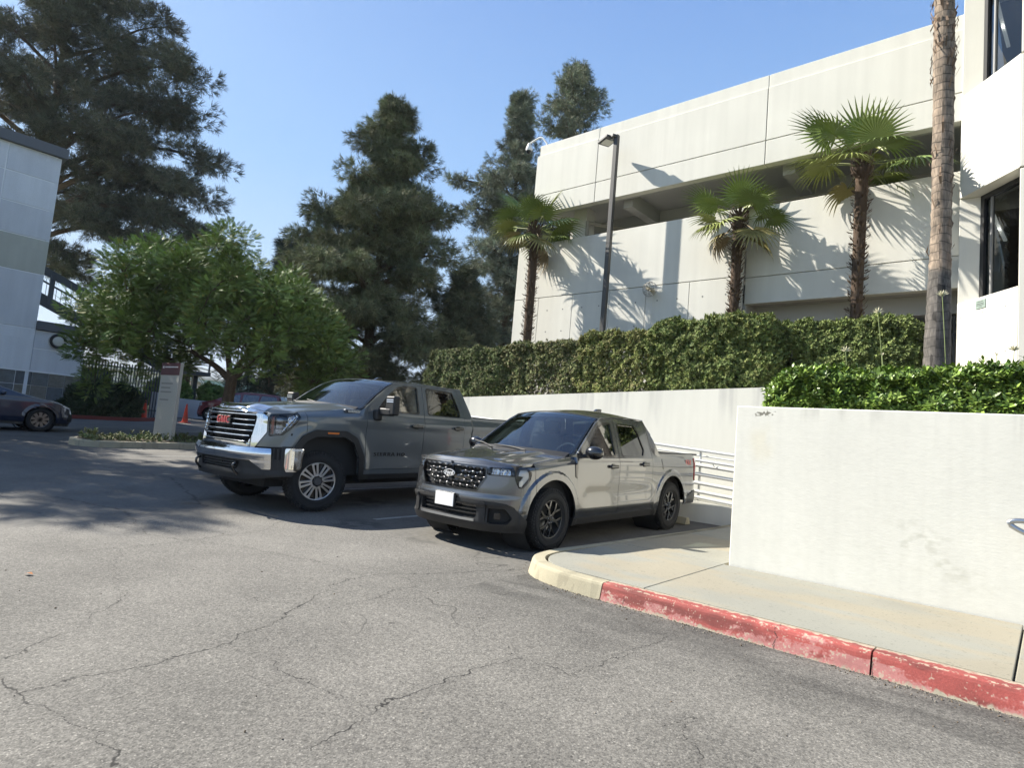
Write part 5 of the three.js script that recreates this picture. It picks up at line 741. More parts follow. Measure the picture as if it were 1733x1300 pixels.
  // underside, wheel houses, cabin, wheels
  const ub = new MB(); ub.box(-.55, .55, .32, .6, -5.1, .6).box(-.9, .9, .45, .66, -3.7, -.75).box(-.86, .86, .5, 1.0, -5.1, -4.95); ub.build('underbody', underMat, G);
  for (const zw of [-.08, ZR]) for (const sd of [1, -1]) { const b = new MB(); b.box(.52, .98, 1.07, 1.1, zw - .64, zw + .6).box(.5, .53, .4, 1.1, zw - .66, zw + .62).box(.52, .98, .4, 1.1, zw - .68, zw - .65).box(.52, .96, .45, 1.1, zw + .57, zw + .6); b.build('wheel_house', underMat, G).scale.x = sd; }
  const ih = new MB(); ih.box(-.9, .9, .66, .95, -3.15, -.75).box(-.88, .88, 1.05, 1.48, -1.1, -.66, .05).box(-.86, .86, .9, 1.45, -3.18, -3.05); ih.build('cabin_floor', cabin, G); for (const x of [.45, -.45]) { seat(G, x, 1.05, -1.75, 1.02, cabin); seat(G, x, 1.05, -2.75, 1.0, cabin); } steering(G, .45, 1.42, -1.15, cabin);
  for (const [z, st] of [[0, -.26], [ZR, 0]]) for (const sd of [1, -1]) wheel(G, { R: .43, w: .275, rimR: .272, x: .875, z, side: sd, steer: st, spokes: rimTruck });
  return G;
}
place(largePickup(), -8.96, -4.99, .0735);
// ---------------------------------------------------------------- other cars, further off
function car(name, label, cat, P) {
  const G = thing(name, label, cat, P.group), paint = phy(P.color, .3, { metalness: .1, clearcoat: 1, clearcoatRoughness: .04 });
  const T = P.top, topU = (z) => { let i = 0; while (i < T.length - 2 && z < T[i + 1][0]) i++; return lerp(T[i][1], T[i + 1][1], clamp((T[i][0] - z) / (T[i][0] - T[i + 1][0]))); };
  const zt = T[0][0], ze = T[T.length - 1][0], belt = P.belt, AR = P.R + .055;
  const inset = (U, k, f) => { let s = .05 * Math.pow(clamp((.42 - U) / .2), 1.5) + .02 * sstep(belt - .12, belt, U); if (U > belt) s += (U - belt) * .38; for (const zw of [0, P.wb]) s -= .018 * (1 - sstep(AR + .03, AR + .07, Math.hypot(k.z - zw, U - P.R))); return lerp(s, .02 + .10 * sstep(.45, .85, U) + .05 * clamp((.35 - U) / .15), f); };
  const S = Shell(P.plan, inset), sz = S.sAtZ, arch = (z, U) => { let d = 9; for (const zw of [0, P.wb]) d = Math.min(d, U > P.R ? Math.hypot(z - zw, U - P.R) - AR : Math.abs(z - zw) - AR); return d; };
  const wins = P.windows.map((w) => poly(w, .03)), anyWin = (z, U) => Math.max(...wins.map((w) => w(z, U)));
  const lampP = poly(P.lamp, .015);
  shellPart(S, G, 'body', paint, 0, S.L, .24, P.h, (z, U, s) => Math.min(topU(z) - U, arch(z, U), U - .26, -anyWin(z, U), -lampP(s, U), s < .5 ? P.nose - U : 9), { rim: .02, cell: .04 });
  for (const [i, w] of wins.entries()) shellPart(S, G, 'window', privacy, 0, S.L, belt - .02, P.h, (z, U) => w(z, U) + .01, { rim: 0, off: -.012, cell: .04 });
  shellPart(S, G, 'headlight', P.lampMat ?? phy([.55, .57, .6], .12, { metalness: .6 }), 0, 1.4, .4, 1.1, (z, U, s) => lampP(s, U) - .004, { rim: .01, off: -.006, cell: .03 });
  shellPart(S, G, 'lower_trim', blackPlastic, 0, S.L, .17, .3, (z, U) => Math.min(arch(z, U), .285 - U), { rim: .03, off: -.015, cell: .05 });
  if (P.intake) shellPart(S, G, 'air_intake', underMat, 0, 1.2, .25, .7, (z, U, s) => poly(P.intake, .02)(s, U), { rim: .02, off: .006, cell: .03 });
  const edge = (t) => { const z = lerp(zt, ze, t), U = topU(z), p = S.at(Math.min(z, zt - .02), U); return [p.x, U, p.z]; };
  const tm = across(edge, (t) => .10 * (1 - sstep(0, .2, t)), (t) => .05);
  const tz = (z) => (zt - z) / (zt - ze);
  mesh(panel(tm, -1, 1, 0, tz(P.ws[0]), [.1, .03]), paint, 'hood', G); mesh(panel(tm, -1, 1, tz(P.ws[0]), tz(P.ws[1]), [.1, .03]), P.wsMat ?? wsGlass, 'windshield', G); mesh(panel(tm, -1, 1, tz(P.ws[1]), tz(P.rear), [.1, .03]), paint, 'roof', G); mesh(panel(tm, -1, 1, tz(P.rear), 1, [.1, .03]), privacy, 'rear_window', G);
  const ub = new MB(); ub.box(-.6, .6, .2, .5, P.wb - .6, .55).box(-.72, .72, .26, belt - .25, P.wb + .45, -.45); ub.build('underbody', underMat, G); box(-.7, .7, belt - .28, belt - .02, P.ws[0] - .35, P.ws[0] - .0).build('dashboard', cabin, G); for (const x of [.36, -.36]) { seat(G, x, belt - .32, P.ws[0] - 1.0, .95, cabinGrey); }
  for (const z of [0, P.wb]) for (const sd of [1, -1]) { wheel(G, { R: P.R, w: .2, rimR: P.R * .68, x: P.track, z, side: sd, spokes: rimCar(P.rim ?? satin, P.spokes ?? 5) }); const g = new THREE.CylinderGeometry(AR + .01, AR + .01, .3, 24, 1, true).rotateZ(Math.PI / 2).translate(sd * (P.track - .08), P.R, z); mesh(clean(g), underMat, 'wheel_house', G); }
  for (const sd of [1, -1]) { const m = new MB(), b = new THREE.SphereGeometry(1, 14, 10); b.scale(.1, .065, .07); m.add(b, new THREE.Matrix4().makeTranslation(P.track + .19, belt + .08, P.mirror)); m.bar([P.track + .05, belt + .02, P.mirror], [P.track + .16, belt + .06, P.mirror], .04, .04); const o = m.build('mirror', P.mirrorMat ?? paint, G); if (sd < 0) o.geometry = mirrorX(o.geometry); }
  return G;
}
const planOf = (zf, W, ze) => [[0, zf], [W * .45, zf - .03], [W * .72, zf - .13], [W * .9, zf - .33], [W * .975, zf - .6], [W, zf - .95], [W, (zf + ze) / 2], [W, ze + .7], [W * .95, ze + .25], [W * .7, ze + .04], [0, ze]];
{
  const c = car('dark_sedan', 'dark blue sleek sedan driving in from the left edge', 'car', { color: [.006, .012, .034], plan: planOf(.93, .89, -3.66), top: [[.80, .69], [.45, .83], [-.05, .94], [-.45, 1.02], [-1.5, 1.36], [-2.1, 1.40], [-2.7, 1.34], [-3.4, 1.08], [-3.62, .95]], belt: .95, h: 1.46, nose: .66, R: .335, wb: -2.75, track: .78, ws: [-.30, -1.45], rear: -2.5, mirror: -.95, windows: [[[-.95, 1.0], [-1.45, 1.22], [-1.75, 1.30], [-1.82, 1.0]], [[-1.9, 1.0], [-1.9, 1.31], [-2.5, 1.26], [-2.9, 1.06], [-2.75, 1.0]]], lamp: [[.52, .70], [1.02, .80], [1.06, .765], [.6, .655]], lampMat: phy([.6, .62, .66], .15, { metalness: .5 }), intake: [[.42, .5], [.75, .56], [.82, .34], [.42, .3]], rim: phy([.16, .16, .165], .3, { metalness: 1 }), spokes: 9 });
  place(c, -23.2, -4.7, Math.PI); c.rotation.x = -c.rotation.x * 0;
}
{
  const van = car('red_minivan', 'dark red minivan parked by the low wall behind the tree trunk', 'car', { color: [.16, .012, .014], plan: planOf(.95, .95, -4.1), top: [[.82, .86], [.5, .98], [-.05, 1.1], [-1.15, 1.62], [-1.7, 1.72], [-3.4, 1.70], [-3.85, 1.60], [-4.02, 1.1]], belt: 1.08, h: 1.8, nose: .84, R: .34, wb: -3.03, track: .84, ws: [-.05, -1.2], rear: -3.75, mirror: -.75, windows: [[[-.55, 1.12], [-1.15, 1.52], [-1.55, 1.58], [-1.6, 1.12]], [[-1.7, 1.12], [-1.7, 1.6], [-2.6, 1.6], [-2.6, 1.12]], [[-2.7, 1.12], [-2.7, 1.6], [-3.55, 1.57], [-3.7, 1.14]]], lamp: [[.55, .88], [1.1, .98], [1.14, .8], [.6, .72]], intake: [[-1, .6], [.5, .6], [.5, .34], [-1, .34]] });
  van.position.set(-35.7, GY(-35.6, -14.9), -15.6); van.rotation.y = -.86;
  const w = car('white_sedan', 'white sedan half hidden behind the larger truck', 'car', { color: [.6, .6, .6], plan: planOf(.93, .9, -3.7), top: [[.8, .7], [.45, .86], [-.2, .98], [-1.2, 1.38], [-2.2, 1.42], [-3.0, 1.1], [-3.6, 1.02]], belt: .96, h: 1.5, nose: .68, R: .33, wb: -2.75, track: .78, ws: [-.2, -1.2], rear: -2.3, mirror: -.8, windows: [[[-.7, 1.0], [-1.2, 1.3], [-1.6, 1.34], [-1.65, 1.0]], [[-1.75, 1.0], [-1.75, 1.34], [-2.2, 1.33], [-2.7, 1.05]]], lamp: [[.55, .74], [1.05, .82], [1.08, .7], [.6, .6]] });
  w.position.set(-34.6, GY(-34.6, -19.2) + .35, -20.4); w.rotation.y = -.86;
  const r = car('red_hatchback', 'dark red hatchback with black bumper mostly hidden left of the larger truck', 'car', { color: [.12, .01, .012], plan: planOf(.85, .9, -3.3), top: [[.74, .86], [.4, .96], [-.2, 1.05], [-1.0, 1.5], [-2.6, 1.5], [-3.2, 1.0]], belt: 1.02, h: 1.6, nose: .84, R: .34, wb: -2.5, track: .79, ws: [-.15, -1.0], rear: -2.5, mirror: -.7, windows: [[[-.6, 1.06], [-1.05, 1.42], [-1.5, 1.45], [-1.5, 1.06]], [[-1.6, 1.06], [-1.6, 1.45], [-2.5, 1.42], [-2.6, 1.06]]], lamp: [[.5, .88], [1.0, .95], [1.05, .78], [.55, .72]], intake: [[-1, .62], [1.15, .62], [1.15, .28], [-1, .28]] });
  place(r, -11.72, -6.0, .02);
}
for (const [x, z, l] of [[-33.0, -10.97, 'orange traffic cone nearer the dark bush'], [-31.1, -12.13, 'orange traffic cone just right of the sign pylon']]) {
  const c = thing('traffic_cone', l, 'cone', 'orange traffic cones', [x, GY(x, z), z], .4); const o = std([.75, .07, .03], .55);
  box(-.19, .19, 0, .035, -.19, .19, .01).build('base', o, c); mesh(clean(new THREE.LatheGeometry([[.145, .03], [.14, .06], [.125, .1], [.03, .9], [.02, .91], [0, .91]].map(([a, b]) => new THREE.Vector2(a, b)), 28)), o, 'cone_body', c);
  mesh(clean(new THREE.LatheGeometry([[.119, .2], [.1, .34]].map(([a, b]) => new THREE.Vector2(a + .002, b)), 28)), std([.6, .09, .05], .5), 'band', c);
}
// ---------------------------------------------------------------- plants
const bark = std('#ffffff', .95, { map: tex(128, 256, (u, v) => { const n = fbm(u * 14, v * 5, 4, 3); return [70 + n * 46, 58 + n * 40, 46 + n * 34]; }, { repeat: true }), bumpMap: tex(128, 256, (u, v) => 255 * fbm(u * 16, v * 5, 4, 5), { srgb: false, repeat: true }), bumpScale: .02 });
function limb(mb, pts, r0, r1, n = 7) { const c = new THREE.CatmullRomCurve3(pts, false, 'centripetal'), seg = Math.max(3, pts.length * 3), P = c.getPoints(seg), pos = [], idx = [], uv = []; const up = V3(0, 0, 1), t = V3(), a = V3(), b = V3(); for (let i = 0; i <= seg; i++) { t.copy(c.getTangent(i / seg)); a.crossVectors(t, Math.abs(t.z) > .9 ? V3(1, 0, 0) : up).normalize(); b.crossVectors(t, a); const r = lerp(r0, r1, i / seg); for (let k = 0; k <= n; k++) { const q = k / n * Math.PI * 2; pos.push(P[i].x + (a.x * Math.cos(q) + b.x * Math.sin(q)) * r, P[i].y + (a.y * Math.cos(q) + b.y * Math.sin(q)) * r, P[i].z + (a.z * Math.cos(q) + b.z * Math.sin(q)) * r); uv.push(k / n * 2, i / seg * 4); } } for (let i = 0; i < seg; i++) for (let k = 0; k < n; k++) { const o = i * (n + 1) + k; idx.push(o, o + 1, o + n + 1, o + 1, o + n + 2, o + n + 1); } const g = new THREE.BufferGeometry(); g.setAttribute('position', new THREE.Float32BufferAttribute(pos, 3)); g.setAttribute('uv', new THREE.Float32BufferAttribute(uv, 2)); g.setIndex(idx); g.computeVertexNormals(); mb.add(g); }
function instanced(G, name, geo, mat, list) { const m = new THREE.InstancedMesh(geo, mat, list.length), M = new THREE.Matrix4(), col = new THREE.Color(); list.forEach((o, i) => { M.compose(o.p, o.q, o.s); m.setMatrixAt(i, M); m.setColorAt(i, col.setRGB(...o.c)); }); m.name = name; m.userData.kind = 'stuff'; m.castShadow = m.receiveShadow = true; G.add(m); return m; }
const qOf = (dir, roll, out = new THREE.Quaternion()) => out.setFromUnitVectors(V3(0, 1, 0), dir.clone().normalize()).multiply(new THREE.Quaternion().setFromAxisAngle(V3(0, 1, 0), roll));
// a flat tapered blade from p along d, width w, normal n
function blade(arr, p, d, w, len, n, bend = 0) { const s = V3().crossVectors(d, n).normalize().multiplyScalar(w / 2), m = p.clone().addScaledVector(d, len * .55).addScaledVector(n, bend * len * .12), e = p.clone().addScaledVector(d, len).addScaledVector(n, bend * len * -.12); const a = p.clone().addScaledVector(s, .6), b = p.clone().addScaledVector(s, -.6), c = m.clone().add(s), f = m.clone().sub(s); for (const v of [a, c, b, b, c, f, c, e, f]) arr.push(v.x, v.y, v.z); }
const bladesGeo = (arr) => { const g = new THREE.BufferGeometry(); g.setAttribute('position', new THREE.Float32BufferAttribute(arr, 3)); g.computeVertexNormals(); return g; };
const leafMat = () => std('#ffffff', .8);
const thinLeaf = std('#ffffff', .65);
// needle spray, about 0.3 m: grows along +y, tips fan out
function needleSpray(seed, n = 15, len = .3, w = .016) { const r = RNG(seed), a = []; for (let i = 0; i < n; i++) { const t = r() * .5, az = r() * 6.283, op = .25 + r() * .75, d = V3(Math.sin(op) * Math.cos(az), Math.cos(op), Math.sin(op) * Math.sin(az)); blade(a, V3(0, t * len * .8, 0), d, w, len * (.7 + r() * .5), V3(r() - .5, r() - .5, r() - .5).normalize(), .8); } return bladesGeo(a); }
const sprays = [needleSpray(1), needleSpray(2, 13), needleSpray(3, 17)];
function pine(name, label, [x, y, z], H, { seed, R, profile, limbs, droop = .25, tufts = 30, clump = .55, start = .1, col = [.050, .066, .036], spray = 1, trunkR = .3, lean = 0, sizes = 1, minL = .25, vary = [.6, .55], extra = [] }) {
  const G = thing(name, label, 'tree', 'tall pines', [x, y, z]), r = RNG(seed), wood = new MB(), list = [[], [], []];
  const trunkAt = (t) => V3(lean * t * t * H * .1 + .12 * Math.sin(t * 5 + seed), t * H, .12 * Math.cos(t * 4 + seed));
  limb(wood, [0, .2, .4, .6, .8, 1].map(trunkAt), trunkR, .03, 9);
  const put = (c, rad, n, base) => { const kc = .72 + .62 * r(); for (let i = 0; i < n; i++) { const d = V3(r() * 2 - 1, r() * 2 - 1, r() * 2 - 1).normalize(), q = Math.pow(r(), .5), p = c.clone().add(V3(d.x * rad * q, d.y * rad * .62 * q, d.z * rad * q)); const dir = V3(d.x * .9 + base.x * .5, d.y * .5 + .25 - droop * r() * 2.2, d.z * .9 + base.z * .5); const k = kc * (.65 + r() * .7), s = sizes * (.75 + r() * .6); list[i % 3].push({ p, q: qOf(dir, r() * 6.28), s: V3(s, s, s), c: [col[0] * k * (1 + (r() - .5) * .25), col[1] * k, col[2] * k] }); } };
  const grow = (t, az, L, rise) => { const o = trunkAt(t), d = V3(Math.cos(az), 0, Math.sin(az)), e = (f) => o.clone().addScaledVector(d, L * f).add(V3(0, L * (rise * f - droop * .55 * f * f) + .12 * L * Math.sin(f * 3.1), 0)); const P = [0, .3, .65, 1].map(e); limb(wood, P, Math.max(.02, trunkR * .32 * (L / R)), .012, 5); const nc = Math.max(2, Math.round(L / clump * 1.15)); for (let k = 0; k < nc; k++) { const f = lerp(minL, 1, (k + r() * .7) / nc), c = e(Math.min(1, f)), sp = V3(-d.z, 0, d.x).multiplyScalar((r() - .5) * L * .55 * (1 - Math.abs(f - .55))); c.add(sp); c.y += (r() - .5) * .35; const rad = clump * (.65 + r() * .65) * Math.min(1, .45 + L / R); if (sp.length() > .35) limb(wood, [e(Math.max(0, f - .2)), c.clone().lerp(e(f), .4), c], .018, .006, 4); put(c, rad, Math.round(tufts * (.6 + r() * .8)), d); } };
  for (let i = 0; i < limbs; i++) { const t = start + (1 - start) * Math.pow((i + r() * .8) / limbs, .92), L = R * profile(t) * (vary[0] + r() * vary[1]); if (L < .15) continue; grow(Math.min(t, .985), i * 2.399 + r() * .9, L, .18 + .5 * t - .2 * (1 - t)); }
  for (const [t, az, L, rise] of extra) grow(t, az, L, rise);
  put(trunkAt(1), clump * .5, tufts, V3(0, 1, 0));
  wood.build('trunk', bark, G); const crown = new THREE.Group(); crown.name = 'crown'; G.add(crown); list.forEach((l, i) => instanced(crown, 'needles', sprays[i], leafMat(), l)); return G;
}
const piecewise = (p) => (t) => { let i = 0; while (i < p.length - 2 && t > p[i + 1][0]) i++; return lerp(p[i][1], p[i + 1][1], clamp((t - p[i][0]) / (p[i + 1][0] - p[i][0]))); };
pine('pine_tree', 'dense broad pine standing right behind the larger truck', [-22.9, .9, -16.3], 15.4, { seed: 5, R: 3.5, profile: piecewise([[0, .6], [.15, 1], [.4, 1.02], [.55, .85], [.64, .7], [.72, .46], [.86, .32], [1, .08]]), limbs: 78, tufts: 96, clump: .68, droop: .3, start: .08, sizes: .85, col: [.14, .155, .08], vary: [.4, .9], extra: [[.53, -.72, 3.0, .85], [.48, -.6, 3.2, .62], [.57, -.9, 2.6, .85], [.56, 2.42, 3.4, .55], [.5, 2.2, 3.8, .35], [.42, 2.6, 3.9, .2]] });
pine('pine_tree', 'shorter dark pine filling the gap left of the hedge', [-22.1, 1.0, -20.9], 8.4, { seed: 15, R: 2.1, profile: piecewise([[0, .8], [.3, 1], [.7, .7], [1, .1]]), limbs: 50, tufts: 60, clump: .6, droop: .35, sizes: .95, col: [.10, .115, .068] });
pine('pine_tree', 'slender grey-green pine at the building corner, the lower of two', [-24.0, 1.2, -26.0], 20.6, { seed: 25, R: 2.8, profile: piecewise([[0, .8], [.25, 1], [.55, .85], [.68, .8], [.78, .45], [1, .14]]), limbs: 96, tufts: 40, clump: .6, droop: .12, sizes: .95, col: [.17, .19, .13], extra: [[.66, 2.4, 4.0, .45], [.62, 2.7, 3.6, .3]] });
pine('pine_tree', 'tallest slender pine rising behind the roof corner', [-22.9, 1.2, -29.6], 23.9, { seed: 35, R: 3.3, profile: piecewise([[0, .8], [.5, 1], [.75, .72], [.9, .62], [1, .1]]), limbs: 84, tufts: 38, clump: .58, droop: .12, sizes: .95, col: [.165, .185, .12] });
pine('pine_tree', 'huge dark pine behind the grey building at the upper left', [-58.9, -1.2, -10.2], 35, { seed: 45, R: 13, profile: piecewise([[0, .4], [.4, .7], [.5, 1], [.66, .9], [.85, .75], [1, .3]]), limbs: 40, tufts: 74, clump: 1.2, droop: .2, start: .43, trunkR: .75, sizes: 1.55, col: [.105, .108, .068], minL: .3, vary: [.45, .7], extra: [[.46, -.62, 14.4, .04], [.52, -.55, 14.4, .1], [.40, -.5, 5.4, -.2], [.57, -.72, 14.4, .2], [.65, -.5, 13, .25], [.47, -.95, 11, .05], [.73, -.6, 12.5, .3], [.6, -.2, 11, .1], [.38, .1, 4.6, -.2], [.42, -.66, 12.5, .02], [.44, -.36, 9, .0], [.49, -.85, 12, .06], [.36, -.7, 6, -.22]] });
pine('pine_tree', 'small far pine peeping out left of the broad pine', [-42, .6, -22], 13.5, { seed: 55, R: 3.4, profile: piecewise([[0, .8], [.4, 1], [1, .15]]), limbs: 40, tufts: 26, clump: .8, sizes: 1.5, col: [.055, .068, .042] });
// trees left of the picture, known by the shade they throw on the asphalt
pine('pine_tree', 'pine outside the left edge shading the asphalt', [-25.3, .3, 1.2], 12.8, { seed: 65, R: 4.1, profile: piecewise([[0, .5], [.35, .9], [.55, 1], [.8, .8], [1, .3]]), limbs: 34, tufts: 20, clump: .8, droop: .2, start: .34, sizes: 1.6, col: [.05, .06, .036] });
pine('pine_tree', 'second pine outside the left edge shading the asphalt', [-32, .4, 7.2], 17, { seed: 75, R: 5.0, profile: piecewise([[0, .5], [.4, .95], [.6, 1], [1, .3]]), limbs: 36, tufts: 18, clump: .9, droop: .2, start: .4, sizes: 1.7, col: [.05, .06, .036] });

// broadleaf tree with feathery compound leaves
function compoundLeaf(seed, n = 6) { const r = RNG(seed), a = []; for (let i = 0; i < n; i++) { const t = .18 + .8 * i / n; for (const s of [-1, 1]) { const d = V3(s * .8, .55, -.12 * t).normalize(); blade(a, V3(0, t * .30, -t * t * .08), d, .026, .075 * (1 - .35 * Math.abs(t - .5)), V3((r() - .5) * .4, .1, 1).normalize(), .5); } } blade(a, V3(0, .28, -.08), V3(0, 1, -.5).normalize(), .026, .07, V3(0, .3, 1).normalize(), .4); return bladesGeo(a); }
const leaves = [compoundLeaf(1, 7), compoundLeaf(2, 6), compoundLeaf(3, 8)];
{
  const G = thing('broadleaf_tree', 'spreading green broadleaf tree in front of the red minivan', 'tree', null, [-20.9, .75, -9.4]), r = RNG(99), wood = new MB(), list = [[], [], []];
  const nodes = [{ p: V3(0, 0, 0) }, { p: V3(.05, .7, 0) }, { p: V3(.1, 1.35, -.03) }];
  limb(wood, [V3(0, -.3, 0), V3(.0, .4, 0), V3(.06, 1.1, 0), V3(.12, 2.0, -.03)], .225, .17, 10);
  // crown across the view direction (u) and along it (v); u points left in the picture
  const U = V3(-.75, 0, .66), Vd = V3(.66, 0, .75), cl = [];
  for (let k = 0; cl.length < 330 && k < 9000; k++) { const u = (r() * 2 - 1), v = (r() * 2 - 1), h = r(); const env = (1 - u * u) ** .5 * (.86 + .3 * vnoise(u * 4 + 9, v * 3, 4)); if (Math.abs(v) > env * .95) continue; const lo = lerp(2.5, 1.1, sstep(.3, .9, u)) + (u < -.15 ? -1.2 * sstep(-.15, -.6, u) : 0) + .5 * vnoise(u * 6, v * 6, 8), hi = lerp(5.9, 3.8, Math.pow(Math.abs(u), 2.2)) * (.92 + .16 * vnoise(u * 5, v * 5, 7)); const y = lerp(lo, hi, Math.pow(h, .8)); const core = Math.hypot(u, v, (y - 3.6) / 3.2); if (core < .45 && r() < .6) continue; cl.push(V3(0, y, 0).addScaledVector(U, u * 4.5 + .5).addScaledVector(Vd, v * 3.6)); }
  cl.sort((a, b) => Math.hypot(a.x, a.z) + Math.abs(a.y - 2) - Math.hypot(b.x, b.z) - Math.abs(b.y - 2));
  for (const [dx, dy, dz] of [[-1, 2.5, .5], [.9, 2.7, -.6], [.1, 3.1, .3], [-.35, 2.9, -.7]]) { const tip = V3(dx * 1.5, dy + .25, dz * 1.5); limb(wood, [V3(.1, 1.8, 0), V3(dx * .5, lerp(2.0, dy, .5), dz * .5), tip], .12, .07, 8); nodes.push({ p: V3(dx * .75, lerp(2.1, dy + .2, .62), dz * .75) }, { p: tip }); }
  for (const c of cl) { let best = null, bd = 1e9; for (const n of nodes) { const d = n.p.distanceTo(c) + Math.max(0, n.p.y - c.y) * .8; if (d < bd && n.p.y > 1.9) { bd = d; best = n; } } const mid = best.p.clone().lerp(c, .5).add(V3(0, .12, 0)), rr = Math.min(.05, .014 + bd * .012); limb(wood, [best.p, mid, c], rr, .009, 5); nodes.push({ p: c });
    const n = 120 + Math.floor(r() * 60), kc = .75 + r() * .5; for (let i = 0; i < n; i++) { const d = V3(r() * 2 - 1, r() * 2 - 1, r() * 2 - 1).normalize(), p = c.clone().addScaledVector(d, .46 * Math.cbrt(r())); const dir = V3(d.x, d.y * .5 + .12, d.z), k = kc * (.6 + r() * .75), yel = r() < .05 ? 1.6 : 1, s = .48 + r() * .36; list[i % 3].push({ p, q: qOf(dir, r() * 6.28), s: V3(s, s, s), c: [.135 * k * yel, .2 * k * (yel > 1 ? 1.1 : 1), .042 * k] }); } }
  wood.build('trunk', bark, G); const crown = new THREE.Group(); crown.name = 'crown'; G.add(crown); list.forEach((l, i) => instanced(crown, 'leaves', leaves[i], thinLeaf, l));
}
// ---------------------------------------------------------------- fan palms
function fanFrond(seed, droop) { const r = RNG(seed), a = [], n = 27, L = .72; for (let i = 0; i < n; i++) { const t = (i / (n - 1) - .5) * 4.5, len = L * (.72 + .28 * Math.cos(t * .62)) * (.94 + r() * .1); const c = Math.cos(t), s = Math.sin(t); const d = V3(s, .10 * Math.abs(s), c).normalize(), side = V3(c, 0, -s), up = V3(0, 1, 0), w = .042; let p0 = V3(0, 0, 0), dir = d.clone(); const pts = [p0]; for (let k = 1; k <= 5; k++) { dir.y -= droop * .045 * k * (.7 + r() * .6); dir.normalize(); p0 = p0.clone().addScaledVector(dir, len / 5); pts.push(p0); } const wd = [.016, .056, .058, .042, .022, .003]; for (let k = 0; k < 5; k++) { const A = pts[k], B = pts[k + 1], w0 = wd[k] / 2, w1 = wd[k + 1] / 2, f0 = w0 * .55, f1 = w1 * .55; for (const sg of [-1, 1]) { const a1 = A.clone().addScaledVector(side, sg * w0).addScaledVector(up, f0), b1 = B.clone().addScaledVector(side, sg * w1).addScaledVector(up, f1); for (const v of [A, B, a1, a1, B, b1]) a.push(v.x, v.y, v.z); } } } return bladesGeo(a); }
const fans = [fanFrond(1, .5), fanFrond(2, 1.3), fanFrond(3, 2.6)];
const palmGreen = [[.17, .22, .045], [.22, .255, .06], [.13, .19, .045]].map((c) => std(c, .5)), palmOld = [[.24, .21, .07], [.26, .2, .11]].map((c) => std(c, .7)), stalkMat = phy([.13, .15, .04], .5), fibreMat = std([.075, .05, .033], 1), fibreLight = std([.14, .10, .07], 1);
function fanPalm(label, [x, y0, z], top, { seed, n = 26, scale = 1, trunkR = .13, lean = [0, 0], crownY = 0, skirt = 5, heads = 1, shag = 760 }) {
  const G = thing('fan_palm', label, 'palm', 'fan palms along the building', [x, y0, z]), r = RNG(seed), h = top - y0, at = (t) => V3(lean[0] * t, h * t, lean[1] * t);
  const wood = new MB(); limb(wood, [0, .3, .6, .85, 1].map(at), trunkR * .82, trunkR * .95, 12); wood.build('trunk', fibreMat, G);
  const fb = [], fl = []; for (let i = 0; i < shag; i++) { const t = r(), az = r() * 6.283, R = trunkR * (.86 + .12 * t), p = at(t).add(V3(Math.cos(az) * R, 0, Math.sin(az) * R)), o = V3(Math.cos(az), 0, Math.sin(az)); const d = o.clone().multiplyScalar(.35 + r() * .5).add(V3((r() - .5) * .5, .8 - r() * .5, (r() - .5) * .5)).normalize(); blade(r() < .3 ? fl : fb, p, d, .02 + r() * .035, .06 + r() * .13, o, .6); } const sh = mesh(bladesGeo(fb), fibreMat, 'trunk_fibre', G); sh.userData.kind = 'stuff'; const s2 = mesh(bladesGeo(fl), fibreLight, 'trunk_fibre', G); s2.userData.kind = 'stuff';
  const base = at(1); const bb = []; for (let i = 0; i < 120; i++) { const az = r() * 6.283, p = base.clone().add(V3(Math.cos(az) * trunkR, (r() - .75) * .5, Math.sin(az) * trunkR)), o = V3(Math.cos(az), .9 + r(), Math.sin(az)).normalize(); blade(bb, p, o, .05, .22, V3(Math.cos(az), 0, Math.sin(az)), .5); } mesh(bladesGeo(bb), fibreMat, 'leaf_bases', G).userData.kind = 'stuff';
  const PL = [.62, .74, .84], stalk = (L) => { const m = new MB(); m.tube([[0, 0, 0], [0, .06 * L, .35 * L], [0, .03 * L, .75 * L], [0, 0, L]], .011, 5, 8); return m.geo; }, SG = PL.map(stalk);
  for (let i = 0; i < n + skirt; i++) { const old = i >= n, f = i / n, el = old ? -.35 - r() * .5 : lerp(1.3, -.35, Math.pow(f, .8)) + (r() - .5) * .3, az = i * 2.399 + r() * .5, k = old ? 0 : i % 3, L = PL[k];
    const fr = new THREE.Group(); const m = mesh(fans[old ? 1 + i % 2 : el > .6 ? 0 : el > 0 ? 1 : (i % 2 ? 1 : 2)], old ? palmOld[i % 2] : el < -.15 && i % 3 === 0 ? palmOld[0] : palmGreen[i % 3], 'frond', G); const st = mesh(SG[k], old ? palmOld[1] : stalkMat, 'stalk', m); st.position.set(0, 0, -L);
    const q = new THREE.Quaternion().setFromEuler(new THREE.Euler(-el, az, 0, 'YXZ')), s = scale * (.85 + r() * .3); m.quaternion.copy(q).multiply(new THREE.Quaternion().setFromEuler(new THREE.Euler((r() - .3) * .5, 0, (r() - .5) * .8))); m.scale.setScalar(s); const dir = V3(0, 0, 1).applyQuaternion(m.quaternion); m.position.copy(base).add(V3(0, -.08 + crownY, 0)).addScaledVector(dir, L * s); }
  return G;
}
fanPalm('leftmost fan palm, at the left end of the white building', [-12.1, 2.4, -14.3], 7.95, { seed: 3, n: 16, scale: 1.12, trunkR: .15, lean: [-.08, 0], skirt: 2 });
fanPalm('middle fan palm, right of the lamp post', [-5.93, 2.5, -14.68], 7.35, { seed: 7, n: 14, scale: 1.02, trunkR: .13, lean: [.0, 0], skirt: 3 });
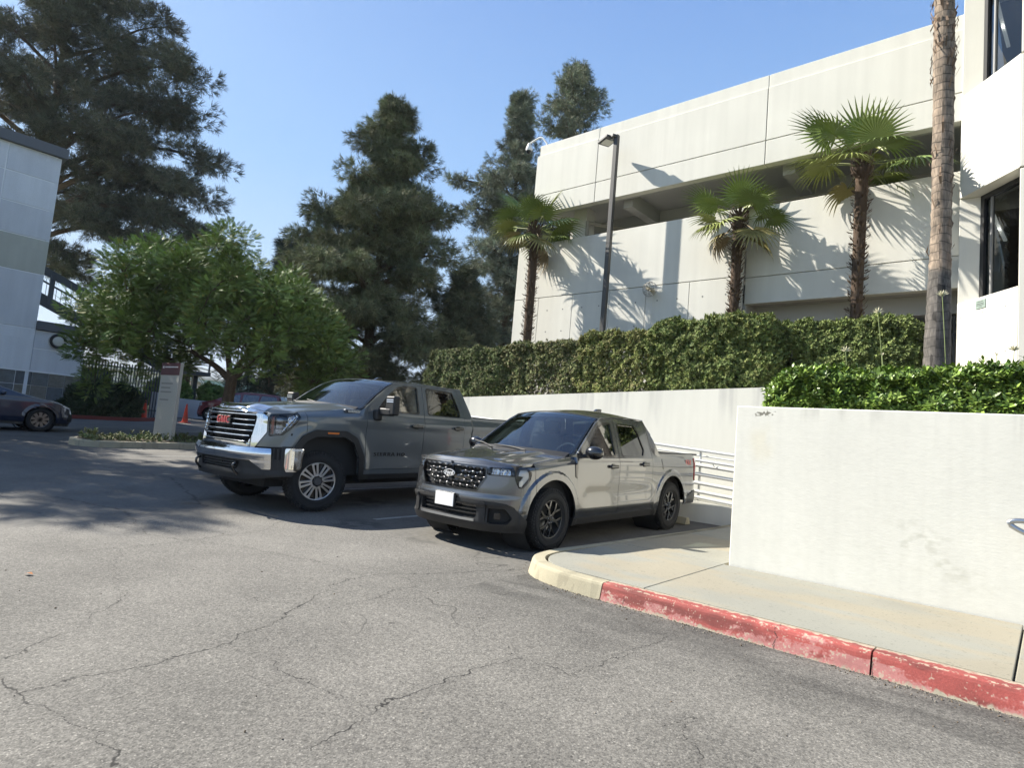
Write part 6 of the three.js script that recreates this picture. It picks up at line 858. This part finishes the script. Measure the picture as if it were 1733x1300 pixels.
fanPalm('rightmost and tallest fan palm, next to the bare tall trunk', [-3.27, 2.6, -14.75], 8.15, { seed: 11, n: 15, scale: 1.14, trunkR: .14, lean: [.03, 0], skirt: 0 });
// tall palm whose crown is above the picture
{
  const G = thing('tall_palm', 'tall bare palm trunk rising out of the top right', 'palm', null, [-1.55, 1.9, -12.7]), r = RNG(5), prof = [], H = 12.6;
  for (let i = 0; i <= 150; i++) { const y = i / 150 * H, ring = .006 * Math.sin(y * 34) + .004 * Math.sin(y * 61 + 1), up = sstep(4.6, 5.2, y); let R = lerp(.195, .145, sstep(0, 7, y)) + .012 * Math.sin(y * 1.3) + ring * (1 - .3 * up); if (y > 6.2) R += .02 * sstep(6.2, 7.2, y) * sstep(9.4, 8, y); if (y > 8.6) R = lerp(R, .11, sstep(8.6, 10.4, y)); prof.push(new THREE.Vector2(R, y)); }
  const g = new THREE.LatheGeometry(prof, 28), p = g.attributes.position, uv = g.attributes.uv; for (let i = 0; i < p.count; i++) { const a = Math.atan2(p.getZ(i), p.getX(i)), k = 1 + .05 * vnoise(a * 3 + 9, p.getY(i) * 5, 3) - .025; p.setX(i, p.getX(i) * k + .03 * Math.sin(p.getY(i) * .4)); p.setZ(i, p.getZ(i) * k); uv.setXY(i, uv.getX(i), p.getY(i) / H); } g.computeVertexNormals();
  const t = tex(256, 2048, (u, v) => { const y = v * H, n = fbm(u * 12, y * 5, 4, 3), f = vnoise(u * 70, y * 14, 5), ring = Math.abs(((y * 6.5 + .8 * fbm(u * 5, y * 1.5, 3, 9)) % 1) - .5), slit = vnoise(u * 22, y * 4, 13) > .8 ? .62 : 1; const e = y + .3 * (vnoise(u * 3, 1, 2) - .5); const low = [92, 88, 84], up = [134, 120, 106]; const m = sstep(3.1, 3.25, e); const rg = sstep(.1, .02, ring) * (.5 + vnoise(u * 5, y * 3, 19)); const k = (.66 + .55 * n + .3 * (f - .5)) * (1 - rg * lerp(.2, .32, m)) * lerp(slit, 1, m); return low.map((c, i) => lerp(c, up[i], m) * k); });
  mesh(clean(g), std('#ffffff', .95, { map: t, bumpMap: t, bumpScale: .012 }), 'trunk', G);
  const a = [], b = []; for (let i = 0; i < 420; i++) { const y = 3.2 + r() * 7, az = r() * 6.283, R = .158 - .05 * sstep(7, 9.6, y), o = V3(Math.cos(az), 0, Math.sin(az)), pz = o.clone().multiplyScalar(R).add(V3(.03 * Math.sin(y * .4), y, 0)); const dens = y > 6.6 ? .9 : .12; if (r() > dens) continue; blade(i % 2 ? a : b, pz, V3(o.x * .25, (r() < .5 ? 1 : -1) * .9, o.z * .25).normalize(), .018 + r() * .03, .14 + r() * .18, o, .9); } mesh(bladesGeo(a), std([.22, .15, .1], .95), 'bark_flaps', G).userData.kind = 'stuff'; mesh(bladesGeo(b), std([.12, .085, .06], .95), 'bark_flaps', G).userData.kind = 'stuff';
  for (let i = 0; i < 18; i++) { const el = lerp(1.2, -.5, i / 18), m = mesh(fans[el > .4 ? 0 : 1], palmGreen[i % 3], 'frond', G); m.scale.setScalar(1.8); m.quaternion.setFromEuler(new THREE.Euler(-el, i * 2.4, 0, 'YXZ')); m.position.set(0, H, 0).addScaledVector(V3(0, 0, 1).applyQuaternion(m.quaternion), 1.0); }
}
// ---------------------------------------------------------------- hedges
function leafSpray(seed, n, L, w, open) { const r = RNG(seed), a = []; for (let i = 0; i < n; i++) { const az = i * 2.399 + r(), op = open * (.6 + r() * .6), d = V3(Math.sin(op) * Math.cos(az), Math.cos(op), Math.sin(op) * Math.sin(az)), nn = V3(-Math.cos(op) * Math.cos(az), Math.sin(op), -Math.cos(op) * Math.sin(az)); blade(a, V3(0, i * L * .12, 0), d, w, L * (.8 + r() * .4), nn, .3); } return bladesGeo(a); }
function hedge(name, label, group, { x, y, z, seed, n, geos, cols, mat, round = .3, gapX = null, twig = 0, size = 1, rough = .12, up = .5 }) {
  const cx = (x[0] + x[1]) / 2, cy = (y[0] + y[1]) / 2, cz = (z[0] + z[1]) / 2, G = thing(name, label, 'hedge', group, [cx, y[0], cz]), r = RNG(seed), list = geos.map(() => []), hx = (x[1] - x[0]) / 2, hy = (y[1] - y[0]) / 2, hz = (z[1] - z[0]) / 2;
  const areas = [hx * hy * 4 * 1.6, hx * hz * 4 * 1.3, hy * hz * 8, hx * hy * 4 * .35], tot = areas.reduce((a, b) => a + b);
  for (let i = 0; i < n; i++) { let q = r() * tot, k = 0; while (q > areas[k]) q -= areas[k++]; let p = V3(r() * 2 - 1, r() * 2 - 1, r() * 2 - 1); const sd = r() < .5 ? -1 : 1; if (k === 0) p.z = 1; else if (k === 1) p.y = 1; else if (k === 2) p.x = sd; else p.z = -1;
    p.set(p.x * hx, p.y * hy, p.z * hz); const inner = V3(clamp(p.x, -hx + round, hx - round), clamp(p.y, -hy, hy - round), clamp(p.z, -hz + round * .8, hz - round * .8)), nn = p.clone().sub(inner); if (nn.lengthSq() > 1e-6) { const l = nn.length(); nn.multiplyScalar(1 / l); p = inner.addScaledVector(nn, Math.min(l, round)); } else nn.set(0, 0, k === 3 ? -1 : 1);
    const bump = rough * 2 * (fbm((p.x + cx) * 2.2 + 50, (p.y) * 2.2 + p.z * 2, 3, seed) - .5) + rough * 1.3 * (vnoise((p.x + cx) * 6 + 40, p.y * 6 + p.z * 5, seed + 4) - .5), dep = -Math.pow(r(), 1.8) * .3; p.addScaledVector(nn, bump + dep + (r() < .03 ? .08 * r() : 0));
    if (gapX && k !== 1) { const g = Math.exp(-(((p.x + cx - gapX[0]) / gapX[1]) ** 2)) * sstep(.55, .1, (p.y + hy) / (2 * hy)) ; if (r() < g * gapX[2]) continue; }
    const dir = nn.clone().add(V3((r() - .5) * 1.1, up + (r() - .5) * .8, (r() - .5) * 1.1)), kk = .8 + r() * .85, c = cols[Math.floor(r() * cols.length)], s = size * (.7 + r() * .6); const gi = i % geos.length; list[gi].push({ p: V3(p.x, p.y + hy, p.z), q: qOf(dir, r() * 6.28), s: V3(s, s, s), c: c.map((v) => v * kk) }); }
  if (twig) { const w = new MB(); for (let i = 0; i < twig; i++) { const bx = (gapX ? gapX[0] - cx + (r() - .5) * gapX[1] * 2.2 : (r() - .5) * hx * 1.8), bz = (r() - .2) * hz * .7, tip = V3(bx + (r() - .5) * .7, hy * 2 * (.6 + r() * .35), bz + (r() - .3) * .4); limb(w, [V3(bx * .9, 0, bz), V3(lerp(bx, tip.x, .4) + (r() - .5) * .1, tip.y * .45, bz), tip], .014, .004, 4); } w.build('stems', std([.26, .24, .2], .95), G); }
  list.forEach((l, i) => instanced(G, 'foliage', geos[i], mat, l));
  const core = new MB(); core.box(-hx + .3, hx - .3, .1, hy * 2 - .38, -hz + .25, hz - .34); if (!gapX) core.build('dark_core', std([.018, .02, .012], 1), G); return G;  // one solid near-black box fills the inside of the leaf shell
}
const smallLeaf = [leafSpray(1, 9, .045, .019, 1.0), leafSpray(2, 10, .04, .018, 1.2), leafSpray(3, 8, .055, .017, .8)], glossyLeaf = [leafSpray(11, 9, .062, .024, 1.05), leafSpray(12, 8, .058, .023, .85), leafSpray(13, 10, .066, .024, 1.2)];
const hedgeMat = leafMat(), glossMat = phy('#ffffff', .38, { specularIntensity: .6 });
const HG = 'clipped hedges on the terrace';
hedge('hedge', 'olive-brown hedge section at the left end, behind the larger truck', HG, { x: [-14.35, -11.3], y: [2.3, 3.88], z: [-13.5, -12.35], seed: 1, n: 17000, geos: smallLeaf, cols: [[.10, .125, .04], [.085, .115, .034], [.125, .125, .05]], mat: hedgeMat, size: 1.15 });
hedge('hedge', 'thin brownish hedge section with bare pale stems showing', HG, { x: [-11.4, -8.75], y: [2.4, 3.98], z: [-13.5, -12.4], seed: 2, n: 12000, geos: smallLeaf, cols: [[.12, .135, .044], [.10, .125, .04], [.15, .14, .058]], mat: hedgeMat, gapX: [-10.0, .75, .93], twig: 60, size: 1.15 });
hedge('hedge', 'yellow-green hedge section in front of the lamp post', HG, { x: [-8.9, -6.7], y: [2.5, 4.15], z: [-13.55, -12.4], seed: 3, n: 12500, geos: smallLeaf, cols: [[.16, .18, .046], [.13, .155, .042], [.18, .17, .06]], mat: hedgeMat, size: 1.15, gapX: [-7.0, .3, .6], twig: 24 });
hedge('hedge', 'tall dense green hedge section below the middle palm', HG, { x: [-6.9, -4.15], y: [2.5, 4.32], z: [-13.6, -12.35], seed: 4, n: 17000, geos: smallLeaf, cols: [[.115, .15, .036], [.09, .125, .032], [.15, .17, .045]], mat: hedgeMat, size: 1.15 });
hedge('hedge', 'square-cut green hedge between the two right-hand palms', HG, { x: [-4.0, -1.75], y: [2.6, 4.2], z: [-14.0, -12.75], seed: 5, n: 15000, geos: smallLeaf, cols: [[.125, .16, .04], [.105, .14, .036], [.15, .18, .05]], mat: hedgeMat, size: 1.15 });
hedge('bright_hedge', 'bright glossy green hedge on top of the white planter wall', null, { x: [-2.36, 2.6], y: [1.75, 2.4], z: [-8.6, -6.88], seed: 6, n: 24000, geos: glossyLeaf, cols: [[.125, .19, .034], [.10, .16, .03], [.16, .225, .045], [.075, .125, .026]], mat: glossMat, size: 1.05, rough: .075, up: .9, round: .3 });
hedge('dark_bush', 'dark rounded bush by the red kerb below the fence', null, { x: [-33.2, -31.0], y: [.75, 2.15], z: [-10.2, -7.7], seed: 8, n: 9000, geos: smallLeaf, cols: [[.03, .045, .016], [.04, .052, .02]], mat: hedgeMat, size: 2.2, round: .7, rough: .3 });
// shoots above the hedge and the seed heads rising from it
{
  const r = RNG(31), green = std([.2, .24, .09], .7), head = std([.5, .47, .33], .9);
  for (const [x, y, z, h, dx, t, l] of [[-1.52, 2.3, -8.4, 1.05, -.10, 1, 'leaning flower stalk with open seed head, second from the left'], [-1.86, 2.3, -8.2, .55, -.05, 1, 'short leftmost flower stalk with small head'], [-1.49, 2.3, -8.2, .48, -.03, 0, 'shortest flower stalk with closed bud'], [-.93, 2.3, -8.6, 1.25, -.07, 2, 'tallest flower stalk with round seed head by the palm trunk'], [-.52, 2.3, -9.2, .62, .0, 0, 'thin flower stalk with bud in front of the white bay'], [-.38, 2.3, -9.2, .68, .02, 2, 'rightmost flower stalk with flat seed head']]) {
    const G = thing('flower_stalk', l, 'flower', 'dry flower stalks above the bright hedge', [x, y, z]); new MB().tube([[0, 0, 0], [dx * .5, h * .55, 0], [dx, h, 0]], .0045, 6).build('stem', green, G);
    const m = new MB(), a = []; const n = t === 0 ? 6 : t === 1 ? 14 : 24; for (let i = 0; i < n; i++) { const az = i * 2.4, el = t === 0 ? 1.2 : lerp(1.4, .15, i / n), d = V3(Math.cos(az) * Math.cos(el), Math.sin(el), Math.sin(az) * Math.cos(el)); blade(a, V3(dx, h - .01, 0), d, .012, t === 0 ? .05 : .075, V3(-d.z, .2, d.x).normalize(), .2); } mesh(bladesGeo(a), head, 'seed_head', G);
  }
}
hedge('ground_cover', 'low green ground cover on the traffic island', null, { x: [-19.0, -17.95], y: [.45, .6], z: [-12, -4.9], seed: 9, n: 2200, geos: smallLeaf, cols: [[.09, .12, .035], [.12, .13, .05]], mat: hedgeMat, size: 1.6, round: .12, rough: .18 });
for (const [x, z, l] of [[-38.0, -13.9, 'sunlit green shrub on the low wall left of the pylon'], [-40.2, -17.6, 'sunlit green shrub on the low wall right of the pylon'], [-37.2, -9.6, 'yellow-green shrub behind the picket fence']]) hedge('sunlit_shrub', l, 'shrubs by the low wall', { x: [x - 1.1, x + .5], y: [1.6, 3.0], z: [z - .9, z + .9], seed: Math.round(-x * 10), n: 2600, geos: glossyLeaf, cols: [[.10, .16, .03], [.14, .19, .04]], mat: hedgeMat, size: 2, round: .6, rough: .3 });
// ---------------------------------------------------------------- town seen under the tree
{
  const teal = std([.22, .36, .36], .7), roof = std([.55, .54, .5], .8), tan = std([.42, .32, .25], .85), pale = std([.55, .53, .48], .85);
  const bl = (name, label, x, y, z, w, h, d, yaw, m, rm) => { const G = thing(name, label, 'building', 'far buildings', [x, y, z], yaw); box(-w / 2, w / 2, 0, h, -d / 2, d / 2, .1).build('wall', m, G); box(-w / 2 - .6, w / 2 + .6, h, h + .7, -d / 2 - .6, d / 2 + .6, .1).build('roof', rm, G); for (let i = 0; i < 7; i++) { const x0 = -w / 2 + w * (i + .3) / 7; box(x0, x0 + w / 7 * .4, h * .35, h * .72, d / 2 - .05, d / 2 + .06).build('window', std([.05, .07, .08], .3), G); } return G; };
  bl('warehouse', 'long teal warehouse with pale roof far behind the tree trunk', -172, -9, -92, 70, 19, 30, .95, teal, roof);
  bl('warehouse', 'tan far building with a flat white roof left of the pylon', -150, -9, -44, 30, 17, 20, 1.1, tan, pale);
  bl('warehouse', 'pale low building between the landing and the pylon', -120, -9, -33, 24, 16, 14, 1.1, pale, roof);
  bl('warehouse', 'second teal building further right behind the pine', -150, -9, -104, 40, 18, 20, .8, teal, roof);
  // tall poles of the practice range
  const r = RNG(4), pm = std([.09, .11, .12], .7); const spots = [[-118, -38, 17], [-113, -40, 20], [-120, -44, 15]]; for (let i = 0; i < 13; i++) spots.push([-112 + i * .4 + r() * 3, -50 - i * 1.25 - r() * .7, 17 + r() * 10]);
  spots.forEach(([x, z, h], i) => { const G = thing('range_pole', 'thin tall dark pole of the distant netting behind the tree', 'pole', 'netting poles', [x, -9, z]); new MB().cyl([0, 0, 0], [(r() - .5) * 1.6, h + 9, 0], .16, .09, 8).build('shaft', pm, G); });
}
function bushTree(label, [x, y, z], R, cols, seed, name = 'far_tree') { const G = thing(name, label, 'tree', 'far trees', [x, y, z]), r = RNG(seed), list = [[], [], []], wood = new MB(); limb(wood, [V3(0, -6, 0), V3(.1, 0, 0), V3(0, R * .9, 0)], .3, .1, 6); for (let k = 0; k < 16; k++) { const c = V3((r() - .5) * 2.4 * R, R * (.4 + r() * .9), (r() - .5) * 2.4 * R); limb(wood, [V3(0, R * .2, 0), c.clone().multiplyScalar(.6), c], .08, .02, 4); for (let i = 0; i < 60; i++) { const d = V3(r() * 2 - 1, r() * 2 - 1, r() * 2 - 1).normalize(), p = c.clone().addScaledVector(d, R * .55 * Math.cbrt(r())), kk = .6 + r() * .8, q = cols[Math.floor(r() * cols.length)], s = 2.6 + r() * 1.8; list[i % 3].push({ p, q: qOf(d, r() * 6), s: V3(s, s, s), c: q.map((v) => v * kk) }); } } wood.build('trunk', bark, G); const cr = new THREE.Group(); cr.name = 'crown'; G.add(cr); list.forEach((l, i) => instanced(cr, 'leaves', leaves[i], hedgeMat, l)); return G; }
const lilac = [[.22, .19, .27], [.26, .22, .3], [.14, .15, .1]], greyG = [[.10, .12, .08], [.13, .14, .10], [.08, .1, .06]];
bushTree('lilac-blooming tree beyond the wall left of the pylon', [-66, -1.2, -26.5], 2.6, lilac, 1); bushTree('lilac-blooming tree beyond the wall above the minivan roof', [-62, -1.3, -37], 2.6, lilac, 2); bushTree('lilac-blooming tree beyond the wall near the larger truck windscreen', [-58, -1.0, -41], 2.7, lilac, 3);
bushTree('grey-green tree beyond the wall between pylon and trunk', [-68, -1.4, -31.5], 2.4, greyG, 4); bushTree('grey-green tree beyond the wall behind the picket fence', [-60, -1.2, -20.5], 2.6, greyG, 5); bushTree('grey-green tree beyond the wall right of the trunk', [-57, -1.2, -46], 2.6, greyG, 6); bushTree('grey-green tree filling the view below the broad pine', [-52, -1.0, -50], 3.0, greyG, 7);
{ // feather palm by the pylon
  const G = thing('feather_palm', 'dusty feather palm behind the sign pylon', 'palm', null, [-47.6, -1.0, -18.3]), w = new MB(); limb(w, [V3(0, 0, 0), V3(.05, 3, 0), V3(0, 5.6, 0)], .3, .22, 9); w.build('trunk', bark, G); const r = RNG(12), m = phy([.16, .17, .09], .6);
  for (let i = 0; i < 30; i++) { const a = [], n = 26, L = 2.3, el = lerp(1.3, -.6, i / 30), az = i * 2.4; for (let k = 1; k < n; k++) { const t = k / n, y = t * Math.sin(el) * L - t * t * .8, z = t * Math.cos(el) * L; for (const s of [-1, 1]) blade(a, V3(0, y, z), V3(s * .8, -.15, .5).normalize(), .035, .5 * Math.sin(Math.PI * (.12 + .85 * t)), V3(0, 1, 0), .2); blade(a, V3(0, y, z), V3(0, Math.sin(el) - t * .6, Math.cos(el)).normalize(), .05, L / n * 1.4, V3(1, 0, 0)); } const f = mesh(bladesGeo(a), m, 'frond', G); f.position.y = 5.6; f.rotation.y = az; }
}
// ---------------------------------------------------------------- grit and litter
{
  const r = RNG(808), geo = new THREE.IcosahedronGeometry(1, 0), list = [], N = [[-3.93, -8.4], [-4.03, -7], [-4.1, -5.95], [-4.13, -5.5], [-4.05, -5.12], [-3.82, -4.86], [-3.5, -4.74], [-3.2, -4.7], [-2.9, -4.7], [4, -4.7]];
  for (let i = 0; i < 2600; i++) { const far = r() < .12; let x, z; if (far) { x = -9 + r() * 10; z = -4.6 + r() * 4.6; } else { const k = r() < .7 ? 8 : Math.floor(r() * 8), t = r(), a = N[k], b = N[k + 1], dx = b[0] - a[0], dz = b[1] - a[1], l = Math.hypot(dx, dz), o = Math.pow(r(), 3) * .16; x = lerp(a[0], b[0], t) - dz / l * o * (dz > 0 ? 1 : -1) * (k < 5 ? 1 : 0); z = lerp(a[1], b[1], t) + (k >= 5 ? o : 0); if (vnoise(x * 3, z * 3, 5) < .4 && r() < .7) continue; } const s = .002 + r() * r() * .006; list.push({ p: V3(x, GY(x, z) + s * .4, z), q: new THREE.Quaternion().setFromEuler(new THREE.Euler(r() * 6, r() * 6, r() * 6)), s: V3(s * (1 + r()), s * .7, s), c: r() < .5 ? [.12, .09, .06] : [.2, .18, .15] }); }
  const m = new THREE.InstancedMesh(geo, std('#ffffff', .95), list.length), M = new THREE.Matrix4(), c = new THREE.Color(); list.forEach((o, i) => { M.compose(o.p, o.q, o.s); m.setMatrixAt(i, M); m.setColorAt(i, c.setRGB(...o.c)); }); m.name = 'road_grit'; m.userData = { kind: 'stuff', label: 'brown grit gathered along the kerb foot and strewn on the asphalt', category: 'grit' }; scene.add(m);
  for (const [x, z, a, l] of [[-6.05, -1.35, .6, 'dry orange leaf lying on the asphalt at the left']]) { const L = thing('fallen_leaf', l, 'leaf', null, [x, GY(x, z) + .012, z], a), b = []; blade(b, V3(-.03, 0, 0), V3(1, .1, 0).normalize(), .04, .07, V3(0, 1, 0), .9); mesh(bladesGeo(b), std([.5, .2, .07], .8), 'blade', L); }
}
shade(scene);
renderer.render(scene, camera);
